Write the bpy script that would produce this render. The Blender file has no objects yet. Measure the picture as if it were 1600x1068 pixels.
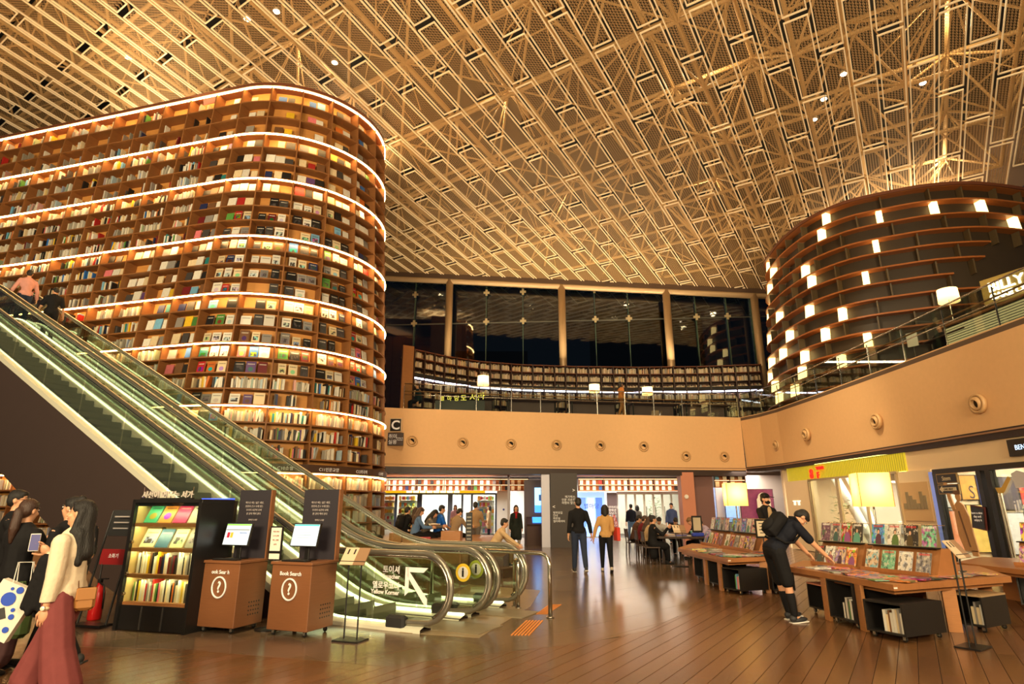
import bpy, bmesh, math, random
import numpy as np
from mathutils import Vector, Matrix, Euler

C = bpy.context.scene.collection
scene = bpy.context.scene
random.seed(7)
R = math.radians
EYE = 1.55                       # camera height above the hall floor
FOC = 923.0                      # focal length in pixels of a 1600 px wide frame
PITCH = math.atan(258 / FOC)

# ------------------------------------------------------------------ camera
cam_d = bpy.data.cameras.new('camera')
cam_d.sensor_width = 36.0
cam_d.lens = FOC / 1600 * 36.0
cam_d.clip_end = 300
cam = bpy.data.objects.new('camera', cam_d)
cam.location = (0, 0, EYE)
cam.rotation_euler = (math.pi / 2 + PITCH, 0, 0)
C.objects.link(cam)
scene.camera = cam

# ------------------------------------------------------------------ world, exposure, main lights
world = bpy.data.worlds.new('night')
scene.world = world
world.use_nodes = True
wb = world.node_tree.nodes['Background']
wb.inputs[0].default_value = (0.04, 0.05, 0.068, 1)
wb.inputs[1].default_value = 0.35
scene.view_settings.view_transform = 'Standard'
scene.view_settings.look = 'None'
scene.view_settings.gamma = 1.0
scene.view_settings.use_curve_mapping = False
scene.view_settings.exposure = 0.07
cy = scene.cycles
cy.max_bounces = 7
cy.diffuse_bounces = 3
cy.glossy_bounces = 3
cy.transmission_bounces = 6
cy.transparent_max_bounces = 16
cy.sample_clamp_indirect = 4.0
cy.caustics_reflective = False
cy.caustics_refractive = False
cy.use_adaptive_sampling = True


def light(name, kind, loc, energy, color, size=0.3, target=None, size_y=None, spot=None, blend=0.6):
    d = bpy.data.lights.new(name, kind)
    d.energy = energy
    d.color = color
    if kind == 'AREA':
        d.shape = 'RECTANGLE' if size_y else 'SQUARE'
        d.size = size
        if size_y:
            d.size_y = size_y
    else:
        d.shadow_soft_size = size
    if kind == 'SPOT':
        d.spot_size = R(spot or 70)
        d.spot_blend = blend
    o = bpy.data.objects.new(name, d)
    o.location = loc
    if target is not None:
        v = Vector(target) - Vector(loc)
        o.rotation_euler = v.to_track_quat('-Z', 'Y').to_euler()
    C.objects.link(o)
    return o


WARM = (1.0, 0.75, 0.40)
WARM2 = (1.0, 0.78, 0.46)
# fill spots added out of view above the viewer to light hall and tower
for x, y, z, tx, ty, tz, e, sp in ((-4, -3, 13, -3.0, 9, 0.5, 2600, 60), (3, -3, 13, 3.5, 10, 0.5, 2400, 60), (-9, 2, 14, -11.0, 17, 7.0, 550, 62), (-2, 3, 14, -7.0, 17, 9.0, 250, 50),
                                   (9, -2, 13, 10.8, 14, 4.0, 2600, 60)):
    light('wash_or_fill_spot', 'SPOT', (x, y, z), e, WARM2, 0.4, (tx, ty, tz), spot=sp, blend=0.9)
# spots in the roof space washing the balcony fronts
for x, y, z, tx, ty, tz, e, sp in ((-3, 14, 13.8, -3.5, 24.2, 4.2, 2000, 42), (2, 15, 13.8, 2.5, 25.2, 4.2, 2000, 42), (6, 16, 13.3, 8.0, 26, 4.2, 2000, 42), (4, 12, 14.2, 10.8, 19, 4.3, 2500, 50)):
    light('wash_or_fill_spot', 'SPOT', (x, y, z), e, WARM2, 0.3, (tx, ty, tz), spot=sp, blend=1.0)
light('wash_or_fill_spot', 'SPOT', (2.5, 14, 13.4), 5200, WARM2, 0.3, (10.9, 20.8, 1.2), spot=34, blend=0.9)  # fill spot added for the shop fronts under the right balcony
# unseen uplights on the roofs of the book tower, the pavilion and the balcony bookcase, and added fill behind the viewer
light('tower_uplight', 'AREA', (-13.7, 20.6, 15.4), 420, WARM2, 10, (-11.5, 21.6, 30), 4)
light('tower_uplight', 'AREA', (-7.2, 20.9, 15.4), 520, WARM2, 3, (-4.6, 20.0, 30), 3)
light('pavilion_uplight', 'AREA', (16, 23, 12.9), 420, WARM2, 5, (14, 22, 30), 4)
light('balcony_uplight', 'AREA', (2.5, 29.6, 8.75), 1000, WARM2, 14, (2.5, 25.0, 20), 0.5)
light('ceiling_fill', 'AREA', (-6, -6, 5.0), 3700, WARM2, 6, (-5.0, 8, 16), 4)  # unseen fill added to brighten the ceiling mesh
light('ceiling_fill', 'AREA', (-17, 1, 7.0), 1500, WARM2, 4, (-16.0, 11, 17), 4)  # fill added for the dark upper left of the ceiling
light('ceiling_fill', 'AREA', (7, -5, 5.0), 2900, WARM2, 6, (6.0, 9, 15.5), 4)
# spots added overhead for highlights on the floor
light('wash_or_fill_spot', 'SPOT', (5.5, 8.0, 14.2), 2600, WARM2, 0.25, (4.0, 8.8, 0), spot=34)
light('wash_or_fill_spot', 'SPOT', (-1.0, 13.0, 14.2), 1500, WARM2, 0.25, (-2.0, 12.0, 0), spot=40)
light('wash_or_fill_spot', 'SPOT', (3.0, 17.0, 13.2), 1800, WARM2, 0.25, (2.5, 17.0, 0), spot=44)
light('wash_or_fill_spot', 'SPOT', (-2.5, 2.0, 14.0), 2100, WARM2, 0.3, (-4.0, 6.5, 0.6), spot=30)  # fill spot added for the people at the left front

# ------------------------------------------------------------------ materials
MATS = {}


def lin(c):
    out = []
    for v in c[:3]:
        v = v / 255.0
        out.append(v / 12.92 if v <= 0.04045 else ((v + 0.055) / 1.055) ** 2.4)
    return tuple(out) + (1.0,)


def new_mat(name):
    m = bpy.data.materials.new(name)
    m.use_nodes = True
    nt = m.node_tree
    return m, nt, nt.nodes['Principled BSDF'], nt.nodes, nt.links


def mat(name, col, rough=0.5, metal=0.0, noise=0.0, nscale=20.0, stretch=(1, 1, 1), bump=0.0, emis=0.0, ecol=None,
        trans=0.0, coat=0.0, spec=0.5, alpha=1.0):
    if name in MATS:
        return MATS[name]
    m, nt, b, N, L = new_mat(name)
    c = lin(col)
    b.inputs['Base Color'].default_value = c
    b.inputs['Roughness'].default_value = rough
    b.inputs['Metallic'].default_value = metal
    b.inputs['Specular IOR Level'].default_value = spec
    b.inputs['Coat Weight'].default_value = coat
    b.inputs['Transmission Weight'].default_value = trans
    if noise or bump:
        tc = N.new('ShaderNodeTexCoord')
        mp = N.new('ShaderNodeMapping')
        mp.inputs['Scale'].default_value = stretch
        nz = N.new('ShaderNodeTexNoise')
        nz.inputs['Scale'].default_value = nscale
        nz.inputs['Detail'].default_value = 4
        L.new(tc.outputs['Object'], mp.inputs[0])
        L.new(mp.outputs[0], nz.inputs['Vector'])
        if noise:
            mx = N.new('ShaderNodeMix')
            mx.data_type = 'RGBA'
            mx.inputs[6].default_value = tuple(v * (1 - noise) for v in c[:3]) + (1,)
            mx.inputs[7].default_value = tuple(min(1, v * (1 + noise)) for v in c[:3]) + (1,)
            L.new(nz.outputs['Fac'], mx.inputs[0])
            L.new(mx.outputs[2], b.inputs['Base Color'])
        if bump:
            bp = N.new('ShaderNodeBump')
            bp.inputs['Strength'].default_value = bump
            bp.inputs['Distance'].default_value = 0.01
            L.new(nz.outputs['Fac'], bp.inputs['Height'])
            L.new(bp.outputs[0], b.inputs['Normal'])
    if emis:
        b.inputs['Emission Color'].default_value = lin(ecol or col)
        b.inputs['Emission Strength'].default_value = emis
    MATS[name] = m
    return m


def glass_mat(name, tint, refl=0.12, rough=0.02):
    """Thin clear pane: mostly transparent with a mirror share that grows at grazing angles."""
    if name in MATS:
        return MATS[name]
    m, nt, b, N, L = new_mat(name)
    N.remove(b)
    tr = N.new('ShaderNodeBsdfTransparent')
    tr.inputs[0].default_value = lin(tint)
    gl = N.new('ShaderNodeBsdfGlossy')
    gl.inputs['Roughness'].default_value = rough
    gl.inputs[0].default_value = (0.95, 0.95, 0.92, 1)
    lw = N.new('ShaderNodeLayerWeight')
    lw.inputs[0].default_value = 0.25
    mr = N.new('ShaderNodeMapRange')
    mr.inputs[1].default_value = 0.0
    mr.inputs[2].default_value = 1.0
    mr.inputs[3].default_value = refl * 0.45
    mr.inputs[4].default_value = min(1.0, refl * 3.5)
    L.new(lw.outputs['Fresnel'], mr.inputs[0])
    mx = N.new('ShaderNodeMixShader')
    L.new(mr.outputs[0], mx.inputs[0])
    L.new(tr.outputs[0], mx.inputs[1])
    L.new(gl.outputs[0], mx.inputs[2])
    L.new(mx.outputs[0], N['Material Output'].inputs[0])
    MATS[name] = m
    return m


def attr_mat(name, rough=0.55, source='attr', noise=0.12, nscale=30, stretch=(1, 1, 1), spec=0.4, bump=0.0, metal=0.0):
    """Colour of each piece from the mesh attribute Col, or from the object's own colour."""
    if name in MATS:
        return MATS[name]
    m, nt, b, N, L = new_mat(name)
    if source == 'attr':
        a = N.new('ShaderNodeAttribute')
        a.attribute_name = 'Col'
        cs = a.outputs['Color']
    else:
        a = N.new('ShaderNodeObjectInfo')
        cs = a.outputs['Color']
    tc = N.new('ShaderNodeTexCoord')
    mp = N.new('ShaderNodeMapping')
    mp.inputs['Scale'].default_value = stretch
    nz = N.new('ShaderNodeTexNoise')
    nz.inputs['Scale'].default_value = nscale
    nz.inputs['Detail'].default_value = 3
    L.new(tc.outputs['Object'], mp.inputs[0])
    L.new(mp.outputs[0], nz.inputs['Vector'])
    mr = N.new('ShaderNodeMapRange')
    mr.inputs[3].default_value = 1 - noise
    mr.inputs[4].default_value = 1 + noise
    L.new(nz.outputs['Fac'], mr.inputs[0])
    mu = N.new('ShaderNodeVectorMath')
    mu.operation = 'SCALE'
    L.new(cs, mu.inputs[0])
    L.new(mr.outputs[0], mu.inputs['Scale'])
    L.new(mu.outputs[0], b.inputs['Base Color'])
    b.inputs['Roughness'].default_value = rough
    b.inputs['Specular IOR Level'].default_value = spec
    b.inputs['Metallic'].default_value = metal
    if bump:
        bp = N.new('ShaderNodeBump')
        bp.inputs['Strength'].default_value = bump
        bp.inputs['Distance'].default_value = 0.004
        L.new(nz.outputs['Fac'], bp.inputs['Height'])
        L.new(bp.outputs[0], b.inputs['Normal'])
    MATS[name] = m
    return m


def cover_mat(name, kind):
    """Printed cover on a unit-size book (object coordinates -0.5..0.5 in x, 0..1 in z): title bars and a picture, all by object random."""
    if name in MATS:
        return MATS[name]
    m, nt, b, N, L = new_mat(name)
    oi = N.new('ShaderNodeObjectInfo')
    tc = N.new('ShaderNodeTexCoord')
    sp = N.new('ShaderNodeSeparateXYZ')
    L.new(tc.outputs['Generated'], sp.inputs[0])
    X, Z = sp.outputs[0], sp.outputs[2]
    wn = N.new('ShaderNodeTexWhiteNoise')
    wn.noise_dimensions = '1D'
    L.new(oi.outputs['Random'], wn.inputs['W'])
    sr = N.new('ShaderNodeSeparateColor')
    L.new(wn.outputs['Color'], sr.inputs[0])
    r1, r2, r3 = sr.outputs[0], sr.outputs[1], sr.outputs[2]

    def M(op, a, b_, c_=None):
        n = N.new('ShaderNodeMath')
        n.operation = op
        for i, v in enumerate((a, b_, c_)):
            if v is None:
                continue
            if isinstance(v, (int, float)):
                n.inputs[i].default_value = v
            else:
                L.new(v, n.inputs[i])
        return n.outputs[0]

    def mixc(f, a, b_):
        n = N.new('ShaderNodeMix')
        n.data_type = 'RGBA'
        for i, v in ((0, f), (6, a), (7, b_)):
            if isinstance(v, (int, float)):
                n.inputs[i].default_value = v
            elif isinstance(v, tuple):
                n.inputs[i].default_value = v
            else:
                L.new(v, n.inputs[i])
        return n.outputs[2]

    def disc(cx, cz, rx, rz):
        dx = M('DIVIDE', M('SUBTRACT', X, cx), rx)
        dz = M('DIVIDE', M('SUBTRACT', Z, cz), rz)
        return M('LESS_THAN', M('ADD', M('MULTIPLY', dx, dx), M('MULTIPLY', dz, dz)), 1.0)

    def band(v, lo, hi):
        return M('MULTIPLY', M('GREATER_THAN', v, lo), M('LESS_THAN', v, hi))

    base = oi.outputs['Color']
    hsv = N.new('ShaderNodeHueSaturation')
    L.new(base, hsv.inputs['Color'])
    L.new(r1, hsv.inputs['Hue'])
    hsv.inputs['Saturation'].default_value = 1.1
    hsv.inputs['Value'].default_value = 0.8
    second = hsv.outputs['Color']
    nz = N.new('ShaderNodeTexNoise')
    nz.noise_dimensions = '4D'
    nz.inputs['Scale'].default_value = 3.5
    L.new(tc.outputs['Generated'], nz.inputs['Vector'])
    L.new(M('MULTIPLY', oi.outputs['Random'], 90), nz.inputs['W'])
    bars = M('MULTIPLY', M('GREATER_THAN', M('SINE', M('MULTIPLY', X, 55.0), 0), -0.3), band(X, 0.14, 0.86))
    if kind == 'magazine':
        c = mixc(M('GREATER_THAN', nz.outputs['Fac'], 0.54), base, second)
        fig = M('GREATER_THAN', r3, 0.35)
        hs2 = N.new('ShaderNodeHueSaturation')
        hs2.inputs['Color'].default_value = (0.30, 0.10, 0.08, 1)
        L.new(M('ADD', r2, r3), hs2.inputs['Hue'])
        L.new(r1, hs2.inputs['Value'])
        nz2 = N.new('ShaderNodeTexNoise')
        nz2.noise_dimensions = '4D'
        nz2.inputs['Scale'].default_value = 4.5
        L.new(tc.outputs['Generated'], nz2.inputs['Vector'])
        L.new(M('MULTIPLY', oi.outputs['Random'], 50), nz2.inputs['W'])
        c = mixc(M('MULTIPLY', M('GREATER_THAN', nz2.outputs['Fac'], 0.56), 0.7), c, (0.04, 0.035, 0.04, 1))
        c = mixc(M('MULTIPLY', M('LESS_THAN', nz2.outputs['Fac'], 0.42), 0.6), c, (0.62, 0.56, 0.46, 1))
        body = M('MULTIPLY', fig, disc(M('ADD', 0.4, M('MULTIPLY', r2, 0.2)), 0.12, M('ADD', 0.2, M('MULTIPLY', r1, 0.14)), 0.42))
        c = mixc(body, c, hs2.outputs['Color'])
        hx = M('ADD', 0.42, M('MULTIPLY', r2, 0.16))
        c = mixc(M('MULTIPLY', fig, disc(hx, 0.64, 0.12, 0.13)), c, (0.03, 0.018, 0.012, 1))
        c = mixc(M('MULTIPLY', fig, disc(hx, 0.61, 0.085, 0.10)), c, (0.62, 0.38, 0.26, 1))
        title = M('MULTIPLY', band(Z, 0.86, 0.96), bars)
        c = mixc(title, c, mixc(M('GREATER_THAN', r1, 0.55), (0.55, 0.02, 0.03, 1), (0.85, 0.82, 0.75, 1)))
    else:
        lo = M('ADD', 0.12, M('MULTIPLY', r2, 0.2))
        pic = M('MULTIPLY', band(Z, lo, M('ADD', lo, 0.36)), band(X, 0.16, 0.84))
        pic = M('MULTIPLY', pic, M('GREATER_THAN', r3, 0.4))
        c = mixc(pic, base, mixc(M('GREATER_THAN', nz.outputs['Fac'], 0.5), second, (0.07, 0.06, 0.06, 1)))
        dd = M('MULTIPLY', disc(0.5, 0.36, 0.26, 0.18), M('LESS_THAN', r3, 0.3))
        c = mixc(dd, c, second)
        title = M('MULTIPLY', band(Z, 0.74, 0.82), bars)
        lum = N.new('ShaderNodeRGBToBW')
        L.new(base, lum.inputs[0])
        c = mixc(title, c, mixc(M('GREATER_THAN', lum.outputs[0], 0.2), (0.7, 0.65, 0.55, 1), (0.03, 0.03, 0.04, 1)))
    L.new(c, b.inputs['Base Color'])
    b.inputs['Roughness'].default_value = 0.35
    MATS[name] = m
    return m


# ------------------------------------------------------------------ mesh builder
class MB:
    def __init__(self):
        self.v, self.f, self.m, self.c = [], [], [], []

    def add(self, verts, faces, mi=0, col=None):
        o = len(self.v)
        self.v.extend([tuple(p) for p in verts])
        for f in faces:
            self.f.append(tuple(i + o for i in f))
            self.m.append(mi)
            self.c.append(col)
        return self

    def box(self, c, s, rz=0.0, mi=0, col=None, rot=None, skip=()):
        hx, hy, hz = s[0] / 2, s[1] / 2, s[2] / 2
        P = [Vector((x, y, z)) for z in (-hz, hz) for y in (-hy, hy) for x in (-hx, hx)]
        M_ = rot if rot is not None else Matrix.Rotation(rz, 3, 'Z')
        P = [M_ @ p + Vector(c) for p in P]
        F = [(0, 2, 3, 1), (4, 5, 7, 6), (0, 1, 5, 4), (2, 6, 7, 3), (0, 4, 6, 2), (1, 3, 7, 5)]
        return self.add(P, [f for i, f in enumerate(F) if i not in skip], mi, col)

    def bevbox(self, c, s, bev=0.01, rz=0.0, mi=0, col=None):
        """Box with chamfered vertical and top edges."""
        hx, hy, hz = s[0] / 2, s[1] / 2, s[2] / 2
        M_ = Matrix.Rotation(rz, 3, 'Z')
        rings = []
        for z, ins in ((-hz, bev), (-hz + bev, 0), (hz - bev, 0), (hz, bev)):
            a, b_ = hx - ins, hy - ins
            q = max(bev - ins, 0) if ins == 0 else 0
            q = bev
            rings.append([(-a + q, -b_), (a - q, -b_), (a, -b_ + q), (a, b_ - q), (a - q, b_), (-a + q, b_), (-a, b_ - q), (-a, -b_ + q)])
            rings[-1] = [M_ @ Vector((x, y, z)) + Vector(c) for x, y in rings[-1]]
        V = [p for r in rings for p in r]
        F = []
        for k in range(3):
            for i in range(8):
                j = (i + 1) % 8
                F.append((k * 8 + i, k * 8 + j, k * 8 + 8 + j, k * 8 + 8 + i))
        F.append(tuple(range(7, -1, -1)))
        F.append(tuple(range(24, 32)))
        return self.add(V, F, mi, col)

    def prism(self, poly, z0, z1, mi=0, col=None):
        n = len(poly)
        V = [(x, y, z0) for x, y in poly] + [(x, y, z1) for x, y in poly]
        F = [tuple(range(n - 1, -1, -1)), tuple(range(n, 2 * n))]
        F += [(i, (i + 1) % n, (i + 1) % n + n, i + n) for i in range(n)]
        return self.add(V, F, mi, col)

    def tube(self, path, r, n=8, mi=0, col=None, closed=False, cap=True):
        path = [Vector(p) for p in path]
        k = len(path)
        rr = r if isinstance(r, (list, tuple)) else [r] * k
        V, F = [], []
        ref = None
        for i, p in enumerate(path):
            a = path[i - 1] if (i > 0 or closed) else path[i]
            b_ = path[(i + 1) % k] if (i < k - 1 or closed) else path[i]
            t = (b_ - a).normalized()
            if ref is None or abs(ref.dot(t)) > 0.98:
                ref = Vector((0, 0, 1)) if abs(t.z) < 0.9 else Vector((1, 0, 0))
            x = ref.cross(t).normalized()
            y = t.cross(x).normalized()
            ref = y
            for j in range(n):
                q = 2 * math.pi * j / n
                V.append(p + (x * math.cos(q) + y * math.sin(q)) * rr[i])
        for i in range(k if closed else k - 1):
            for j in range(n):
                a, b_ = i * n + j, i * n + (j + 1) % n
                c_, d_ = ((i + 1) % k) * n + (j + 1) % n, ((i + 1) % k) * n + j
                F.append((a, b_, c_, d_))
        if cap and not closed:
            F.append(tuple(range(n - 1, -1, -1)))
            F.append(tuple((k - 1) * n + j for j in range(n)))
        return self.add(V, F, mi, col)

    def lathe(self, prof, c=(0, 0, 0), n=16, mi=0, axis=None, col=None):
        """prof: list of (radius, height); axis: 3x3 matrix turning z into the lathe axis."""
        V, F = [], []
        for r, z in prof:
            for j in range(n):
                q = 2 * math.pi * j / n
                p = Vector((r * math.cos(q), r * math.sin(q), z))
                if axis is not None:
                    p = axis @ p
                V.append(p + Vector(c))
        for i in range(len(prof) - 1):
            for j in range(n):
                F.append((i * n + j, i * n + (j + 1) % n, (i + 1) * n + (j + 1) % n, (i + 1) * n + j))
        if prof[0][0] > 1e-6:
            F.append(tuple(range(n - 1, -1, -1)))
        if prof[-1][0] > 1e-6:
            F.append(tuple((len(prof) - 1) * n + j for j in range(n)))
        return self.add(V, F, mi, col)

    def ball(self, c, r, n=10, m=7, mi=0, rot=None):
        rx, ry, rz = (r, r, r) if isinstance(r, (int, float)) else r
        V, F = [], []
        for i in range(m + 1):
            th = math.pi * i / m
            for j in range(n):
                q = 2 * math.pi * j / n
                p = Vector((rx * math.sin(th) * math.cos(q), ry * math.sin(th) * math.sin(q), -rz * math.cos(th)))
                if rot is not None:
                    p = rot @ p
                V.append(p + Vector(c))
        for i in range(m):
            for j in range(n):
                F.append((i * n + j, i * n + (j + 1) % n, (i + 1) * n + (j + 1) % n, (i + 1) * n + j))
        return self.add(V, F, mi)

    def capsule(self, p0, p1, r0, r1, n=10, mi=0):
        p0, p1 = Vector(p0), Vector(p1)
        t = p1 - p0
        if t.length < 1e-5:
            return self.ball(p0, max(r0, r1), n, 6, mi)
        t.normalize()
        path, rad = [], []
        for a in (89, 60, 30):
            path.append(p0 - t * r0 * math.sin(R(a)))
            rad.append(r0 * math.cos(R(a)))
        path += [p0, p1]
        rad += [r0, r1]
        for a in (30, 60, 89):
            path.append(p1 + t * r1 * math.sin(R(a)))
            rad.append(r1 * math.cos(R(a)))
        return self.tube(path, rad, n, mi)

    def grid(self, rows, mi=0, col=None, closed=False):
        """rows: list of equally long point lists."""
        k = len(rows[0])
        V = [p for r in rows for p in r]
        F = []
        for i in range(len(rows) - 1):
            for j in range(k if closed else k - 1):
                F.append((i * k + j, i * k + (j + 1) % k, (i + 1) * k + (j + 1) % k, (i + 1) * k + j))
        return self.add(V, F, mi, col)

    def mesh(self, name, mats, smooth=False):
        me = bpy.data.meshes.new(name)
        me.from_pydata([tuple(p) for p in self.v], [], self.f)
        if not isinstance(mats, (list, tuple)):
            mats = [mats]
        for m in mats:
            me.materials.append(m)
        if len(mats) > 1:
            me.polygons.foreach_set('material_index', self.m)
        if any(c is not None for c in self.c):
            at = me.attributes.new('Col', 'FLOAT_COLOR', 'FACE')
            flat = []
            for c in self.c:
                flat.extend(tuple(c[:3]) + (1.0,) if c is not None else (0.5, 0.5, 0.5, 1.0))
            at.data.foreach_set('color', flat)
        if smooth:
            me.polygons.foreach_set('use_smooth', [True] * len(me.polygons))
        me.update()
        return me

    def build(self, name, mats, parent=None, smooth=False, loc=None):
        return obj(name, self.mesh(name, mats, smooth), parent, loc)


def obj(name, me, parent=None, loc=None, rot=None):
    o = bpy.data.objects.new(name, me)
    C.objects.link(o)
    if parent is not None:
        o.parent = parent
    if loc is not None:
        o.location = loc
    if rot is not None:
        o.rotation_euler = rot
    return o


def tag(o, label=None, cat=None, group=None, kind=None):
    for k, v in (('label', label), ('category', cat), ('group', group), ('kind', kind)):
        if v:
            o[k] = v
    return o


def thing(name, label, cat, loc=(0, 0, 0), rz=0.0, group=None):
    o = bpy.data.objects.new(name, None)
    o.empty_display_size = 0.1
    o.location = loc
    o.rotation_euler = (0, 0, rz)
    C.objects.link(o)
    return tag(o, label, cat, group)


def structure(o):
    o['kind'] = 'structure'
    return o


def text_mesh(body, size, mats, depth=0.004, align='CENTER', name='lettering', spacing=1.0, bold=0.0):
    """Flat lettering standing in the local xz plane, facing -y, baseline at z = 0."""
    c = bpy.data.curves.new(name, 'FONT')
    c.body = body
    c.size = size
    c.extrude = depth / 2
    c.offset = bold
    c.align_x = align
    c.space_character = spacing
    c.resolution_u = 3
    o = bpy.data.objects.new(name, c)
    C.objects.link(o)
    dg = bpy.context.evaluated_depsgraph_get()
    me = bpy.data.meshes.new_from_object(o.evaluated_get(dg))
    me.transform(Matrix.Rotation(math.pi / 2, 4, 'X'))
    bpy.data.objects.remove(o)
    bpy.data.curves.remove(c)
    me.materials.clear()
    me.materials.append(mats)
    return me


def text(body, size, m, parent, loc, rz=0.0, align='CENTER', depth=0.004, tilt=0.0, spacing=1.0, name='lettering', bold=0.0):
    if '\n' in body:
        for k, s in enumerate(body.split('\n')):
            o = text(s, size, m, parent, (loc[0], loc[1], loc[2] - size * 1.05 * k), rz, align, depth, tilt, spacing, name, bold)
        return o
    o = obj(name, text_mesh(body, size, m, depth, align, name, spacing, bold), parent, loc)
    o.rotation_euler = (tilt, 0, rz)
    return o


def merged(parts):
    """Several meshes (mesh, matrix) as one mesh builder result."""
    mb = MB()
    for me, mw in parts:
        mb.add([mw @ v.co for v in me.vertices], [tuple(p.vertices) for p in me.polygons])
    return mb


def inst(src, name, parent, mw):
    """Copy of an object that shares its mesh."""
    o = src.copy()
    o.name = name
    C.objects.link(o)
    o.parent = parent
    o.matrix_basis = mw
    return o


def ray(px, py):
    x, y = (px - 800) / FOC, (534 - py) / FOC
    c, s = math.cos(PITCH), math.sin(PITCH)
    return Vector((x, c - y * s, s + y * c))


def ground(px, py, z=0.0):
    """Point of the horizontal plane z seen at a pixel of the 1600 x 1068 photograph."""
    d = ray(px, py)
    return Vector((0, 0, EYE)) + d * ((z - EYE) / d.z)


def at_depth(px, py, y):
    d = ray(px, py)
    return Vector((0, 0, EYE)) + d * (y / d.y)


def seen(p, margin=0.0):
    """Is a point inside the picture?"""
    c, s = math.cos(PITCH), math.sin(PITCH)
    z = p[2] - EYE
    f_ = p[1] * c + z * s
    if f_ < 0.3:
        return False
    x, y = 800 + FOC * p[0] / f_, 534 - FOC * (-p[1] * s + z * c) / f_
    return -margin < x < 1600 + margin and -margin < y < 1068 + margin


wood = mat('warm_wood', (172, 116, 68), 0.42, noise=0.22, nscale=6, stretch=(1, 1, 14), spec=0.4)
wood_h = mat('table_wood', (166, 110, 66), 0.35, noise=0.2, nscale=5, stretch=(12, 1, 1), spec=0.45)
shelf_wood = mat('shelf_wood', (140, 92, 52), 0.5, noise=0.18, nscale=4, stretch=(1, 1, 6), spec=0.3)
dark = mat('black_lacquer', (26, 24, 24), 0.35)
dark_matt = mat('black_matt', (32, 30, 30), 0.7)
brown = mat('brown_panel', (66, 52, 48), 0.55, noise=0.06, nscale=3)
steel = mat('stainless_steel', (196, 190, 178), 0.22, metal=1.0)
steel_b = mat('brushed_steel', (186, 182, 168), 0.38, metal=1.0, noise=0.08, nscale=30, stretch=(1, 1, 20))
plaster = mat('tan_plaster', (222, 178, 128), 0.7, noise=0.05, nscale=9, bump=0.12)
cream = mat('cream_plaster', (232, 208, 172), 0.7, noise=0.03, nscale=4)
white = mat('white_paint', (232, 228, 220), 0.55, noise=0.02, nscale=6)
paper = mat('paper', (236, 230, 216), 0.7, noise=0.03, nscale=40)
paper_edge = mat('page_edges', (222, 210, 184), 0.8, noise=0.1, nscale=60, stretch=(1, 1, 8))
rubber = mat('black_rubber', (24, 23, 22), 0.4)
rail_grey = mat('handrail_grey', (150, 144, 130), 0.28, metal=0.75)
clear = glass_mat('clear_glass', (240, 244, 238), 0.09)
ink = mat('white_print', (238, 234, 226), 0.6, emis=0.15)
ink_dark = mat('dark_print', (40, 36, 36), 0.6)
led = mat('led_strip', (255, 222, 170), 0.4, emis=46.0, ecol=(255, 204, 128))

# ================================================================== FLOOR
U = Vector((0.546, 0.838, 0)).normalized()       # run of the planks and of the ceiling rows
V_ = Vector((U.y, -U.x, 0))
BORDER = [(-14, 8.6), (-8, 7.9), (-6.04, 7.67), (-3.61, 7.35), (-1.3, 6.65), (0.29, 7.44), (1.07, 7.88), (1.75, 8.43), (2.46, 9.51),
          (3.69, 12.03), (5.58, 16.17), (7.43, 20.21), (12, 30)]


def border_at(x):
    for (a, b), (c, d) in zip(BORDER, BORDER[1:]):
        if a <= x <= c:
            t = (x - a) / (c - a)
            return b + (d - b) * t, (d - b) / (c - a)
    return (BORDER[0][1], 0) if x < BORDER[0][0] else (BORDER[-1][1], 2)


def clip_poly(poly, p, n):
    """Part of a convex polygon on the side of the line through p that n points to."""
    out = []
    for i in range(len(poly)):
        a, b = poly[i], poly[(i + 1) % len(poly)]
        da, db = (a[0] - p[0]) * n[0] + (a[1] - p[1]) * n[1], (b[0] - p[0]) * n[0] + (b[1] - p[1]) * n[1]
        if da >= 0:
            out.append(a)
        if (da >= 0) != (db >= 0):
            t = da / (da - db)
            out.append((a[0] + (b[0] - a[0]) * t, a[1] + (b[1] - a[1]) * t))
    return out


def px_area(poly):
    c, s = math.cos(PITCH), math.sin(PITCH)
    P = []
    for x, y in poly:
        f_ = y * c - EYE * s
        if f_ < 0.2:
            return 0
        P.append((max(-300, min(1900, 800 + FOC * x / f_)), max(-300, min(1068, 534 - FOC * (-y * s - EYE * c) / f_))))
    return abs(sum(P[i][0] * P[(i + 1) % len(P)][1] - P[(i + 1) % len(P)][0] * P[i][1] for i in range(len(P)))) / 2


floor = structure(MB().prism([(-30, -8), (24, -8), (24, 38), (-30, 38)], -0.3, -0.012).build('floor', mat('floor_joint', (44, 31, 22), 0.6)))
plank_m = attr_mat('plank_finish', 0.24, 'obj', 0.16, 6, (3, 3, 1), 0.5, 0.05)
plank_s = attr_mat('plank_finish_rest', 0.24, 'attr', 0.16, 6, (3, 3, 1), 0.5, 0.05)
tile_m = attr_mat('tile_finish', 0.2, 'obj', 0.22, 3.2, (1, 1, 1), 0.5, 0.05)
tile_s = attr_mat('tile_finish_rest', 0.2, 'attr', 0.22, 3.2, (1, 1, 1), 0.5, 0.05)


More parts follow.
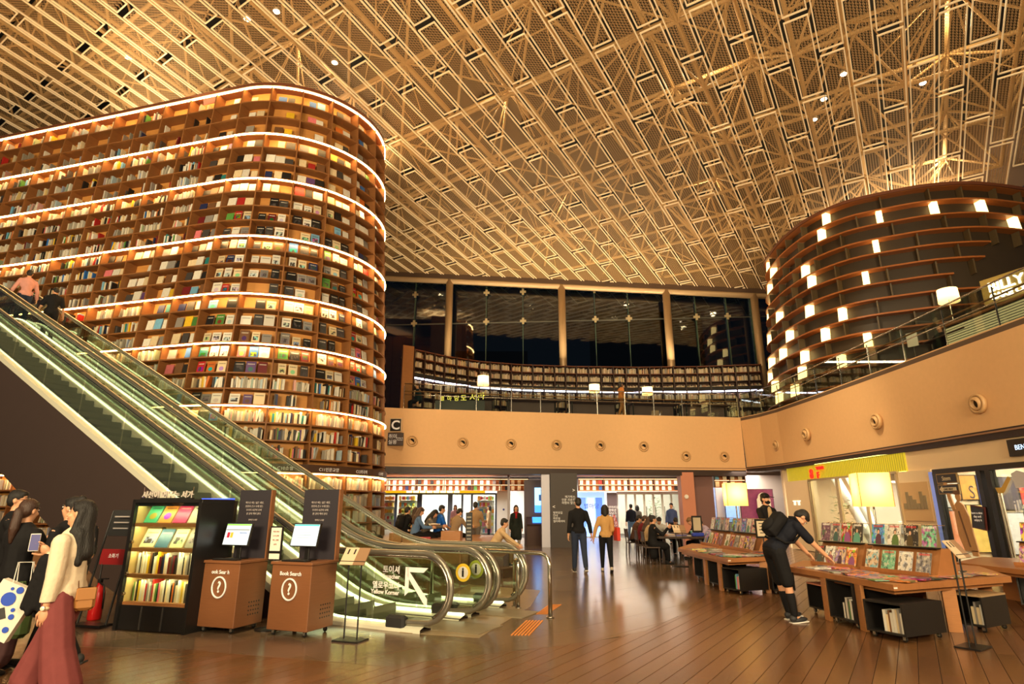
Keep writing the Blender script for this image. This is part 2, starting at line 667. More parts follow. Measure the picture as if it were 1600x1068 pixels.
def lay(name, du, dv, uu, vv, side, rng, gap, base, finish, rest):
    pieces = []
    rnd = random.Random(3)
    for r in range(int(rng[2] / dv), int(rng[3] / dv)):
        shift = ((r * 0.371) % 1.0) * du
        for k in range(int(rng[0] / du) - 1, int(rng[1] / du) + 1):
            a, b = k * du + shift + gap / 2, (k + 1) * du + shift - gap / 2
            c, d = r * dv + gap / 2, (r + 1) * dv - gap / 2
            poly = [tuple((uu * s + vv * t)[:2]) for s, t in ((a, c), (a, d), (b, d), (b, c))]
            m_ = (sum(p[0] for p in poly) / 4, sum(p[1] for p in poly) / 4)
            if not (-16 < m_[0] < 13 and 1.5 < m_[1] < 33):
                continue
            y0, sl = border_at(m_[0])
            n = (-sl * side, side)
            ln = math.hypot(*n)
            poly = clip_poly(poly, (m_[0], y0 + side * 0.004), (n[0] / ln, n[1] / ln))
            if len(poly) < 3:
                continue
            if sum(poly[i][0] * poly[(i + 1) % len(poly)][1] - poly[(i + 1) % len(poly)][0] * poly[i][1] for i in range(len(poly))) < 0:
                poly.reverse()
            f_ = rnd.uniform(0.80, 1.18)
            col = lin(base)
            col = (col[0] * f_, col[1] * f_ * rnd.uniform(0.94, 1.05), col[2] * f_ * rnd.uniform(0.85, 1.1), 1)
            pieces.append((px_area(poly), poly, col, rnd.uniform(-0.0012, 0.0)))
    pieces.sort(key=lambda p: -p[0])
    left = MB()
    for i, (a, poly, col, dz) in enumerate(pieces):
        if i < 300:
            o = MB().prism(poly, -0.014, dz).build(name, finish, floor)
            o.color = col
        else:
            left.prism(poly, -0.014, dz, 0, col)
    o = left.build(name + '_field', rest, floor)
    o['kind'] = 'stuff'


lay('plank', 1.26, 0.18, U, V_, -1, (-6, 30, -16, 12), 0.006, (108, 74, 48), plank_m, plank_s)
TU = Vector((0.70, 0.714, 0))
lay('tile', 1.2, 0.6, TU, Vector((TU.y, -TU.x, 0)), 1, (-8, 34, -26, 14), 0.006, (106, 86, 68), tile_m, tile_s)
landing = structure(MB().prism([(-1.45, 8.32), (-0.40, 8.0), (0.30, 10.4), (0.55, 12.3), (-0.9, 13.2)], -0.001, 0.004).build(
    'floor_landing_plate', mat('landing_stone', (150, 132, 104), 0.3, noise=0.18, nscale=2.2)))

# ================================================================== CEILING
ROW, PAN, KS, Z0 = 0.766, 3.4, 0.166, 18.21


def ceil_z(x, y):
    return Z0 - KS * (U.x * x + U.y * y)


def wall_y(x):
    return 31.78 - 0.076 * x


champagne = mat('champagne_metal', (248, 224, 188), 0.5, metal=0.0)
mesh_metal = mat('expanded_metal', (184, 146, 98), 0.55, metal=0.0)
pm = MB()
L_, W_ = PAN - 0.13, ROW - 0.085
for sy in (-1, 1):
    pm.box((0, sy * (W_ / 2 - 0.019), 0), (L_, 0.038, 0.05), mi=0)
for sx in (-1, 1):
    pm.box((sx * (L_ / 2 - 0.019), 0, 0), (0.038, W_ - 0.076, 0.05), mi=0)
nx_, ny_ = 30, 7
cw, ch = (L_ - 0.09) / nx_, (W_ - 0.09) / ny_
sw = 0.0095
for i in range(nx_):
    for j in range(ny_):
        x0, y0 = -L_ / 2 + 0.045 + i * cw, -W_ / 2 + 0.045 + j * ch
        off = cw / 2 if j % 2 else 0
        # one rib between two rows of holes and the two slanted webs of a hexagonal cell
        ax, bx, yb = x0 + off, x0 + off + cw / 2, y0
        if i == nx_ - 1 and off:
            ax, bx = x0 + off - cw, x0 + off - cw / 2
        pts = [(ax - cw * 0.20, yb + ch * 0.5), (ax + cw * 0.05, yb + ch * 0.02), (bx - cw * 0.05, yb + ch * 0.02), (bx + cw * 0.20, yb + ch * 0.5)]
        for (p, q) in ((pts[0], pts[1]), (pts[2], pts[3])):
            d = Vector((q[0] - p[0], q[1] - p[1], 0)).normalized()
            n = Vector((-d.y, d.x, 0)) * sw
            pm.add([Vector((p[0], p[1], 0.012)) - n, Vector((q[0], q[1], 0.02)) - n, Vector((q[0], q[1], 0.02)) + n, Vector((p[0], p[1], 0.012)) + n], [(0, 1, 2, 3)], 1)
        pm.add([(pts[1][0], yb - sw, 0.02), (pts[2][0], yb - sw, 0.02), (pts[2][0], yb + sw * 1.4, 0.02), (pts[1][0], yb + sw * 1.4, 0.02)], [(0, 1, 2, 3)], 1)
        pm.add([(pts[3][0], yb + ch * .5 - sw, 0.012), (pts[3][0] + cw * 0.6, yb + ch * .5 - sw, 0.012), (pts[3][0] + cw * 0.6, yb + ch * .5 + sw, 0.012), (pts[3][0], yb + ch * .5 + sw, 0.012)], [(0, 1, 2, 3)], 1)
panel_me = pm.mesh('ceiling_panel', [champagne, mesh_metal])
T_ = Vector((U.x, U.y, -KS)).normalized()
ROT = Matrix((T_, V_, T_.cross(V_))).transposed()
if ROT.col[2].z < 0:
    ROT = Matrix((T_, V_, -T_.cross(V_))).transposed()
    ROT = Matrix((T_, -V_, T_.cross(-V_))).transposed()
spots = []
for j in range(-46, 22):
    vc = 0.007 + j * ROW
    for i in range(-6, 9):
        sc = 19.84 + i * PAN + (PAN / 2 if j % 2 else 0)
        p = U * sc + V_ * vc
        y_end = wall_y(p.x)
        if p.y > y_end + 1.0 or p.y < 4 or p.x < -27 or p.x > 19:
            continue
        p.z = Z0 - KS * sc
        ok = any(seen(p + T_ * a, 160) for a in (-1.5, 0, 1.5))
        if ok:
            spots.append(((p - Vector((0, 0, EYE))).length, p))
spots.sort(key=lambda q: q[0])
# the ones over the book tower and behind it are hidden, rank what shows
roof = structure(MB().prism([(-32, 2), (24, 2), (24, 34), (-32, 34)], 0, 0.2).build('ceiling', mat('roof_deck', (24, 19, 15), 0.9)))
me = roof.data
for v in me.vertices:
    v.co.z += ceil_z(v.co.x, v.co.y) + 4.2
first = None
rest_pts = []
for k, (d, p) in enumerate(spots):
    if k < 300:
        o = obj('ceiling_panel', panel_me, roof)
        o.matrix_basis = Matrix.Translation(p) @ ROT.to_4x4()
        first = first or o
    else:
        rest_pts.append(p)
if rest_pts:
    pme = bpy.data.meshes.new('ceiling_panel_field')
    pme.from_pydata([tuple(p) for p in rest_pts], [], [])
    fo = obj('ceiling_panel_field', pme, roof)
    fo['kind'] = 'stuff'
    ng = bpy.data.node_groups.new('panels_on_points', 'GeometryNodeTree')
    ng.interface.new_socket('Geometry', in_out='INPUT', socket_type='NodeSocketGeometry')
    ng.interface.new_socket('Geometry', in_out='OUTPUT', socket_type='NodeSocketGeometry')
    gi, go = ng.nodes.new('NodeGroupInput'), ng.nodes.new('NodeGroupOutput')
    ip = ng.nodes.new('GeometryNodeInstanceOnPoints')
    oi_ = ng.nodes.new('GeometryNodeObjectInfo')
    oi_.inputs['Object'].default_value = first
    oi_.inputs['As Instance'].default_value = True
    oi_.transform_space = 'ORIGINAL'
    ip.inputs['Rotation'].default_value = ROT.to_euler()
    ng.links.new(gi.outputs[0], ip.inputs['Points'])
    ng.links.new(oi_.outputs['Geometry'], ip.inputs['Instance'])
    ng.links.new(ip.outputs[0], go.inputs[0])
    fo.modifiers.new('panels', 'NODES').node_group = ng
# space frame over the panels
truss_m = mat('truss_steel', (196, 158, 106), 0.6)
tb = MB()
rnd = random.Random(11)
SP = 2.9


def node(i, j, top):
    s, v = -2 + i * SP + (SP / 2 if top else 0), -30 + j * SP + (SP / 2 if top else 0)
    p = U * s + V_ * v
    p.z = Z0 - KS * s + (2.3 if top else 0.45)
    return p


def bar(a, b, r):
    if max(a.x, b.x) > 19 or min(a.x, b.x) < -29 or min(a.y, b.y) < 1 or a.y > wall_y(a.x) - 0.4 or b.y > wall_y(b.x) - 0.4:
        return
    if not (seen(a, 400) or seen(b, 400)):
        return
    tb.tube([a, b], r, 6, cap=False)


for i in range(14):
    for j in range(17):
        a, t = node(i, j, 0), node(i, j, 1)
        bar(a, node(i + 1, j, 0), 0.07)
        bar(a, node(i, j + 1, 0), 0.07)
        bar(t, node(i + 1, j, 1), 0.08)
        bar(t, node(i, j + 1, 1), 0.08)
        for q in (a, node(i + 1, j, 0), node(i, j + 1, 0), node(i + 1, j + 1, 0)):
            bar(t, q, 0.05)
        if (i + j) % 2:
            bar(a, node(i + 1, j + 1, 0), 0.035)
            bar(node(i, j + 1, 1), node(i + 1, j, 1), 0.035)
        # light hangers and secondary rods
        m_ = a.lerp(node(i + 1, j, 0), 0.5)
        bar(m_, t, 0.025)
        bar(a.lerp(node(i, j + 1, 0), 0.5), t, 0.025)
        bar(m_, a.lerp(node(i, j + 1, 0), 0.5), 0.025)
        c4 = (a, node(i + 1, j, 0), node(i, j + 1, 0), node(i + 1, j + 1, 0))
        for q in range(4):
            e1 = c4[q].lerp(c4[(q + 1) % 4 if q != 1 else 3], rnd.uniform(0.2, 0.8))
            bar(e1, t.lerp(c4[rnd.randrange(4)], rnd.uniform(0.0, 0.5)), rnd.choice((0.02, 0.03, 0.04)))
tr = tb.build('roof_truss', truss_m, roof, smooth=True)
tr['kind'] = 'stuff'
for s, v, e in ((12, -17, 90), (12, -9, 90), (19, -4, 110), (13, -1, 110), (21, 3, 130), (26, -6, 90), (24, -13, 90), (17, -12, 90), (28, 3, 110), (14, 6, 90)):
    p = U * s + V_ * v
    light('roof_space_lamp', 'POINT', (p.x, p.y, Z0 - KS * s + 1.9), e * 1.5, WARM, 0.25)
lamp_glow = mat('flood_lens', (255, 238, 210), 0.3, emis=14, ecol=(255, 228, 190))
FL = [(386, 30, 'white glowing floodlight above the ceiling mesh, largest of those over the book tower'),
      (432, 18, 'white floodlight above the mesh at the picture top, right of the largest one'),
      (200, 90, 'small floodlight glowing through ceiling mesh above the far left tower shelves'),
      (523, 98, 'small floodlight glowing through mesh above the curved tower end'),
      (1318, 116, 'floodlight in the roof trusses over the dark pavilion, topmost of its cluster'),
      (1287, 155, 'large white floodlight between trusses over the dark pavilion'),
      (1272, 187, 'white floodlight lowest in the cluster over the dark pavilion'),
      (1442, 130, 'small twin floodlight in the mesh right of the truss cluster')]
for px, py, lb in FL:
    d = ray(px, py)
    t = (Z0 + 0.9 - EYE) / (d.z + KS * (U.x * d.x + U.y * d.y))
    p = Vector((0, 0, EYE)) + d * t
    th = thing('floodlight', lb, 'lamp', p, rnd.uniform(0, 3), 'floodlights in the roof space')
    hs_ = MB().lathe([(0.05, 0.22), (0.11, 0.16), (0.13, 0.0), (0.115, 0.0)], n=14).build('housing', steel_b, th, True)
    MB().ball((0, 0, 0.01), (0.112, 0.112, 0.05), 14, 6).build('lens', lamp_glow, hs_, True)
    MB().tube([(0, 0, 0.2), (0, 0, 0.7)], 0.02).build('hanger', steel_b, th)

# ================================================================== BOOK TOWER
TK = 1.12
TC = Vector((-7.5, 17.9, 0)) * TK + Vector((0.2, -0.054, 0))
TR, PH0, DPH = 2.87 * TK, math.atan2(-0.9653, -0.2613), R(18.0)
TA = Vector((-8.25, 15.13, 0)) * TK + Vector((0.2, -0.054, 0))
TL = Vector((-0.9653, 0.2613, 0))
TN = Vector((-0.2613, -0.9653, 0))
B0, B1, BAYW = -12, 7, 0.965 * TK
ZT = EYE + (13.6 - EYE) * TK + 0.12
ZTOP = ZT + 0.13


def tower(b, z, inset=0.0):
    off = 0.058 * (ZT - z) - inset
    if b <= 0:
        p = TA + TL * (BAYW * -b) + TN * off
    else:
        a = PH0 + DPH * b
        p = TC + Vector((math.cos(a), math.sin(a), 0)) * (TR + off)
    return Vector((p.x, p.y, z))


def tower_dir(b):
    """(rightwards tangent, outward normal)"""
    if b <= 0:
        return -TL, TN
    a = PH0 + DPH * b
    return Vector((-math.sin(a), math.cos(a), 0)), Vector((math.cos(a), math.sin(a), 0))


TIERS = [(13.6, 11.93, 3), (11.93, 10.41, 3), (10.41, 8.59, 4), (8.59, 6.89, 4), (6.89, 5.51, 3), (5.51, 3.89, 4), (3.89, 2.60, 3), (2.38, 0.74, 4)]
TIERS = [(EYE + (a - EYE) * TK + (0.12 if a > 2.4 else 0), EYE + (b - EYE) * TK + (0.12 if b > 2.4 else 0), n) for a, b, n in TIERS]
ZB0, ZB1 = EYE + (2.38 - EYE) * TK, EYE + (2.58 - EYE) * TK
SB = list(range(B0, 0)) + [k / 4 for k in range(0, B1 * 4 + 1)]


def ring(z0, z1, i0, i1, name, m, bs=SB):
    """Closed strip along the tower front between two heights and two insets."""
    mb = MB()
    rows = [[tower(b, z1, i0), tower(b, z0, i0), tower(b, z0, i1), tower(b, z1, i1)] for b in bs]
    mb.grid(rows, closed=True)
    mb.add(rows[0], [(0, 1, 2, 3)])
    mb.add(rows[-1], [(3, 2, 1, 0)])
    return mb.build(name, m, tower_t)


tower_t = thing('book_tower', 'huge curved wooden bookcase tower with glowing light lines behind the escalators', 'bookcase', (0, 0, 0))
DEP = 0.40
ROWS = []
levels = set()
for ti, (za, zb, n) in enumerate(TIERS):
    for r in range(n):
        hi = za - (za - zb) * r / n
        lo = za - (za - zb) * (r + 1) / n
        ROWS.append((ti, r, lo + 0.02, hi - 0.02))
        levels.add(round(lo, 3))
for z in sorted(levels):
    ring(z - 0.02, z + 0.02, 0.0, DEP, 'shelf', shelf_wood)
ring(ZT, ZTOP, -0.02, DEP, 'cornice', mat('cornice_wood', (110, 62, 40), 0.5))
ring(ZB0, ZB1, -0.03, DEP, 'sign_band', mat('sign_band_brown', (70, 44, 28), 0.5))
MB().grid([[tower(b, 0.60, DEP), tower(b, ZTOP, DEP)] for b in SB]).build('back_panel', mat('back_wood', (206, 144, 74), 0.55, noise=0.12, nscale=3, stretch=(1, 1, 6)), tower_t)
for b in range(B0, B1 + 1):
    t, n = tower_dir(b)
    mb = MB()
    w = t * 0.02
    P = [tower(b, 0.60, -0.004) - w, tower(b, 0.60, -0.004) + w, tower(b, 0.60, DEP) + w, tower(b, 0.60, DEP) - w,
         tower(b, ZTOP - 0.1, -0.004) - w, tower(b, ZTOP - 0.1, -0.004) + w, tower(b, ZTOP - 0.1, DEP) + w, tower(b, ZTOP - 0.1, DEP) - w]
    mb.add(P, [(0, 1, 5, 4), (1, 2, 6, 5), (2, 3, 7, 6), (3, 0, 4, 7), (4, 5, 6, 7), (3, 2, 1, 0)])
    mb.build('upright', shelf_wood, tower_t)
for za, zb, n in TIERS:
    ring(za - 0.044, za - 0.022, -0.012, 0.05, 'led_strip', led)
MB().grid([[tower(b, ZTOP, 0.0), tower(b, ZTOP, 3.0) if b > 0 else tower(b, ZTOP, 5.0)] for b in SB]).build('top_board', shelf_wood, tower_t)
# inside of the tower, so that it is a closed body
MB().grid([[tower(b, z, DEP + 0.02) for z in (0.55, ZTOP)] for b in [7, 7.5, 8, 9, 10]]).build('rear_wall', shelf_wood, tower_t)
for b, s in ((3.5, 'C11인문교양'), (4.5, 'C12외국어'), (5.5, 'C13여행'), (2.5, 'C10소설')):
    t, n = tower_dir(b)
    p = tower(b, ZB0 + 0.06, -0.036)
    text(s, 0.12, ink, tower_t, p, math.atan2(t.y, t.x))

COLS = {'white': (226, 220, 206), 'cream': (222, 200, 160), 'grey': (140, 134, 128), 'black': (30, 28, 28), 'dark grey': (66, 62, 60), 'red': (176, 40, 36),
        'dark red': (104, 26, 30), 'orange': (212, 112, 40), 'yellow': (222, 180, 44), 'green': (82, 138, 62), 'teal': (38, 128, 128), 'blue': (48, 104, 176),
        'light blue': (120, 176, 208), 'navy': (32, 42, 82), 'pink': (214, 116, 122), 'brown': (112, 76, 48), 'purple': (96, 66, 118)}
CNAMES = list(COLS)
CW = [30, 18, 9, 13, 9, 3, 2, 2, 3, 2, 1.5, 2, 2.5, 2, 2, 4, 1]
ORD = ['', 'first', 'second', 'third', 'fourth', 'fifth', 'sixth', 'seventh', 'eighth', 'ninth', 'tenth', 'eleventh', 'twelfth', 'thirteenth', 'fourteenth',
       'fifteenth', 'sixteenth', 'seventeenth', 'eighteenth', 'nineteenth', 'twentieth', 'twenty-first', 'twenty-second', 'twenty-third', 'twenty-fourth',
       'twenty-fifth', 'twenty-sixth', 'twenty-seventh', 'twenty-eighth', 'twenty-ninth', 'thirtieth']
ORD += ['thirty-' + ORD[k] for k in range(1, 10)] + ['fortieth'] + ['forty-' + ORD[k] for k in range(1, 10)]


def pick(r_):
    n = r_.choices(CNAMES, CW)[0]
    c = lin(COLS[n])
    f_ = r_.uniform(0.8, 1.15)
    return n, tuple(min(1, v * f_) for v in c[:3]) + (1,)


def unit_book():
    """Closed book 1 x 1 x 1: covers, round-ish spine on the left, page block set in by a hair; front cover faces -y, foot at z = 0."""
    mb = MB()
    mb.box((0, -0.42, 0.5), (1, 0.16, 1))
    mb.box((0, 0.42, 0.5), (1, 0.16, 1))
    mb.box((-0.47, 0, 0.5), (0.06, 0.7, 1))
    mb.box((0.01, 0, 0.5), (0.94, 0.7, 0.96), mi=1)
    return mb.mesh('book', [cover_mat('book_cover', 'book'), paper_edge])


def face_out_layout(ti, r, b):
    if ti == 0:
        return 2 if b >= -1 else 0
    if ti in (1, 2):
        return 3 if b >= -1 else 0
    if ti == 3:
        return 3 if b >= (-4 if r < 2 else -3) else 0
    if ti == 4:
        return 3 if b >= -2 else 0
    if ti == 5:
        return 3 if (r in (0, 1) and b >= -1) or (r == 3 and -1 <= b < 2) else 0
    if ti == 6:
        return 3 if r < 2 and -2 <= b < 1 else 0
    return 0


rb = random.Random(5)
cand = []
shelved = MB()
for ri, (ti, r, z0, z1) in enumerate(ROWS):
    for b in range(B0, B1):
        h = z1 - z0
        k = face_out_layout(ti, r, b)
        bw = BAYW if b < 0 else DPH * (TR + 0.058 * (ZT - z0))
        if k:
            for q in range(k):
                if rb.random() < (0.25 if ti == 0 else 0.06):
                    continue
                w, hh = rb.uniform(0.21, 0.30), min(h - 0.05, rb.uniform(0.30, 0.41))
                f_ = (q + 1) / (k + 1) if k == 2 else (q + 0.5) / k
                f_ = 0.08 + 0.84 * f_ + rb.uniform(-0.02, 0.02)
                p = tower(b + f_, z0, 0.18)
                cand.append(((p - Vector((0, 0, EYE))).length, p, b + f_, w, hh, ri, b, q, k))
        else:
            fill = 0.55 if ti == 0 else (0.78 if ti == 1 else 0.93)
            if ti == 0 and rb.random() < 0.12:
                continue
            x = 0.05 + rb.uniform(0, 0.1)
            end = bw - 0.06
            base = rb.random()
            while x < end:
                w = rb.uniform(0.03, 0.07)
                if rb.random() > fill:
                    x += rb.uniform(0.1, 0.3)
                    continue
                if x + w > end:
                    break
                hh = min(h - 0.04, rb.uniform(0.25, 0.35) if h < 0.48 else rb.uniform(0.28, 0.42))
                bb = b + (x + w / 2) / bw
                t, n = tower_dir(bb)
                lean = rb.uniform(-0.03, 0.03) if rb.random() < 0.9 else 0.22
                p = tower(bb, z0 + hh / 2 + abs(lean) * 0.05, 0.09 + rb.uniform(0, 0.06))
                rot = Matrix((t, -n, Vector((0, 0, 1)))).transposed() @ Matrix.Rotation(lean, 3, 'Y')
                nm, c = pick(rb)
                if ti == 7 or base > 0.6:
                    c = tuple(0.55 * v + 0.45 * q for v, q in zip(c, (0.62, 0.56, 0.44, 1)))
                shelved.box(p + (-n) * 0.08, (w * 0.94, 0.18, hh), rot=rot, col=c, skip=(0, 3))
                x += w
visible = [c for c in cand if c[2] < 6.3]
visible.sort(key=lambda c: c[0] + (0 if 0.2 < c[2] else 2.0) + max(0, c[2] - 4.5) * 3)
chosen = set(id(c) for c in visible[:158])
book_me = unit_book()
bcover = MATS['book_cover']
for c in cand:
    d, p, bf, w, hh, ri, b, q, k = c
    t, n = tower_dir(bf)
    nm, col = pick(rb)
    tilt = R(9)
    yax = -n
    if id(c) in chosen:
        o = obj('book', book_me)
        rot = Matrix((t, yax, Vector((0, 0, 1)))).transposed() @ Matrix.Rotation(-tilt, 3, 'X')
        o.matrix_basis = Matrix.Translation(p) @ rot.to_4x4() @ Matrix.Diagonal((w, 0.028, hh, 1))
        o.color = col
        pos = (['left', 'middle', 'right'] if k == 3 else ['left', 'right'])[q]
        tag(o, '%s book, cover out: row %s from tower top, bay %s from right edge, %s' % (nm, ORD[ri + 1], ORD[B1 - b], pos), 'book', 'books shown cover out on the tower')
    else:
        rot = Matrix((t, yax, Vector((0, 0, 1)))).transposed() @ Matrix.Rotation(-tilt, 3, 'X')
        shelved.box(p + Vector((0, 0, hh / 2)) - n * hh * 0.08, (w, 0.028, hh), rot=rot, col=col)
o = shelved.build('shelved_book_mass', attr_mat('spine_print', 0.5, 'attr', 0.25, 40, (1, 1, 0.3)))
tag(o, 'rows of small book spines filling the tower shelves', 'books', 'books standing on the tower shelves', 'stuff')

# ================================================================== BALCONY, GLASS WALL
FAR = [(-9.5, 22.4), (-7, 23.2), (-4.42, 23.9), (0, 24.8), (5, 25.7), (10.25, 26.45)]
RGT = [(10.25, 26.45), (10.62, 25.3), (10.8, 24.0), (10.86, 21), (10.84, 16), (10.8, 11), (10.8, 4)]
SLAB = 5.4


def resample(P, step):
    out, L = [], 0
    pts = [Vector((p[0], p[1], 0)) for p in P]
    out.append(pts[0])
    for a, b in zip(pts, pts[1:]):
        n = max(1, round((b - a).length / step))
        out += [a.lerp(b, (k + 1) / n) for k in range(n)]
    return out


def offset_path(P, d):
    """Path moved d to its right-hand side (seen walking along it)."""
    out = []
    for i, p in enumerate(P):
        a, b = P[max(i - 1, 0)], P[min(i + 1, len(P) - 1)]
        t = (b - a).normalized()
        out.append(p + Vector((t.y, -t.x, 0)) * d)
    return out


def wall_strip(name, P, zs, offs, m):
    """Wall along a path: profile of (height, offset towards the hall)."""
    mb = MB()
    rows = []
    for i in range(len(P)):
        a, b = P[max(i - 1, 0)], P[min(i + 1, len(P) - 1)]
        t = (b - a).normalized()
        n = Vector((t.y, -t.x, 0))
        rows.append([Vector((P[i].x, P[i].y, z)) + n * o for z, o in zip(zs, offs)])
    mb.grid(rows)
    return structure(mb.build(name, m))


farP, rgtP = resample(FAR, 0.8), resample(RGT, 0.6)
fascia = wall_strip('wall_balcony', farP, [SLAB + 0.03, SLAB + 0.03, 3.1], [-0.35, 0, 0.02], plaster)
fascia_r = wall_strip('wall_balcony_right', rgtP, [SLAB + 0.03, SLAB + 0.03, 3.24], [-0.35, 0, -0.06], plaster)
band_m = mat('dark_bronze_band', (58, 46, 44), 0.45, metal=0.3)
wall_strip('trim_1', farP, [3.1, 3.1, 2.86, 2.86], [-0.3, 0.03, 0.03, -0.6], band_m)
wall_strip('trim_2', rgtP, [3.24, 3.24, 3.02, 3.02], [-0.5, -0.03, -0.05, -0.8], band_m)
slab_poly = [tuple(p[:2]) for p in farP] + [tuple(p[:2]) for p in rgtP[1:]] + [(30, 4), (30, 34), (-22, 34), (-22, 22.4)]
structure(MB().prism(slab_poly, SLAB - 0.12, SLAB).build('floor_balcony', mat('balcony_carpet', (96, 76, 60), 0.8)))
structure(MB().prism([(x, y - 0.02 if i else y) for i, (x, y) in enumerate(slab_poly)], 3.16, 3.2).build('ceiling_lower', mat('lower_ceiling', (150, 112, 84), 0.6)))

# air nozzles in the balcony front
noz_m = mat('nozzle_ring', (200, 160, 112), 0.45)


def nozzle(p, n, label):
    th = thing('air_nozzle', label, 'vent', p, 0, 'round air nozzles of the balcony front')
    ax = Vector(n).to_track_quat('Z', 'Y').to_matrix()
    MB().lathe([(0.23, -0.06), (0.23, 0.03), (0.18, 0.045), (0.18, -0.02)], n=20, axis=ax).build('ring', noz_m, th, True)
    tilt = (Vector(n) + Vector((0, 0, -0.25)) - Vector((0.2, 0, 0))).normalized().to_track_quat('Z', 'Y').to_matrix()
    noz_ = MB().lathe([(0.17, -0.08), (0.165, 0.03), (0.12, 0.085), (0.105, 0.085), (0.10, -0.03)], n=18, axis=tilt).build('nozzle', noz_m, th, True)
    MB().lathe([(0.1, 0.0), (0.0, 0.0)], n=16, axis=tilt).build('opening', dark, noz_)


def far_y(x):
    for a, b in zip(FAR, FAR[1:]):
        if a[0] <= x <= b[0]:
            return a[1] + (b[1] - a[1]) * (x - a[0]) / (b[0] - a[0])
    return FAR[-1][1]


for k, (x, z) in enumerate([(-4.02, 4.12), (-2.02, 4.09), (-0.05, 4.08), (1.87, 4.08), (3.76, 4.08), (5.68, 4.08), (7.55, 3.68), (9.3, 3.68)]):
    nozzle((x, far_y(x) - 0.012, z), (0.17, -0.98, 0), 'round air nozzle in far balcony front, %s one right of the C sign' % ORD[k + 1])
for k, (y, z) in enumerate([(24.4, 3.98), (21.8, 4.12), (17.5, 4.0), (13.57, 3.86)]):
    nozzle((10.80 - (0.02 if k else 0), y, z), (-1, 0.0, 0), 'round air nozzle in the bulging right balcony front, %s from its far corner' % ORD[k + 1])


# railings
def railing(P, label, gap, zs, post_m=steel):
    th = thing('balcony_railing', label, 'railing', (P[0].x, P[0].y, SLAB))
    o = -P[0] - Vector((0, 0, SLAB)) + Vector((0, 0, SLAB)) * 0
    base = Vector((P[0].x, P[0].y, 0))
    Q = offset_path(P, -0.14)
    for a, b in zip(Q, Q[1:]):
        t = (b - a).normalized()
        c = (a + b) / 2 - base
        MB().box((c.x, c.y, 0.56), ((b - a).length - gap, 0.014, 0.98), math.atan2(t.y, t.x)).build('glass_panel', clear, th)
    for p in Q:
        q = p - base
        MB().box((q.x, q.y, 0.5), (0.03, 0.02, 1.0)).build('post', post_m, th)
    MB().tube([p - base + Vector((0, 0, 1.08)) for p in Q], 0.024, 8).build('top_rail', post_m, th, True)
    Q2 = offset_path(P, -0.22)
    MB().tube([p - base + Vector((0, 0, 0.78)) for p in Q2], 0.024, 8).build('handrail', mat('handrail_wood', (150, 104, 62), 0.4), th, True)
    MB().tube([p - base + Vector((0, 0, 0.70 if False else 0.62)) for p in offset_path(P, -0.12)], 0.016, 6).build('lower_rail', post_m, th, True)
    return th


railing(resample(FAR[2:], 1.35), 'long glass railing with steel posts along the far balcony edge', 0.03, None)
railing(resample(RGT, 1.5), 'glass railing climbing towards the viewer above the right balcony front', 0.03, None)

# C sign hanging at the tower edge
th = thing('hanging_sign', 'square black and white C sign over a Korean sign board beside the tower edge', 'sign', (-4.72, 23.72, 3.9))
lb_ = MB().box((0.06, 0, 0.82), (0.50, 0.07, 0.56)).build('letter_board', mat('sign_cream', (214, 186, 150), 0.5), th)
MB().box((0.06, -0.04, 0.82), (0.42, 0.03, 0.48)).build('black_field', dark, lb_)
text('C', 0.5, ink, lb_, (0.06, -0.06, 0.65), bold=0.012)
sb_ = MB().box((0.08, 0, 0.26), (0.62, 0.07, 0.5)).build('shop_board', mat('sign_brown', (74, 62, 60), 0.5), th)
text('취미', 0.19, ink, sb_, (-0.03, -0.04, 0.30))
text('실용', 0.19, ink, sb_, (-0.03, -0.04, 0.08))
text('Hobby &\nPractical', 0.07, ink, sb_, (0.25, -0.04, 0.28))

# glass curtain wall behind the balcony
night = glass_mat('night_glass', (150, 165, 170), 0.16, 0.03)
gw = structure(MB().box((4, wall_y(4) + 0.1, SLAB + 0.15), (44, 0.2, 0.3), math.atan(-0.076)).build('wall_back', mat('wall_base', (60, 54, 50), 0.6)))
FINS = [-9.6, -7.5, -5.55, -3.52, -1.45, 0.62, 2.75, 4.62, 6.45, 8.42, 10.1, 11.75, 13.05, 15.0]
COLX = [-3.52, 2.75, 8.42, 13.05]
wi = 1
ang = math.atan(-0.076)
fin_m = mat('mullion_metal', (92, 92, 84), 0.4, metal=0.6)
for a, b in zip(FINS, FINS[1:]):
    for k, (za, zb) in enumerate(((SLAB + 0.3, 11.55), (11.6, None))):
        x = (a + b) / 2
        top = zb or (ceil_z(x, wall_y(x)) + 0.15)
        w = structure(MB().box((x, wall_y(x), (za + top) / 2), ((b - a) - 0.05, 0.03, top - za), ang).build('window_%d' % wi, night))
        wi += 1
for x in FINS:
    y = wall_y(x)
    zt = ceil_z(x, y)
    MB().box((x, y - 0.12, (SLAB + zt) / 2), (0.03, 0.22, zt - SLAB), ang).build('mullion', mat('fin_glass_green', (66, 84, 70), 0.25), gw)
    if x not in COLX:
        mb = MB()
        for zz in (11.57, 13.3):
            mb.box((x, y - 0.26, zz), (0.34, 0.05, 0.12), ang).box((x, y - 0.26, zz), (0.12, 0.06, 0.36), ang)
        mb.build('spider_clamp', mat('clamp_steel', (190, 176, 140), 0.4, metal=0.7), gw)
for a, b in zip(FINS, FINS[1:]):
    x = (a + b) / 2
    MB().box((x, wall_y(x) - 0.03, 11.575), (b - a, 0.06, 0.06), ang).build('transom', fin_m, gw)
pipe_m = mat('tan_steel_pipe', (186, 156, 118), 0.42, metal=0.35)
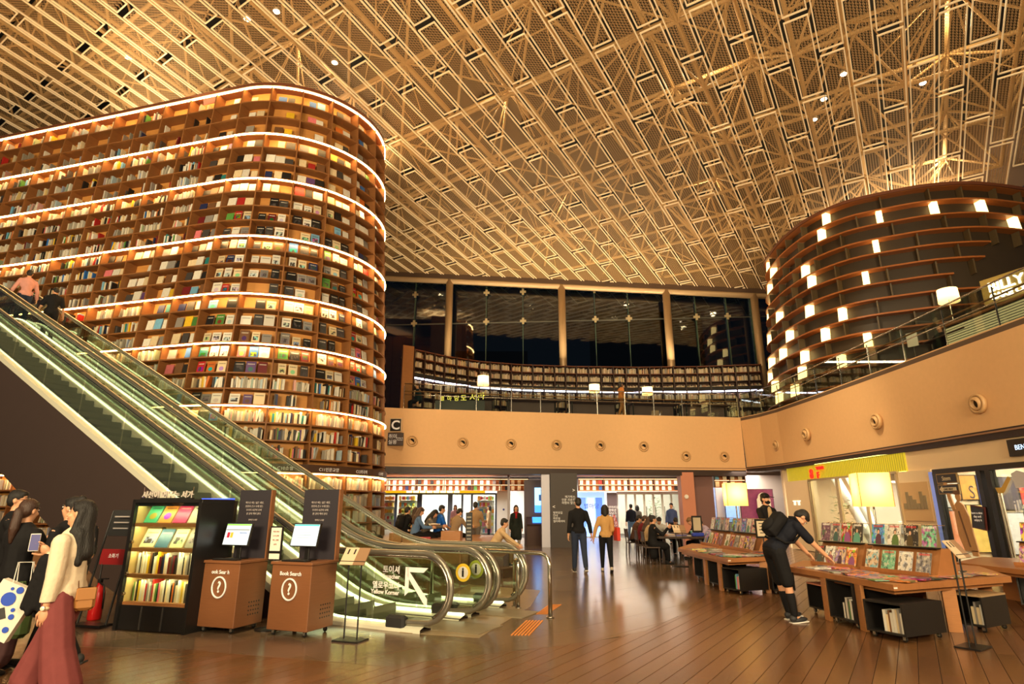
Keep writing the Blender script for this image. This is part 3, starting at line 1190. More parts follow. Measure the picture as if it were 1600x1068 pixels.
for x in COLX + [-9.4]:
    y = wall_y(x) - 0.75
    structure(MB().lathe([(0.2, SLAB), (0.2, ceil_z(x, y) - 0.05)], (x, y, 0), 18).build('column', pipe_m, None, True))
path = [Vector((x, wall_y(x) - 0.75, ceil_z(x, wall_y(x) - 0.75) - 0.28)) for x in range(-12, 19, 2)]
structure(MB().tube(path, 0.19, 12).build('trim_3', pipe_m, None, True))
gap = MB()
gap.grid([[Vector((x, wall_y(x) - 0.95, ceil_z(x, wall_y(x)) + z)) for z in (-0.12, 4.6)] for x in range(-30, 25, 3)])
structure(gap.build('wall_over_glass', mat('over_glass_brown', (84, 62, 46), 0.7)))
side = MB()
side.grid([[Vector((19.5, y, ceil_z(19.5, y) + z)) for z in (-0.3, 5)] for y in range(3, 33, 3)])
structure(side.build('wall_roof_side', mat('over_glass_brown', (84, 62, 46), 0.7)))
# things of the city beyond the glass: a dim tower block
blk = mat('night_block', (34, 38, 44), 0.7)
structure(MB().box((12, 52, 9), (9, 6, 18)).build('exterior_block', blk))
structure(MB().box((-2, 58, 8), (7, 6, 16)).build('exterior_block', blk))

# ------------------------------------------------------------------ balcony bookcase
BP = [(-4.95, 25.6), (-4.45, 26.2), (-3.2, 27.4), (-1.6, 28.5), (0.5, 29.2), (3.3, 29.6), (6.5, 29.75), (9.5, 29.6), (12.6, 29.15)]
bs = resample(BP[1:], 0.62)
bk = thing('balcony_bookcase', 'long low dark bookcase curving along the far balcony before the glass wall', 'bookcase', (0, 0, SLAB))
BH = 3.15
inner = offset_path(bs, 0.0)
outer = offset_path(bs, -0.34)
dk = mat('dark_walnut', (58, 34, 24), 0.5)
zr = [0.08, 0.5, 0.95, 1.40, 1.85, 2.30, 2.74]
for z in zr + [3.12]:
    rows = [[Vector((p.x, p.y, z + 0.02)), Vector((p.x, p.y, z - 0.02)), Vector((q.x, q.y, z - 0.02)), Vector((q.x, q.y, z + 0.02))] for p, q in zip(inner, outer)]
    MB().grid(rows, closed=True).build('shelf', dk if z < 2.7 else mat('walnut_top', (120, 66, 38), 0.5), bk)
for i, (p, q) in enumerate(zip(inner, outer)):
    t = (inner[min(i + 1, len(inner) - 1)] - inner[max(i - 1, 0)]).normalized()
    c = (p + q) / 2
    MB().box((c.x, c.y, BH / 2), (0.06, 0.38, BH), math.atan2(t.y, t.x)).build('upright', dk, bk)
MB().grid([[Vector((q.x, q.y, 0)), Vector((q.x, q.y, BH - 0.42))] for q in outer]).build('back_panel', mat('back_walnut', (70, 44, 30), 0.6), bk)
cool = mat('cool_strip', (236, 236, 255), 0.4, emis=7, ecol=(225, 225, 255))
for k, z in enumerate((1.80,)):
    for i in range(len(inner) - 1):
        a, b = inner[i], inner[i + 1]
        t = (b - a).normalized()
        c = (a + b) / 2
        MB().box((c.x - t.y * 0.0, c.y, z), ((b - a).length - 0.08, 0.03, 0.07), math.atan2(t.y, t.x)).build('light_strip', cool, bk)
    MB().grid([[Vector((p.x, p.y, z + 0.05)), Vector((p.x, p.y, z + 0.24))] for p in offset_path(bs, 0.01)]).build('name_band', dark_matt, bk)
e = BP[0]
MB().box((-4.72, 26.0, 1.58), (0.52, 0.10, 3.3), R(32)).build('end_panel', wood, bk)
sm = MB()
rb2 = random.Random(21)
for i in range(len(inner) - 1):
    a, b = inner[i], inner[i + 1]
    t = (b - a).normalized()
    n = Vector((-t.y, t.x, 0))
    L = (b - a).length
    for z in zr:
        h = 0.42
        x = 0.05
        while x < L - 0.08:
            w = rb2.uniform(0.022, 0.05)
            if rb2.random() < 0.93:
                hh = rb2.uniform(0.2, 0.3)
                nm, c = pick(rb2)
                c = tuple(0.5 * v + 0.5 * q for v, q in zip(c, (0.66, 0.5, 0.3, 1)))
                p = a + t * (x + w / 2) + n * 0.14
                sm.box((p.x, p.y, SLAB + z + 0.02 + hh / 2), (w * 0.92, 0.16, hh), math.atan2(t.y, t.x), col=c, skip=(0, 3))
            x += w
o = sm.build('balcony_book_mass', MATS['spine_print'])
tag(o, 'rows of tiny book spines filling the far balcony bookcase', 'books', 'books standing in the balcony bookcase', 'stuff')

# lamps on the balcony


def shade_mat(name, col, em):
    m, nt, b, N, L = new_mat(name)
    tr = N.new('ShaderNodeBsdfTranslucent')
    tr.inputs[0].default_value = lin(col)
    b.inputs['Base Color'].default_value = lin(col)
    b.inputs['Roughness'].default_value = 0.8
    b.inputs['Emission Color'].default_value = lin(col)
    b.inputs['Emission Strength'].default_value = em
    mx = N.new('ShaderNodeMixShader')
    mx.inputs[0].default_value = 0.6
    L.new(b.outputs[0], mx.inputs[1])
    L.new(tr.outputs[0], mx.inputs[2])
    L.new(mx.outputs[0], N['Material Output'].inputs[0])
    return m


shade_m = shade_mat('lamp_shade_lit', (255, 226, 160), 1.0)


def drum_lamp(loc, r, h, pole, label, sm_=shade_m):
    th = thing('table_lamp', label, 'lamp', loc, 0)
    MB().grid([[Vector((q * math.cos(R(a)), q * math.sin(R(a)), z)) for q, z in ((r, pole), (r * 0.94, pole + h))] for a in range(0, 361, 18)]).build('lamp_shade', sm_, th, True)
    st_ = MB().tube([(0, 0, 0.02), (0, 0, pole + h * 0.4)], 0.014).build('stem', steel, th)
    MB().ball((0, 0, pole + h * 0.45), 0.04).build('bulb', lamp_glow, st_, True)
    light('table_lamp_glow', 'POINT', (loc[0], loc[1], loc[2] + pole + h * 0.58), 30, (1, 0.78, 0.48), 0.05)
    MB().lathe([(0.1, 0), (0.1, 0.02), (0.02, 0.03)], n=14).build('base', steel, th)
    return th


tblm = mat('reading_table', (112, 92, 92), 0.5)


def low_table(x, y, rz, L, label, z=SLAB):
    th = thing('reading_table', label, 'table', (x, y, z), rz, 'reading tables on the far balcony')
    MB().bevbox((0, 0, 0.70), (L, 0.7, 0.05), 0.01).build('table_top', tblm, th)
    MB().box((0, 0.30, 0.42), (L - 0.1, 0.03, 0.5)).build('modesty_panel', mat('panel_mauve', (118, 96, 98), 0.6), th)
    for s in (-1, 1):
        for q in (-1, 1):
            MB().box((s * (L / 2 - 0.06), q * 0.28, 0.34), (0.05, 0.05, 0.68)).build('leg', dark_matt, th)
    return th


for k, x in enumerate((-1.9, 0.9, 3.7, 6.5, 9.0)):
    low_table(x, far_y(x) + 1.0, R(9), 2.3, 'mauve reading table behind the far railing, %s from the tower side' % ORD[k + 1])
drum_lamp((-1.27, far_y(-1.27) + 1.0, SLAB + 0.725), 0.26, 0.42, 0.58, 'glowing drum lamp on the far balcony, nearest to the book tower')
drum_lamp((3.75, far_y(3.75) + 1.0, SLAB + 0.725), 0.25, 0.36, 0.45, 'glowing drum lamp on the far balcony, middle one of three')
drum_lamp((6.25, far_y(6.25) + 1.0, SLAB + 0.725), 0.25, 0.36, 0.40, 'glowing drum lamp on the far balcony, last before the pavilion')
th = thing('glass_lettering', 'small glowing yellow Korean letters behind the far railing near the first lamp', 'sign', (-2.2, far_y(-2.2) + 0.35, SLAB + 0.5))
for i, (ch_, s) in enumerate(zip('별마당도서관', (0.22, 0.22, 0.26, 0.3, 0.4, 0.42))):
    text(ch_, s, mat('yellow_glow', (240, 226, 90), 0.5, emis=1.2), th, (-0.75 + 0.3 * i + (0.12 if i > 3 else 0), 0.07 * i * 0.2, 0))
MB().box((0, 0.06, -0.25), (2.1, 0.03, 0.5)).build('backing', dark, th)

# ================================================================== PAVILION
PV = [(14.5, 28.2), (12.24, 26.47), (11.7, 24.26), (11.69, 22.37), (11.93, 21.24), (12.59, 20.11), (13.7, 19.4), (14.83, 18.9), (16.39, 18.73), (18.54, 19.13), (21, 19.9), (24, 21)]


def catmull(P, n=20):
    P = [Vector((p[0], p[1], 0)) for p in P]
    out = []
    for i in range(len(P) - 1):
        a, b, c, d = P[max(i - 1, 0)], P[i], P[i + 1], P[min(i + 2, len(P) - 1)]
        for k in range(n):
            t = k / n
            out.append(0.5 * ((2 * b) + (-a + c) * t + (2 * a - 5 * b + 4 * c - d) * t * t + (-a + 3 * b - 3 * c + d) * t ** 3))
    out.append(P[-1])
    return out


pvc = catmull(PV, 20)
pvl = [0.0]
for a, b in zip(pvc, pvc[1:]):
    pvl.append(pvl[-1] + (b - a).length)


def pav(s, z, out=0.0):
    s = max(0, min(pvl[-1] - 1e-4, s))
    i = max(k for k in range(len(pvl) - 1) if pvl[k] <= s)
    t = (s - pvl[i]) / (pvl[i + 1] - pvl[i])
    p = pvc[i].lerp(pvc[i + 1], t)
    d = (pvc[i + 1] - pvc[i]).normalized()
    n = Vector((d.y, -d.x, 0))
    q = p + n * (0.09 * (12.6 - z) + out)
    return Vector((q.x, q.y, z)), d, n


PZ = 0.575
band_w = mat('pavilion_band', (168, 98, 48), 0.4, noise=0.12, nscale=4, stretch=(3, 3, 1))
pav_dark = mat('pavilion_panel', (62, 50, 36), 0.5, noise=0.08, nscale=3)
S = [k * 0.35 for k in range(int(pvl[-1] / 0.35) + 1)]
mb = MB().grid([[pav(s, z, -0.34)[0] for z in (SLAB, 12.62)] for s in S])
pavw = structure(mb.build('wall_pavilion', pav_dark, None, True))
ENDS = {4: 13.7, 5: 13.5, 6: 12.5, 7: 13.0}
for k in range(13):
    z = 12.6 - PZ * k
    e = ENDS.get(k, pvl[-1] if k < 4 else 14.5)
    rows = []
    for s in [q for q in S if q <= e]:
        rows.append([pav(s, z + 0.03, 0.0)[0], pav(s, z - 0.03, 0.0)[0], pav(s, z - 0.03, -0.35)[0], pav(s, z + 0.03, -0.35)[0]])
    m = MB().grid(rows, closed=True)
    m.add(rows[-1], [(0, 1, 2, 3)])
    m.build('band', band_w, pavw, False)
rows = [[pav(s, 12.7, 0.06)[0], pav(s, 12.58, 0.06)[0], pav(s, 12.58, -0.4)[0], pav(s, 12.7, -3)[0]] for s in S]
MB().grid(rows, closed=True).build('cornice', mat('cornice_wood', (110, 62, 40), 0.5), pavw)
niche = mat('niche_light', (255, 236, 180), 0.5, emis=3.4, ecol=(255, 218, 138))
SHIFT = -0.3
NL = [(4.0, 0), (8.96, 0), (8.7, 1), (10.82, 1), (12.53, 1), (14.16, 1), (15.33, 2), (10.55, 3), (7.75, 3), (8.07, 4), (10.09, 5), (4.73, 1), (4.17, 2), (2.88, 3), (5.35, 5),
      (7.86, 6), (9.23, 7), (3.82, 6), (6.37, 7), (8.51, 8), (5.66, 8), (7.42, 9), (9.03, 10), (9.89, 9), (4.06, 8), (7.19, 10), (4.51, 10), (3.3, 4), (6.6, 11), (5.0, 11), (3.6, 9)]
NL = [(s + SHIFT, k) for s, k in NL]
for s, k in NL:
    z1 = 12.6 - PZ * k - 0.035
    z0 = z1 - PZ + 0.07
    mb = MB()
    a, b = s - 0.07, s + 0.11
    P = [pav(a, z0, -0.04)[0], pav(b, z0, -0.04)[0], pav(b, z1, -0.04)[0], pav(a, z1, -0.04)[0],
         pav(a, z0, -0.3)[0], pav(b, z0, -0.3)[0], pav(b, z1, -0.3)[0], pav(a, z1, -0.3)[0]]
    mb.add(P, [(0, 1, 2, 3), (1, 5, 6, 2), (4, 0, 3, 7), (4, 5, 6, 7)])
    mb.build('niche_lamp', niche, pavw)
rn = random.Random(4)
for k in range(12):
    z1 = 12.6 - PZ * k - 0.03
    s = 1.0 + (k % 3) * 0.4
    e = ENDS.get(k, 17.5 if k < 4 else 12)
    while s < e:
        if all(not (kk == k and abs(ss - s) < 0.5) for ss, kk in NL):
            p0, d, n = pav(s, z1 - PZ / 2, -0.19)
            MB().box(p0, (0.05, 0.26, PZ - 0.06), math.atan2(d.y, d.x)).build('divider', mat('divider_brown', (88, 72, 48), 0.5), pavw)
        s += rn.uniform(0.9, 1.7)
# things on the right balcony
drum_lamp((12.3, 15.7, SLAB + 0.75), 0.26, 0.38, 0.95, 'glowing drum lamp standing behind the right balcony railing')
th = thing('cafe_table', 'dark cafe table carrying the drum lamp behind the right railing', 'table', (12.3, 15.7, SLAB))
MB().bevbox((0, 0, 0.72), (0.8, 1.6, 0.05), 0.01).build('table_top', dk, th)
for s in (-1, 1):
    MB().box((0, s * 0.6, 0.35), (0.5, 0.06, 0.7)).build('leg', dark_matt, th)
th = thing('shop_sign', 'glowing cafe sign BILLY ANGEL above the right railing', 'sign', (13.2, 14.55, SLAB + 1.62), R(-70))
bd_ = MB().box((0.5, 0.06, 0.19), (2.6, 0.08, 0.72)).build('board', mat('sign_olive', (150, 124, 60), 0.5, emis=0.25), th)
glow = mat('letter_glow', (255, 244, 220), 0.5, emis=5)
text('BILLY ANGEL', 0.36, glow, bd_, (-0.62, -0.0, 0.16), align='LEFT', depth=0.03, bold=0.006)
text('CAKE COMPANY', 0.22, glow, bd_, (-0.62, -0.0, -0.06), align='LEFT', depth=0.03, bold=0.006)
blind = mat('blind_slats', (150, 136, 104), 0.5)
th = thing('cafe_counter', 'cafe counter with a lit slatted front behind the right railing', 'counter', (12.0, 14.0, SLAB), R(-88))
MB().box((0, 0.25, 0.45), (3.2, 0.5, 0.9)).build('body', dark_matt, th)
for k in range(12):
    MB().box((0, -0.02, 0.12 + k * 0.065), (3.2, 0.03, 0.035)).build('slat', mat('slat_lit', (220, 208, 160), 0.5, emis=0.35, ecol=(250, 235, 170)), th)
MB().bevbox((0, 0.22, 0.93), (3.3, 0.62, 0.05), 0.01).build('counter_top', wood_h, th)
th = thing('menu_card', 'upright white menu card behind the right railing, left of the drum lamp', 'card', (11.9, 16.9, SLAB), R(-60))
MB().box((0, 0, 0.95), (0.3, 0.02, 0.42)).build('sheet', paper, th)
MB().tube([(0, 0.02, 0.02), (0, 0.02, 0.76)], 0.012).build('pole', steel, th)
MB().lathe([(0.14, 0), (0.14, 0.02), (0.02, 0.03)], n=14).build('base', steel, th)

# ================================================================== UNDER THE FAR BALCONY
SHOPW = (1.0, 0.86, 0.68)
light('shop_ceiling_light', 'AREA', (-4.0, 31.5, 3.05), 420, (1.0, 0.92, 0.82), 6, (-4.0, 31.5, 0), 2)
light('shop_ceiling_light', 'AREA', (-3.5, 36.2, 3.0), 900, (1.0, 0.95, 0.9), 7, (-3.5, 36.2, 0), 2.5)
light('shop_ceiling_light', 'AREA', (6.0, 31.0, 3.05), 420, SHOPW, 6, (6.0, 31.0, 0), 3)
light('shop_ceiling_light', 'AREA', (6.5, 36.2, 3.0), 520, (1.0, 0.93, 0.8), 7, (6.5, 36.2, 0), 2.5)
light('shop_ceiling_light', 'AREA', (10.6, 27.5, 3.05), 170, SHOPW, 2, (10.6, 27.5, 0), 3)
far_wall = structure(MB().box((0, 38.4, 1.6), (44, 0.2, 3.4)).build('wall_far', mat('far_wall_white', (236, 226, 214), 0.6)))
structure(MB().box((-9.6, 34, 1.6), (0.2, 9, 3.4)).build('wall_left_shop', cream))
shopframe = mat('shop_frame_blue_grey', (66, 74, 92), 0.4, metal=0.3)
SY = 33.6


def fx(px, y, z=1.2):
    """X of a pixel column on the plane at depth y near height z."""
    c, s = math.cos(PITCH), math.sin(PITCH)
    return (px - 800) / FOC * (y * c + (z - EYE) * s)


xs = [fx(p, SY) for p in (598, 618, 655, 703, 722, 737, 775)]
sf = structure(MB().box(((xs[0] + xs[-1]) / 2 - 1.5, SY, 2.26), (xs[-1] - xs[0] + 3.4, 0.16, 0.10)).build('trim_4', shopframe))
MB().box(((xs[0] + xs[-1]) / 2 - 1.5, SY, 0.06), (xs[-1] - xs[0] + 3.4, 0.16, 0.12)).build('sill', shopframe, sf)
for x in xs:
    MB().box((x, SY, 1.15), (0.12 if x != xs[2] and x != xs[3] else 0.26, 0.14, 2.2)).build('mullion', shopframe, sf)
wi2 = wi
for a, b in zip(xs, xs[1:]):
    structure(MB().box(((a + b) / 2, SY + 0.02, 1.16), (b - a - 0.14, 0.02, 2.1)).build('window_%d' % wi2, clear))
    wi2 += 1
yel = mat('yellow_lightbox', (250, 196, 30), 0.5, emis=0.9, ecol=(250, 190, 20))
th = thing('shop_lightbox', 'long yellow light box sign over the shop windows behind the seated people', 'sign', (xs[2], SY - 0.2, 2.33))
MB().box((-0.6, 0, 0.06), (xs[-1] - xs[0] + 2.2, 0.12, 0.17)).build('lightbox', yel, th)
wl = mat('white_lightbox', (235, 242, 255), 0.5, emis=2.0)
for k in range(8):
    MB().box((-0.55 + 0.37 * k, -0.065, 0.06), (0.3, 0.04, 0.14)).build('light_letter', wl, th)
structure(MB().box((fx(787, SY), SY - 0.1, 1.25), (fx(797, SY) - fx(776, SY), 0.4, 2.5)).build('pillar_white', white))
th = thing('round_sticker', 'small dark blue round sticker on the white shop pillar', 'sticker', (fx(787, SY) + 0.0, SY - 0.32, 1.43))
MB().lathe([(0.055, 0), (0.055, 0.012)], n=14, axis=Matrix.Rotation(R(90), 3, 'X')).build('disc', mat('sticker_blue', (30, 40, 120), 0.4), th)
# goods inside that shop
rg = random.Random(8)
GOODS = [(226, 120, 120), (236, 150, 60), (240, 200, 90), (210, 70, 70), (240, 230, 220), (120, 170, 210), (150, 190, 90), (230, 140, 180)]
for k, (px0, px1, lb) in enumerate(((588, 616, 'shop rack of pink and orange packets behind the far left pane'), (622, 650, 'shop rack of yellow packets behind the second shop pane'),
                                    (745, 772, 'shop rack of mixed goods behind the wide right shop pane'))):
    x0, x1 = fx(px0, 35.3), fx(px1, 35.3)
    th = thing('goods_rack', lb, 'rack', ((x0 + x1) / 2, 35.4, 0), 0, 'goods racks in the far shop')
    w = x1 - x0
    MB().box((0, 0.2, 1.05), (w, 0.04, 2.1)).build('back_board', white, th)
    for q in range(6):
        z = 0.12 + 0.36 * q
        sv_ = MB().box((0, 0, z), (w, 0.4, 0.03)).build('shelf', white, th)
        g = MB()
        x = -w / 2 + 0.03
        while x < w / 2 - 0.12:
            ww = rg.uniform(0.08, 0.16)
            g.box((x + ww / 2, -0.05, z + 0.015 + 0.12), (ww * 0.9, 0.2, rg.uniform(0.16, 0.26)), col=lin(rg.choice(GOODS[:3] if k == 0 and q > 2 else GOODS)))
            x += ww
        o = g.build('packets', MATS['spine_print'], sv_)
        o['kind'] = 'stuff'
th = thing('shop_poster', 'white and blue poster inside the far shop left of the blue shirted man', 'poster', (fx(682, 36), 36.6, 1.0))
MB().box((0, 0.03, -0.02), (0.05, 0.05, 1.96)).build('pole', dark_matt, th)
MB().box((0, 0, 0.5), (0.9, 0.03, 1.1)).build('sheet', mat('poster_blue_white', (196, 210, 240), 0.5, noise=0.4, nscale=5), th)
th = thing('bouquet', 'large yellow green plant inside the far shop window', 'plant', (fx(641, 34.6), 34.6, 0))
MB().lathe([(0.16, 0), (0.2, 0.5), (0.17, 0.5), (0.16, 0.45)], n=14).build('pot', mat('pot_grey', (120, 116, 110), 0.6), th, True)
lf = MB()
for k in range(160):
    a, e, r = rg.uniform(0, 6.28), rg.uniform(-0.3, 1.3), rg.uniform(0.25, 0.62)
    p = Vector((math.cos(a) * math.cos(e) * r, math.sin(a) * math.cos(e) * r, 1.15 + math.sin(e) * r))
    d = Vector((rg.uniform(-1, 1), rg.uniform(-1, 1), rg.uniform(-1, 1))).normalized()
    n = d.cross(Vector((0, 0, 1))).normalized() * 0.04
    lf.add([p, p + d * 0.09 + n, p + d * 0.18, p + d * 0.09 - n], [(0, 1, 2, 3)])
lf.build('foliage', mat('yellow_leaves', (214, 196, 60), 0.5), th)
MB().tube([(0, 0, 0.4), (0, 0, 1.0)], 0.03).build('stem', mat('stem_green', (80, 90, 40), 0.6), th)
# lit book compartments over the shops
lit_w = mat('lit_shelf_wood', (196, 120, 66), 0.5)
lit_mass = MB()


shop_led = mat('shop_led', (255, 222, 170), 0.4, emis=7.0, ecol=(255, 206, 142))


def lit_shelf(x0, x1, y, label):
    th = thing('lit_bookshelf', label, 'bookshelf', ((x0 + x1) / 2, y, 2.40))
    w = x1 - x0
    MB().box((0, 0.16, 0.30), (w, 0.02, 0.62)).build('back_panel', lit_w, th)
    for z in (0.0, 0.30, 0.60):
        MB().box((0, 0, z), (w, 0.34, 0.025)).build('shelf', lit_w, th)
    n = max(2, round(w / 1.5))
    for k in range(n + 1):
        MB().box((-w / 2 + w * k / n, 0, 0.30), (0.03, 0.35, 0.62)).build('upright', mat('shelf_dark', (80, 50, 30), 0.5), th)
    for z in (0.285, 0.585):
        MB().box((0, -0.10, z), (w, 0.03, 0.012)).build('light_strip', shop_led, th)
    for r_ in (0, 1):
        m = int(w / 0.33)
        for k in range(m):
            nm, c = pick(rg)
            if rg.random() < 0.55:
                c = lin((246, 232, 196))
            lit_mass.box(((x0 + x1) / 2 - w / 2 + w * (k + 0.5) / m, y - 0.02, 2.40 + r_ * 0.30 + 0.125), (0.17, 0.03, rg.uniform(0.18, 0.23)), col=c)


lit_shelf(fx(560, 32.4), fx(826, 32.4), 32.4, 'lit shelf of books over the yellow shop sign on the left')
lit_shelf(fx(905, 32.4), fx(1064, 32.4), 32.4, 'lit shelf of books over the bright doors right of the dark pillar')
lit_shelf(fx(1119, 26.8), fx(1168, 26.8), 26.8, 'short lit shelf of books beside the salmon column')
tag(lit_mass.build('display_book_mass', MATS['spine_print']), 'small books shown cover out on the lit shelves over the shops', 'books', 'books on the lit shelves', 'stuff')
# dark pillar with directory, pale column, info point
structure(MB().box((2.12, 25.45, 1.45), (1.10, 1.1, 2.9)).build('pillar_dark', mat('pillar_brown', (52, 42, 38), 0.5)))
px_ = thing('directory_lettering', 'white Korean directory lettering on the dark pillar', 'sign', (2.12, 24.89, 0))
text('>', 0.2, ink, px_, (0.40, 0, 2.15))
text('메가박스\n인문 라운지\n여행의 발견', 0.115, ink, px_, (0.46, 0, 1.92), align='RIGHT')
text('<', 0.2, ink, px_, (-0.42, 0, 1.50))
text('별마당길\n안내\n화장실\n엘리베이터', 0.105, ink, px_, (-0.46, 0, 1.30), align='LEFT')
structure(MB().box((1.38, 25.3, 1.45), (0.34, 0.5, 2.9)).build('pillar_pale', mat('pillar_lilac', (206, 206, 226), 0.4)))
scr_blue = mat('screen_blue', (70, 150, 240), 0.3, emis=2.2, ecol=(60, 140, 245))
scr_cyan = mat('screen_cyan', (150, 215, 250), 0.3, emis=2.6, ecol=(140, 205, 250))
th = thing('information_point', 'dark information stand with a glowing blue map screen under the balcony', 'information stand', (0.98, 26.4, 0))
MB().box((0.1, 0.35, 1.35), (1.1, 0.16, 2.7)).build('panel', mat('info_mauve', (96, 78, 84), 0.5), th)
sc_ = MB().box((0.32, 0.25, 1.86), (0.62, 0.05, 1.02)).build('screen', scr_cyan, th)
MB().box((0.32, 0.22, 1.48), (0.62, 0.02, 0.30)).build('screen_footer', scr_blue, sc_)
MB().box((0.32, 0.22, 1.95), (0.26, 0.02, 0.26)).build('screen_picture', mat('screen_dark', (30, 90, 150), 0.3, emis=0.6), sc_)
c = MB()
c.add([(-0.35, 0.2, 1.15), (0.55, 0.2, 1.15), (0.55, -0.35, 0.86), (-0.35, -0.35, 0.86), (-0.35, 0.2, 0.0), (0.55, 0.2, 0.0), (0.55, -0.2, 0.0), (-0.35, -0.2, 0.0), (0.55, -0.3, 0.78), (-0.35, -0.3, 0.78)],
      [(0, 1, 2, 3), (3, 2, 8, 9), (9, 8, 6, 7), (0, 3, 9, 7, 4), (1, 5, 6, 8, 2), (0, 4, 5, 1)])
cn_ = c.build('console', mat('info_brown', (84, 62, 56), 0.5), th)
MB().box((0.2, -0.08, 1.03), (0.62, 0.46, 0.02), rot=Matrix.Rotation(R(27.8), 3, 'X')).build('touch_screen', scr_blue, cn_)
text('층별안내', 0.07, ink, th, (0.32, 0.205, 2.24))
structure(MB().box((-0.15, 28.0, 1.45), (0.1, 3.2, 2.9)).build('wall_info', mat('wall_lilac', (196, 186, 190), 0.5)))
# bright partition, doors, posters right of the pillar
lbx = mat('blue_lightbox', (150, 185, 250), 0.4, emis=1.25, ecol=(150, 185, 250))
th = thing('blue_poster_wall', 'pale blue backlit poster wall seen beyond the walking couple', 'poster', (fx(925, 33), 33.2, 0))
w = fx(947, 33) - fx(904, 33)
MB().box((0, 0, 1.2), (w, 0.1, 2.3)).build('lightbox', lbx, th)
for k, px in enumerate((911, 924, 937)):
    MB().box((fx(px, 33) - fx(925, 33), -0.07, 1.3), (0.36, 0.03, 1.5)).build('poster', mat('poster_blue_%d' % k, [(110, 160, 240), (210, 225, 250), (80, 130, 230)][k], 0.4, noise=0.3, nscale=5, emis=0.7), th)
text('별마당', 0.3, mat('letter_blue', (50, 90, 200), 0.4), th, (0, -0.1, 1.5))
th = thing('brown_directory', 'tall brown directory panel with white lettering between the blue posters and glass doors', 'sign', (fx(957, 32.8), 32.8, 0))
MB().box((0, 0, 1.15), (0.52, 0.12, 2.3)).build('panel', mat('info_mauve', (96, 78, 84), 0.5), th)
text('아쿠아리움\n영화관\n식당가\n주차장\n호텔\n백화점\n공항터미널', 0.15, ink, th, (0, -0.065, 1.5))
dx0, dx1 = fx(966, 33.6), fx(1066, 33.6)
dw = structure(MB().box(((dx0 + dx1) / 2, 33.8, 2.3), (dx1 - dx0, 0.2, 0.14)).build('door_1', mat('door_white', (240, 236, 220), 0.5)))
n = 7
for k in range(n + 1):
    MB().box((dx0 + (dx1 - dx0) * k / n, 33.8, 1.15), (0.10, 0.14, 2.3)).build('stile', MATS['door_white'], dw)
for k in range(n):
    MB().box((dx0 + (dx1 - dx0) * (k + 0.5) / n, 33.8, 1.15), ((dx1 - dx0) / n - 0.1, 0.02, 2.2)).build('pane', clear, dw)
    if k > 2:
        MB().tube([(dx0 + (dx1 - dx0) * (k + 0.15) / n, 33.65, 0.7), (dx0 + (dx1 - dx0) * (k + 0.15) / n, 33.65, 1.6)], 0.025).build('handle', steel, dw)
th = thing('green_plant', 'tall leafy plant behind the white glass doors', 'plant', (fx(1022, 35), 35, 0))
MB().lathe([(0.18, 0), (0.24, 0.4), (0.2, 0.4)], n=14).build('pot', white, th, True)
lf = MB()
for k in range(140):
    a, r, z = rg.uniform(0, 6.28), rg.uniform(0.05, 0.4), rg.uniform(0.5, 2.0)
    p = Vector((math.cos(a) * r, math.sin(a) * r, z))
    d = Vector((math.cos(a), math.sin(a), rg.uniform(-0.6, 0.6))).normalized()
    nn = d.cross(Vector((0, 0, 1))).normalized() * 0.06
    lf.add([p, p + d * 0.13 + nn, p + d * 0.28, p + d * 0.13 - nn], [(0, 1, 2, 3)])
lf.build('foliage', mat('leaf_green', (86, 120, 44), 0.5), th)
MB().tube([(0, 0, 0.4), (0, 0, 1.6)], 0.025).build('stem', MATS['stem_green'], th)
# salmon column and brown wall to its right
structure(MB().box((7.52, 26.3, 1.5), (0.56, 0.6, 3.0)).build('pillar_salmon', mat('salmon_paint', (196, 128, 100), 0.6)))
structure(MB().box((8.28, 26.7, 1.5), (1.0, 0.3, 3.0)).build('wall_brown', mat('mauve_brown', (120, 84, 78), 0.6)))
th = thing('wall_clock', 'round white disc high on the salmon column', 'disc', (7.42, 25.98, 1.98))
MB().lathe([(0.09, 0), (0.09, 0.03), (0.07, 0.035)], n=18, axis=Matrix.Rotation(R(90), 3, 'X')).build('disc', white, th, True)
text('소화전', 0.13, mat('letter_red', (190, 50, 40), 0.5), thing('hydrant_lettering', 'small red lettering low on the salmon column', 'sign', (7.52, 25.985, 0.95)), (0, 0, 0))
structure(MB().box((11.3, 28.6, 1.5), (5.1, 0.2, 3.0)).build('wall_poster', mat('poster_wall_white', (226, 216, 214), 0.5)))


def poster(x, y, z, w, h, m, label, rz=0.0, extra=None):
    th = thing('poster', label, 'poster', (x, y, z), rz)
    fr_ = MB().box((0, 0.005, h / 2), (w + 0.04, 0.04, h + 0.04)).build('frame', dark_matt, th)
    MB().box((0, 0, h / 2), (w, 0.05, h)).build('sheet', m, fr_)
    if z > 0.1 and y != 15.94:
        for q in (-1, 1):
            MB().box((q * w * 0.35, 0.01, -z / 2), (0.03, 0.03, z)).build('leg', dark_matt, th)
    return th


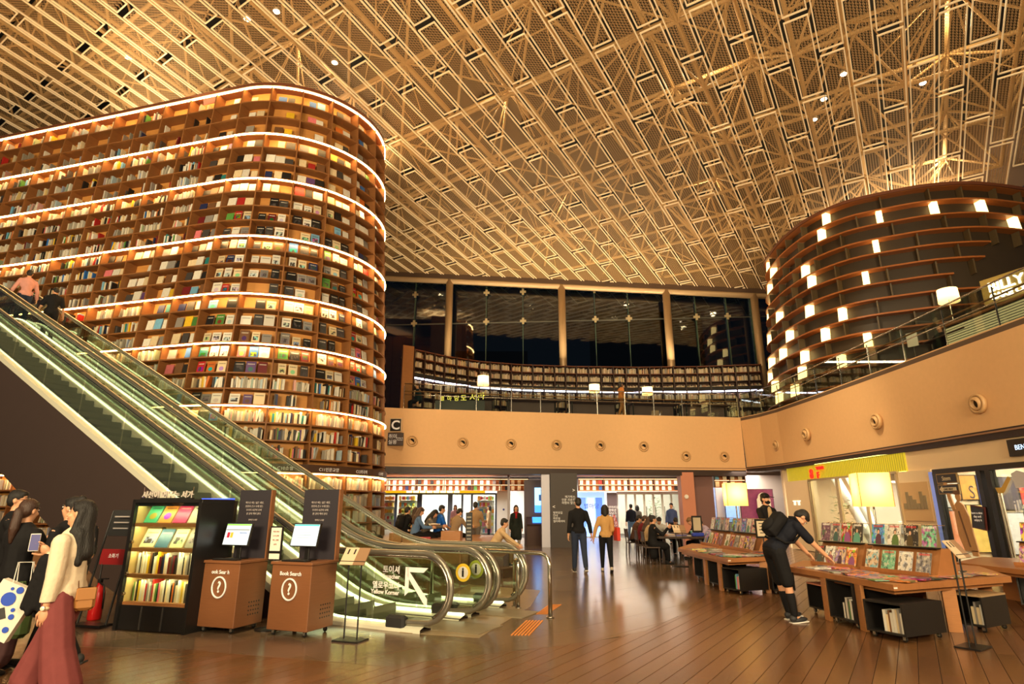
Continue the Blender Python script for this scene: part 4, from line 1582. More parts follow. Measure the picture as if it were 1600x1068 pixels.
poster(9.05, 28.3, 0.9, 0.75, 1.6, mat('poster_city', (150, 170, 220), 0.4, noise=0.5, nscale=7, emis=0.5), 'blue and white poster left of the tall lamp shade')
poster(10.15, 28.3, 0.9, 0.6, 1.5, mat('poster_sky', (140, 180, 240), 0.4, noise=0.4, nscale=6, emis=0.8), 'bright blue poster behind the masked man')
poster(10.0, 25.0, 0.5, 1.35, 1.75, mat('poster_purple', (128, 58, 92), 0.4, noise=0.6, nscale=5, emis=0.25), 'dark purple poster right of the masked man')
th = thing('arched_sign', 'white arched sign board standing before the purple poster', 'sign', (10.12, 24.6, 0))
arch = [(-0.27, 0.5), (0.27, 0.5), (0.27, 1.85)] + [(0.22 * math.cos(R(a)), 1.92 + 0.2 * math.sin(R(a))) for a in range(0, 181, 20)] + [(-0.27, 1.85)]
mb = MB()
nA = len(arch)
mb.add([(x, -0.02, z) for x, z in arch] + [(x, 0.02, z) for x, z in arch], [tuple(range(nA)), tuple(range(2 * nA - 1, nA - 1, -1))] + [(i, i + nA, (i + 1) % nA + nA, (i + 1) % nA) for i in range(nA)])
mb.build('board', white, th)
for z, w in ((1.72, 0.2), (1.45, 0.26), (1.2, 0.14), (0.95, 0.22)):
    MB().box((0, -0.03, z), (w, 0.02, 0.10)).build('print', mat('print_maroon', (90, 50, 60), 0.5), th)
MB().box((0, 0, 0.25), (0.5, 0.3, 0.5)).build('base', white, th)

# ================================================================== SHOPS UNDER THE RIGHT BALCONY
XR = 10.86
light('shop_ceiling_light', 'AREA', (13.2, 20.3, 2.9), 700, (1.0, 0.88, 0.7), 3, (13.2, 20.3, 0), 5)
light('shop_ceiling_light', 'AREA', (13.2, 13.8, 2.9), 420, (1.0, 0.9, 0.75), 2.5, (13.2, 13.8, 0), 3)
structure(MB().box((16.0, 15.5, 1.6), (0.2, 20, 3.3)).build('wall_right_back', cream))
structure(MB().box((13.6, 24.9, 1.6), (5.0, 0.15, 3.2)).build('wall_shop_end', cream))
structure(MB().box((13.6, 16.05, 1.6), (5.0, 0.15, 3.2)).build('wall_divider', cream))
structure(MB().box((XR + 0.3, 10.4, 2.82), (0.4, 12.6, 0.76)).build('wall_right', mat('cream_band', (232, 204, 164), 0.65)))
gl_sig = mat('green_gold_sign', (186, 172, 50), 0.5, emis=0.55, ecol=(190, 172, 30))
sb = thing('shop_sign', 'long yellow green lit sign band with red 8 F letters over the glass shop', 'sign', (XR + 0.13, 20.35, 2.50))
lp_ = MB().box((0, 0, 0.27), (0.14, 7.3, 0.52)).build('lit_panel', gl_sig, sb)
ribs = MB()
for k in range(72):
    ribs.box((-0.075, -3.6 + 0.1 * k, 0.27), (0.012, 0.02, 0.5))
o = ribs.build('panel_ribs', mat('rib_gold', (150, 138, 40), 0.5, emis=0.3, ecol=(170, 150, 30)), lp_)
o['kind'] = 'stuff'
for z in (0.005, 0.535):
    MB().box((-0.085, 0, z), (0.02, 7.3, 0.02)).build('light_edge', mat('edge_glow', (240, 236, 130), 0.5, emis=2.0), sb)
redg = mat('red_glow', (255, 30, 20), 0.4, emis=3.0, ecol=(255, 20, 12))
text('8', 0.46, redg, sb, (-0.11, 1.62, 0.06), R(-90), depth=0.05, bold=0.007)
text('F', 0.30, redg, sb, (-0.11, 1.15, 0.05), R(-90), depth=0.05, bold=0.007)
text('°FARMS', 0.15, redg, sb, (-0.11, 0.98, 0.34), R(-90), depth=0.05, bold=0.002)
# shop front pieces along x = XR
structure(MB().box((XR + 0.15, 23.2, 1.27), (0.3, 1.9, 2.5)).build('pillar_cream', cream))
text('ㅠㅠ', 0.36, mat('letter_white_glow', (255, 250, 235), 0.5, emis=1.6), thing('shop_lettering', 'white glowing letters on the cream pillar under the green sign', 'sign', (XR - 0.02, 23.3, 1.6)), (0, 0, 0), R(-90))
gframe = mat('champagne_frame', (186, 166, 128), 0.3, metal=0.7)
for a, b in ((22.2, 20.3), (20.25, 18.75), (18.7, 17.1)):
    structure(MB().box((XR, (a + b) / 2, 1.26), (0.02, a - b - 0.08, 2.46)).build('window_%d' % wi2, clear))
    wi2 += 1
tr5 = structure(MB().box((XR, 19.6, 2.5), (0.1, 5.2, 0.06)).build('trim_5', gframe))
for y in (22.2, 22.05, 20.3, 20.2, 18.72, 17.1):
    MB().box((XR, y, 1.25), (0.07, 0.07, 2.5)).build('post', gframe, tr5)
# slanted white columns and a plant inside
structure(MB().tube([(12.6, 21.4, 0), (12.0, 22.9, 3.1)], 0.16, 10).build('column_slanted', white, None, True))
structure(MB().tube([(12.2, 20.3, 0), (12.2, 22.2, 3.1)], 0.14, 10).build('column_slanted', white, None, True))
th = thing('shop_plant', 'slim green potted plant behind the shop glass by the slanted white columns', 'plant', (11.42, 21.3, 0))
MB().lathe([(0.14, 0), (0.18, 0.4), (0.15, 0.4)], n=14).build('pot', white, th, True)
MB().tube([(0, 0, 0.35), (0.02, 0.02, 1.4)], 0.02).build('stem', MATS['stem_green'], th)
lf = MB()
for k in range(110):
    a, r, z = rg.uniform(0, 6.28), rg.uniform(0.05, 0.28), rg.uniform(0.8, 1.9)
    p = Vector((math.cos(a) * r, math.sin(a) * r, z))
    d = Vector((math.cos(a), math.sin(a), rg.uniform(-0.6, 0.6))).normalized()
    nn = d.cross(Vector((0, 0, 1))).normalized() * 0.045
    lf.add([p, p + d * 0.1 + nn, p + d * 0.2, p + d * 0.1 - nn], [(0, 1, 2, 3)])
lf.build('foliage', MATS['leaf_green'], th)
# counter and menu board in the glass shop
th = thing('ice_cream_counter', 'pale counter with a brown band behind the shop glass', 'counter', (13.2, 19.0, 0))
MB().bevbox((0, 0, 0.55), (0.8, 3.0, 1.1), 0.02).build('body', cream, th)
MB().box((-0.42, 0, 0.85), (0.03, 3.0, 0.3)).build('front_band', mat('band_mauve', (112, 84, 80), 0.5), th)
for k, (y, lb) in enumerate(((19.6, 'white lit menu board in the glass shop, left one'), (18.0, 'white lit menu board in the glass shop, right one'))):
    th = thing('menu_board', lb, 'menu', (15.2, y, 1.55))
    mb_ = MB().box((0, 0, 0.4), (0.06, 1.2, 0.8)).build('board', mat('menu_glow', (255, 240, 214), 0.5, emis=1.0), th)
    MB().box((0.41, 0, 0.4), (0.74, 0.06, 0.06)).build('wall_arm', steel, th)
    MB().box((0.04, 0, 0.4), (0.05, 1.3, 0.9)).build('frame', dark_matt, th)
    for q in range(4):
        MB().box((-0.035, 0, 0.15 + q * 0.17), (0.01, 0.9, 0.05)).build('print', MATS['print_maroon'], mb_)
# wall piece with city picture, then the blue edge
structure(MB().box((XR + 0.1, 16.35, 1.25), (0.2, 1.35, 2.5)).build('wall_picture', cream))
th = thing('city_picture', 'beige wall picture of grey buildings left of the black shop front', 'picture', (XR - 0.02, 16.4, 1.2))
sh_ = MB().box((0, 0, 0.5), (0.03, 1.15, 1.0)).build('sheet', mat('picture_beige', (214, 178, 130), 0.6), th)
for k in range(7):
    hh = 0.15 + 0.1 * ((k * 7) % 4)
    MB().box((-0.02, 0.45 - 0.14 * k, 0.3 + hh / 2), (0.02, 0.12, hh)).build('building', mat('picture_grey', (150, 134, 104), 0.6), sh_)
structure(MB().box((XR - 0.01, 15.58, 1.2), (0.06, 0.26, 2.45)).build('trim_6', mat('blue_edge', (130, 150, 230), 0.4, emis=0.35)))
# black shop front
blackm = mat('black_frame', (16, 15, 15), 0.3)
bf = structure(MB().box((XR, 12.0, 2.42), (0.16, 7.0, 0.12)).build('door_2', blackm))
for y, w in ((15.45, 0.16), (14.0, 0.14), (13.72, 0.14), (12.3, 0.16), (10.6, 0.2)):
    MB().box((XR, y, 1.2), (0.14, w, 2.4)).build('post', blackm, bf)
for a, b in ((15.37, 14.07), (13.65, 12.38), (12.2, 10.7)):
    MB().box((XR, (a + b) / 2, 1.2), (0.02, a - b, 2.3)).build('pane', clear, bf)
for y in (13.5, 13.42):
    MB().tube([(XR - 0.09, y, 0.45), (XR - 0.09, y, 1.85)], 0.022).build('pull_handle', steel, bf)
# things behind and on the black shop front
PANELS = [(11.45, 1.55, 0.45, 0.75, (236, 230, 210), 'white'), (11.5, 0.5, 0.5, 0.95, (222, 130, 80), 'orange'), (11.95, 1.75, 0.4, 0.6, (226, 150, 60), 'amber'), (12.0, 0.45, 0.4, 1.15, (214, 178, 90), 'yellow'),
          (12.45, 1.35, 0.5, 1.0, (60, 80, 170), 'blue'), (12.5, 0.4, 0.5, 0.85, (120, 180, 120), 'green'), (13.0, 1.5, 0.45, 0.8, (70, 60, 66), 'dark'), (13.0, 0.4, 0.45, 1.0, (196, 190, 186), 'grey'),
          (13.5, 1.6, 0.45, 0.75, (190, 60, 50), 'red'), (13.55, 0.5, 0.5, 1.0, (224, 214, 190), 'cream'), (14.1, 0.8, 0.5, 1.4, (90, 60, 44), 'brown')]
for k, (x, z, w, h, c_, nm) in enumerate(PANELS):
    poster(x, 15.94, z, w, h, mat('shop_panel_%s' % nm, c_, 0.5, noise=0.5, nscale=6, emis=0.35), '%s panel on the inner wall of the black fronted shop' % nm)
th = thing('statue_figure', 'flat tan robed statue figure with raised arm on the black shop glass', 'figure', (XR - 0.06, 14.75, 0.55))
stat = mat('statue_tan', (186, 140, 92), 0.6, noise=0.2, nscale=9, stretch=(1, 6, 1))
robe = [(-0.30, 0.0), (0.12, 0.0), (0.24, 0.35), (0.24, 0.85), (0.2, 1.05), (0.08, 1.15), (0.02, 1.13), (-0.1, 1.05), (-0.2, 0.8), (-0.24, 0.4)]


def flat(th, name, poly, m, t=0.03, x=0.0):
    k = len(poly)
    MB().add([(x - t / 2, y, z) for y, z in poly] + [(x + t / 2, y, z) for y, z in poly],
             [tuple(range(k)), tuple(range(2 * k - 1, k - 1, -1))] + [(i, i + k, (i + 1) % k + k, (i + 1) % k) for i in range(k)]).build(name, m, th)


flat(th, 'robe', robe, stat)
flat(th, 'arm', [(0.16, 0.95), (0.26, 0.9), (0.36, 1.2), (0.42, 1.62), (0.33, 1.64), (0.26, 1.3)], stat, 0.03, -0.012)
flat(th, 'head', [(0.02 + 0.085 * math.cos(a), 1.25 + 0.12 * math.sin(a)) for a in [k * 0.5236 for k in range(12)]], stat, 0.03, -0.01)
flat(th, 'headdress', [(-0.08, 1.30), (0.12, 1.30), (0.13, 1.38), (0.02, 1.42), (-0.09, 1.38)], mat('statue_brown', (110, 76, 50), 0.6), 0.03, -0.02)
flat(th, 'folds', [(-0.1, 0.1), (-0.06, 0.1), (0.1, 0.9), (0.06, 0.92)], mat('statue_brown', (110, 76, 50), 0.6), 0.02, -0.015)
flat(th, 'hem', [(-0.28, -0.1), (-0.1, -0.1), (-0.08, 0.02), (-0.27, 0.02)], stat)


def arrow_sign(y, z, body, label, arrow):
    th = thing('street_sign', label, 'sign', (XR - 0.07, y, z))
    bo_ = MB().box((0, 0, 0), (0.03, 0.72, 0.24)).build('board', mat('sign_rim', (150, 120, 70), 0.5), th)
    MB().box((-0.012, 0, 0), (0.02, 0.66, 0.19)).build('field', dark, bo_)
    if arrow:
        flat(th, 'arrow', [(0.30, 0), (0.2, 0.075), (0.2, 0.04), (-0.28, 0.04), (-0.28, -0.04), (0.2, -0.04), (0.2, -0.075)], mat('arrow_cream', (214, 196, 160), 0.5), 0.01, -0.025)
        text(body, 0.07, ink_dark, th, (-0.035, -0.02, -0.025), R(-90))
    else:
        text(body, 0.15, mat('arrow_cream', (214, 196, 160), 0.5), th, (-0.026, 0, -0.05), R(-90))


arrow_sign(15.02, 2.24, 'Stem', 'dark street sign with cream script above the arrow sign', False)
arrow_sign(15.02, 1.98, 'ONE WAY', 'dark street sign with a cream arrow pointing left', True)
th = thing('hanging_board', 'small black board with white words beside the statue figure', 'sign', (XR - 0.1, 14.2, 1.12))
MB().box((0, 0, 0.2), (0.03, 0.42, 0.52), rot=Matrix.Rotation(R(8), 3, 'X')).build('board', mat('board_brown', (84, 34, 28), 0.5), th)
MB().box((-0.01, 0, 0.2), (0.03, 0.36, 0.46), rot=Matrix.Rotation(R(8), 3, 'X')).build('field', dark, th)
text('have a nice\nday and\nenjoy it', 0.075, ink, th, (-0.03, 0, 0.28), R(-90))
text("il's", 0.36, ink, thing('window_script', "white script letters on the black shop's door glass", 'lettering', (XR - 0.03, 13.05, 1.45)), (0, 0, 0), R(-90))
text('D4', 0.16, ink, thing('window_word', 'small white capitals on the right end of the black shop glass', 'lettering', (XR - 0.03, 12.75, 1.22)), (0, 0, 0), R(-90), name='lettering')
text('S', 0.42, mat('letter_grey', (150, 150, 160), 0.5), thing('window_initial', 'grey initial on the glass above the small board', 'lettering', (XR - 0.03, 14.35, 1.75)), (0, 0, 0), R(-90))
flat(thing('window_mug', 'white cup drawing high on the black door glass', 'decal', (XR - 0.03, 12.95, 1.95)), 'cup', [(-0.15, 0.0), (0.12, 0.0), (0.17, 0.3), (0.0, 0.36), (-0.2, 0.3)], mat('decal_grey', (200, 200, 206), 0.5), 0.01)
flat(thing('window_trumpet', 'yellow horn drawing on the black door glass beside the cup', 'decal', (XR - 0.03, 13.35, 1.85)), 'horn', [(-0.2, 0.3), (-0.13, 0.35), (0.1, 0.12), (0.28, 0.12), (0.2, -0.06), (0.05, 0.02)], mat('decal_gold', (200, 160, 70), 0.5), 0.01)
th = thing('shop_board', 'black board with white letters on the cream band at the right picture edge', 'sign', (XR + 0.05, 12.35, 2.62))
MB().box((0, 0, 0.17), (0.08, 1.5, 0.36)).build('board', dark, th)
text('BEN', 0.15, mat('letter_cool', (190, 220, 255), 0.5, emis=1.6), th, (-0.05, 0.56, 0.12), R(-90), align='LEFT')

# ================================================================== ESCALATORS
EP = Vector((-1.4, 8.43, 0))
ERZ = math.atan2(0.4454, -0.8954)          # local x climbs, local -y points away from the viewer
SLOPE = 0.475


def slope_int(h):
    """Height gained after h metres along the escalator: flat, rounded, straight, rounded, flat."""
    a, b, c, d = 0.95, 2.15, 16.3, 17.3
    z = 0
    if h > a:
        x = min(h, b) - a
        z += SLOPE * x * x / (2 * (b - a))
    if h > b:
        z += SLOPE * (min(h, c) - b)
    if h > c:
        x = min(h, d) - c
        z += SLOPE * (x - x * x / (2 * (d - c)))
    return z


HS = [-0.3, 0.2, 0.6, 0.95] + [0.95 + 0.2 * k for k in range(1, 7)] + [2.15 + 0.9 * k for k in range(1, 16)] + [16.3, 16.6, 16.9, 17.3, 18.2, 20.0]
deck_m = mat('deck_metal', (236, 234, 212), 0.3, metal=0.15)
step_m = mat('step_metal', (126, 126, 104), 0.5, metal=0.2, noise=0.1, nscale=30, stretch=(1, 20, 1))
skirt_glow = mat('skirt_light', (226, 240, 190), 0.4, emis=3.2, ecol=(240, 242, 200))
esc_glass = glass_mat('escalator_glass', (244, 248, 240), 0.09)


def escalator(w0, w1, label, clad):
    th = thing('escalator', label, 'escalator', EP, ERZ)
    for w, side in ((w0, 1), (w1, -1)):
        inn = w + side * 0.17
        out = w - side * 0.09
        rows = []
        for h in HS:
            z = slope_int(h)
            rows.append([Vector((h, -out, z - 0.07)), Vector((h, -out, z + 0.04)), Vector((h, -w, z + 0.07)), Vector((h, -inn, z + 0.02)), Vector((h, -inn, z - 0.22))])
        dk_ = MB().grid(rows, closed=True).build('deck', deck_m, th)
        rows = [[Vector((h, -(w + side * a), slope_int(h) + b)) for a, b in ((0.012, 0.072), (0.012, 0.100), (0.026, 0.100), (0.045, 0.066))] for h in HS]
        MB().grid(rows, closed=True).build('skirt_light', skirt_glow, dk_)
        # glass panes
        cuts = [0.55, 2.0] + [2.0 + 1.62 * k for k in range(1, 10)] + [18.2, 20.0]
        nose = [(0.53, 0.9), (-0.27, 0.91)] + [(-0.27 + 0.38 * math.cos(R(a)), 0.53 + 0.38 * math.sin(R(a))) for a in range(110, 251, 20)] + [(-0.27, 0.15), (0.0, 0.07), (0.53, 0.07)]
        k = len(nose)
        MB().add([(h, -w - 0.006, z) for h, z in nose] + [(h, -w + 0.006, z) for h, z in nose], [tuple(range(k)), tuple(range(2 * k - 1, k - 1, -1))] + [(i, i + k, (i + 1) % k + k, (i + 1) % k) for i in range(k)]).build('glass_panel', esc_glass, th)
        for a, b in zip(cuts, cuts[1:]):
            hs = [a + 0.012] + [h for h in HS if a + 0.05 < h < b - 0.05] + [b - 0.012]
            lo = [(h, slope_int(h) + 0.06) for h in hs]
            hi = [(h, slope_int(h) + 0.9) for h in hs]
            n = len(hs)
            mb = MB()
            for y in (-w - 0.006, -w + 0.006):
                mb.add([(h, y, z) for h, z in lo] + [(h, y, z) for h, z in hi], [(i, i + 1, i + 1 + n, i + n) for i in range(n - 1)])
            mb.build('glass_panel', esc_glass, th)
        arc = [(0.16, 0.14), (-0.05, 0.10)] + [(-0.27 + 0.43 * math.cos(R(a)), 0.53 + 0.43 * math.sin(R(a))) for a in range(255, 89, -15)]
        path = [Vector((h, -w, z)) for h, z in arc] + [Vector((h, -w, slope_int(h) + 0.96)) for h in HS[1:]]
        hr_ = MB().tube(path, 0.037, 10).build('handrail', rail_grey, th, True)
        arc2 = [(-0.27 + 0.385 * math.cos(R(a)), 0.53 + 0.385 * math.sin(R(a))) for a in range(245, 89, -15)]
        MB().tube([Vector((h, -w, z)) for h, z in arc2] + [Vector((h, -w, slope_int(h) + 0.915)) for h in HS[1:]], 0.024, 8).build('handrail_guide', steel, hr_, True)
        MB().bevbox((0.12, -(w - side * 0.02), 0.10), (0.30, 0.14, 0.17), 0.03).build('handrail_inlet', dark_matt, hr_)
    yc = -(w0 + w1) / 2
    wd = (w1 - w0) - 0.36
    st = MB()
    st.box((0, 0, -0.02), (0.398, wd, 0.035))
    st.add([(0.2, -wd / 2, 0), (0.2, wd / 2, 0), (0.185, wd / 2, 0.1), (0.185, -wd / 2, 0.1), (0.2, wd / 2, 0.19), (0.2, -wd / 2, 0.19)], [(0, 1, 2, 3), (3, 2, 4, 5)])
    for k in range(9):
        st.box((0, -wd / 2 + wd * (k + 0.5) / 9, 0.002), (0.39, wd / 22, 0.014))
    sme = st.mesh('step', step_m)
    for k in range(44):
        h = 0.6 + 0.4 * k
        o = obj('step', sme, th, (h, yc, slope_int(h - 0.05)))
    MB().box((-0.3, yc, 0.0), (1.4, wd, 0.02)).build('comb_plate', mat('comb_metal', (146, 134, 110), 0.4, metal=0.3), th)
    # truss body under the steps
    rows = []
    for h in HS:
        z = slope_int(h)
        a, b = max(0.0, z - 2.15), z - 0.09
        b = max(b, a + 0.002)
        rows.append([Vector((h, -(w0 - 0.08), a)), Vector((h, -(w0 - 0.08), b + 0.03)), Vector((h, -(w0 + 0.16), b + 0.03)), Vector((h, -(w0 + 0.16), b - 0.2)), Vector((h, -(w1 - 0.16), b - 0.2)), Vector((h, -(w1 - 0.16), b + 0.03)), Vector((h, -(w1 + 0.08), b + 0.03)), Vector((h, -(w1 + 0.08), a))])
    MB().grid(rows, closed=True).add(rows[-1], [tuple(range(8))]).build('truss_cladding', clad, th)
    return th


esc1 = escalator(0.0, 1.03, 'near escalator with glass sides, dark brown cladding and white arrow sign', brown)
esc2 = escalator(1.29, 2.26, 'far escalator next to the book tower carrying the couple', brown)
# lettering on the near glass
white_film = mat('white_film', (240, 232, 222), 0.6, emis=0.12)
gp = obj('sign_film', MB().box((0, 0, -0.02), (0.02, 0.001, 0.02)).mesh('sign_film', white_film), esc1, (-0.05, 0.02, 0.5))


def film(s, size, h, z, al='RIGHT'):
    text(s, size, white_film, esc1, (h, 0.012, z), math.pi, al, 0.002, bold=0.002)


film('토이셔', 0.105, 0.11, 0.70)
film('Teuscher', 0.078, 0.11, 0.625)
film('옐로우코너', 0.098, 0.11, 0.50)
film('Yellow Korner', 0.078, 0.11, 0.425)
arrow = [((0.0, 0.78), (-0.34, 0.78), (-0.27, 0.72), (0.0, 0.72)), ((0.02, 0.78), (0.02, 0.42), (-0.04, 0.47), (-0.04, 0.78)), ((-0.03, 0.74), (-0.34, 0.40), (-0.34, 0.33), (-0.29, 0.34), (0.0, 0.68))]
mb = MB()
for q in arrow:
    q = [(h + 0.0, z) for h, z in q]
    k = len(q)
    mb.add([(h, 0.010, z) for h, z in q] + [(h, 0.013, z) for h, z in q], [tuple(range(k)), tuple(range(2 * k - 1, k - 1, -1))] + [(i, i + k, (i + 1) % k + k, (i + 1) % k) for i in range(k)])
mb.build('arrow', white_film, esc1)
bpy.data.objects.remove(gp)
for w, h, z, th, col in ((1.03, -0.26, 0.63, esc1, (236, 196, 50)), (1.29, -0.33, 0.66, esc2, (170, 180, 60))):
    ax = Matrix.Rotation(R(-90), 3, 'X')
    MB().lathe([(0.125, 0.0), (0.125, 0.006), (0.1, 0.006)], (h, -w + 0.01, z), 24, 0, ax)
    ws_ = MB().lathe([(0.125, 0.0), (0.125, 0.006), (0.1, 0.006)], (h, -w + 0.01, z), 24, 0, ax).build('warning_sticker', mat('sticker_%d' % col[0], col, 0.5), th)
    m = MB().lathe([(0.085, 0.0), (0.085, 0.009)], (h, -w + 0.01, z), 20, 0, ax)
    m.build('sticker_field', white, ws_)
    m = MB()
    m.box((h, -w + 0.022, z - 0.012), (0.03, 0.004, 0.09)).ball((h, -w + 0.022, z + 0.05), (0.016, 0.004, 0.016), 8, 5)
    m.build('sticker_figure', dark, ws_)
# landing at the head of the escalators
structure(MB().prism([tuple((EP + Vector((-0.8954, 0.4454, 0)) * h + Vector((0.4454, 0.8954, 0)) * w)[:2]) for h, w in ((18.0, -0.2), (26, -0.2), (26, 2.6), (18.0, 2.6))],
                  slope_int(20) - 0.3, slope_int(20) - 0.02).build('floor_upper_landing', mat('landing_dark', (90, 70, 54), 0.5)))
th = thing('floor_emblem', 'red round no-entry emblem with a white band on the escalator landing plate', 'decal', (ground(668, 973).x, ground(668, 973).y, 0.005))
MB().lathe([(0.15, 0.0), (0.15, 0.003)], n=24).build('disc', mat('emblem_red', (170, 40, 50), 0.5), th)
MB().box((0, 0, 0.004), (0.2, 0.05, 0.003), R(30)).build('band', white, th)

# ================================================================== PLATFORM BEFORE THE TOWER
plat_m = mat('platform_wood', (150, 104, 66), 0.4, noise=0.15, nscale=4, stretch=(8, 1, 1))
plat_d = mat('platform_front', (72, 50, 38), 0.5)
o = structure(MB().prism([(-22, 14.4), (-4.5, 15.9), (-1.1, 15.6), (-0.55, 16.6), (-0.6, 20.2), (-3.2, 21.5), (-4.2, 25), (-22, 25)], 0, 0.68).build('floor_platform', plat_m))
structure(MB().prism([(-1.0, 14.9), (-0.2, 14.9), (-0.05, 16.4), (-0.15, 19.0), (-0.58, 19.0), (-0.58, 16.6), (-1.05, 15.62)], 0, 0.42).build('floor_platform_step', plat_d))
structure(MB().prism([(-3.0, 15.3), (-0.2, 14.3), (0.2, 14.9), (-0.2, 14.92), (-1.0, 14.92), (-1.1, 15.56), (-3.0, 15.72)], 0, 0.2).build('floor_platform_foot', plat_d))
# boxes, bag and standing board by the seated readers


def crate(x, y, z, w, d, h, m, label, rz=0.0, cat='box'):
    th = thing('wooden_box' if cat == 'box' else 'display_box', label, cat, (x, y, z), rz)
    t = 0.02
    mb = MB()
    mb.box((0, 0, t / 2), (w, d, t)).box((-w / 2 + t / 2, 0, h / 2), (t, d, h)).box((w / 2 - t / 2, 0, h / 2), (t, d, h))
    mb.box((0, -d / 2 + t / 2, h / 2), (w - 2 * t, t, h)).box((0, d / 2 - t / 2, h / 2), (w - 2 * t, t, h))
    mb.build('body', m, th)
    MB().bevbox((0, 0, h + 0.008), (w + 0.01, d + 0.01, 0.016), 0.004).build('lid', m, th)
    return th


crate(-2.98, 15.95, 0.68, 0.3, 0.24, 0.22, wood, 'upright pale wooden box end on the platform below the denim jacket woman')
crate(-2.25, 15.85, 0.68, 0.34, 0.26, 0.12, mat('red_card', (176, 40, 56), 0.5), 'red box lying on the platform edge', 0.1)
crate(-1.55, 16.0, 0.68, 0.5, 0.34, 0.26, wood, 'open brown wooden box below the hooded man', -0.1)
th = thing('standing_board', 'narrow black standing board with pale lettering by the seated readers', 'sign', (-1.12, 16.1, 0.68), R(4))
MB().bevbox((0, 0, 0.37), (0.17, 0.05, 0.74), 0.008).build('board', dark, th)
for k in range(7):
    MB().box((0.0, -0.028, 0.08 + 0.09 * k), (0.11, 0.006, 0.035)).build('print', mat('print_grey', (150, 146, 136), 0.6), th)
th = thing('black_bag', 'black soft bag lying on the platform left of the readers', 'bag', (-3.75, 16.6, 0.68), R(15))
MB().ball((0, 0, 0.09), (0.30, 0.18, 0.10), 14, 8).build('body', dark_matt, th, True)
MB().tube([(-0.12, -0.05, 0.16), (-0.06, -0.08, 0.26), (0.06, -0.08, 0.26), (0.12, -0.05, 0.16)], 0.012, 6).build('handle', dark_matt, th)

# ================================================================== SEARCH KIOSKS
kw = mat('kiosk_wood', (134, 86, 54), 0.4, noise=0.14, nscale=5, stretch=(1, 1, 16))
scr = mat('screen_white', (190, 206, 214), 0.3, emis=0.72, ecol=(206, 226, 240))
navy_b = mat('kiosk_board_dark', (44, 40, 48), 0.5)
print_p = mat('pale_print', (176, 166, 160), 0.6, emis=0.08)
caster_m = mat('caster_chrome', (190, 186, 176), 0.25, metal=0.9)


def caster(parent, x, y, name='caster'):
    mb = MB()
    wh = MB()
    wh.lathe([(0.004, -0.012), (0.028, -0.012), (0.032, 0), (0.028, 0.012), (0.004, 0.012)], (x, y, 0.032), 12, 0, Matrix.Rotation(R(90), 3, 'X'))
    mb.box((x, y - 0.016, 0.05), (0.035, 0.004, 0.05)).box((x, y + 0.016, 0.05), (0.035, 0.004, 0.05)).box((x, y, 0.075), (0.045, 0.045, 0.008))
    o = mb.build(name, caster_m, parent)
    wh.build('wheel', rubber, o)
    return o


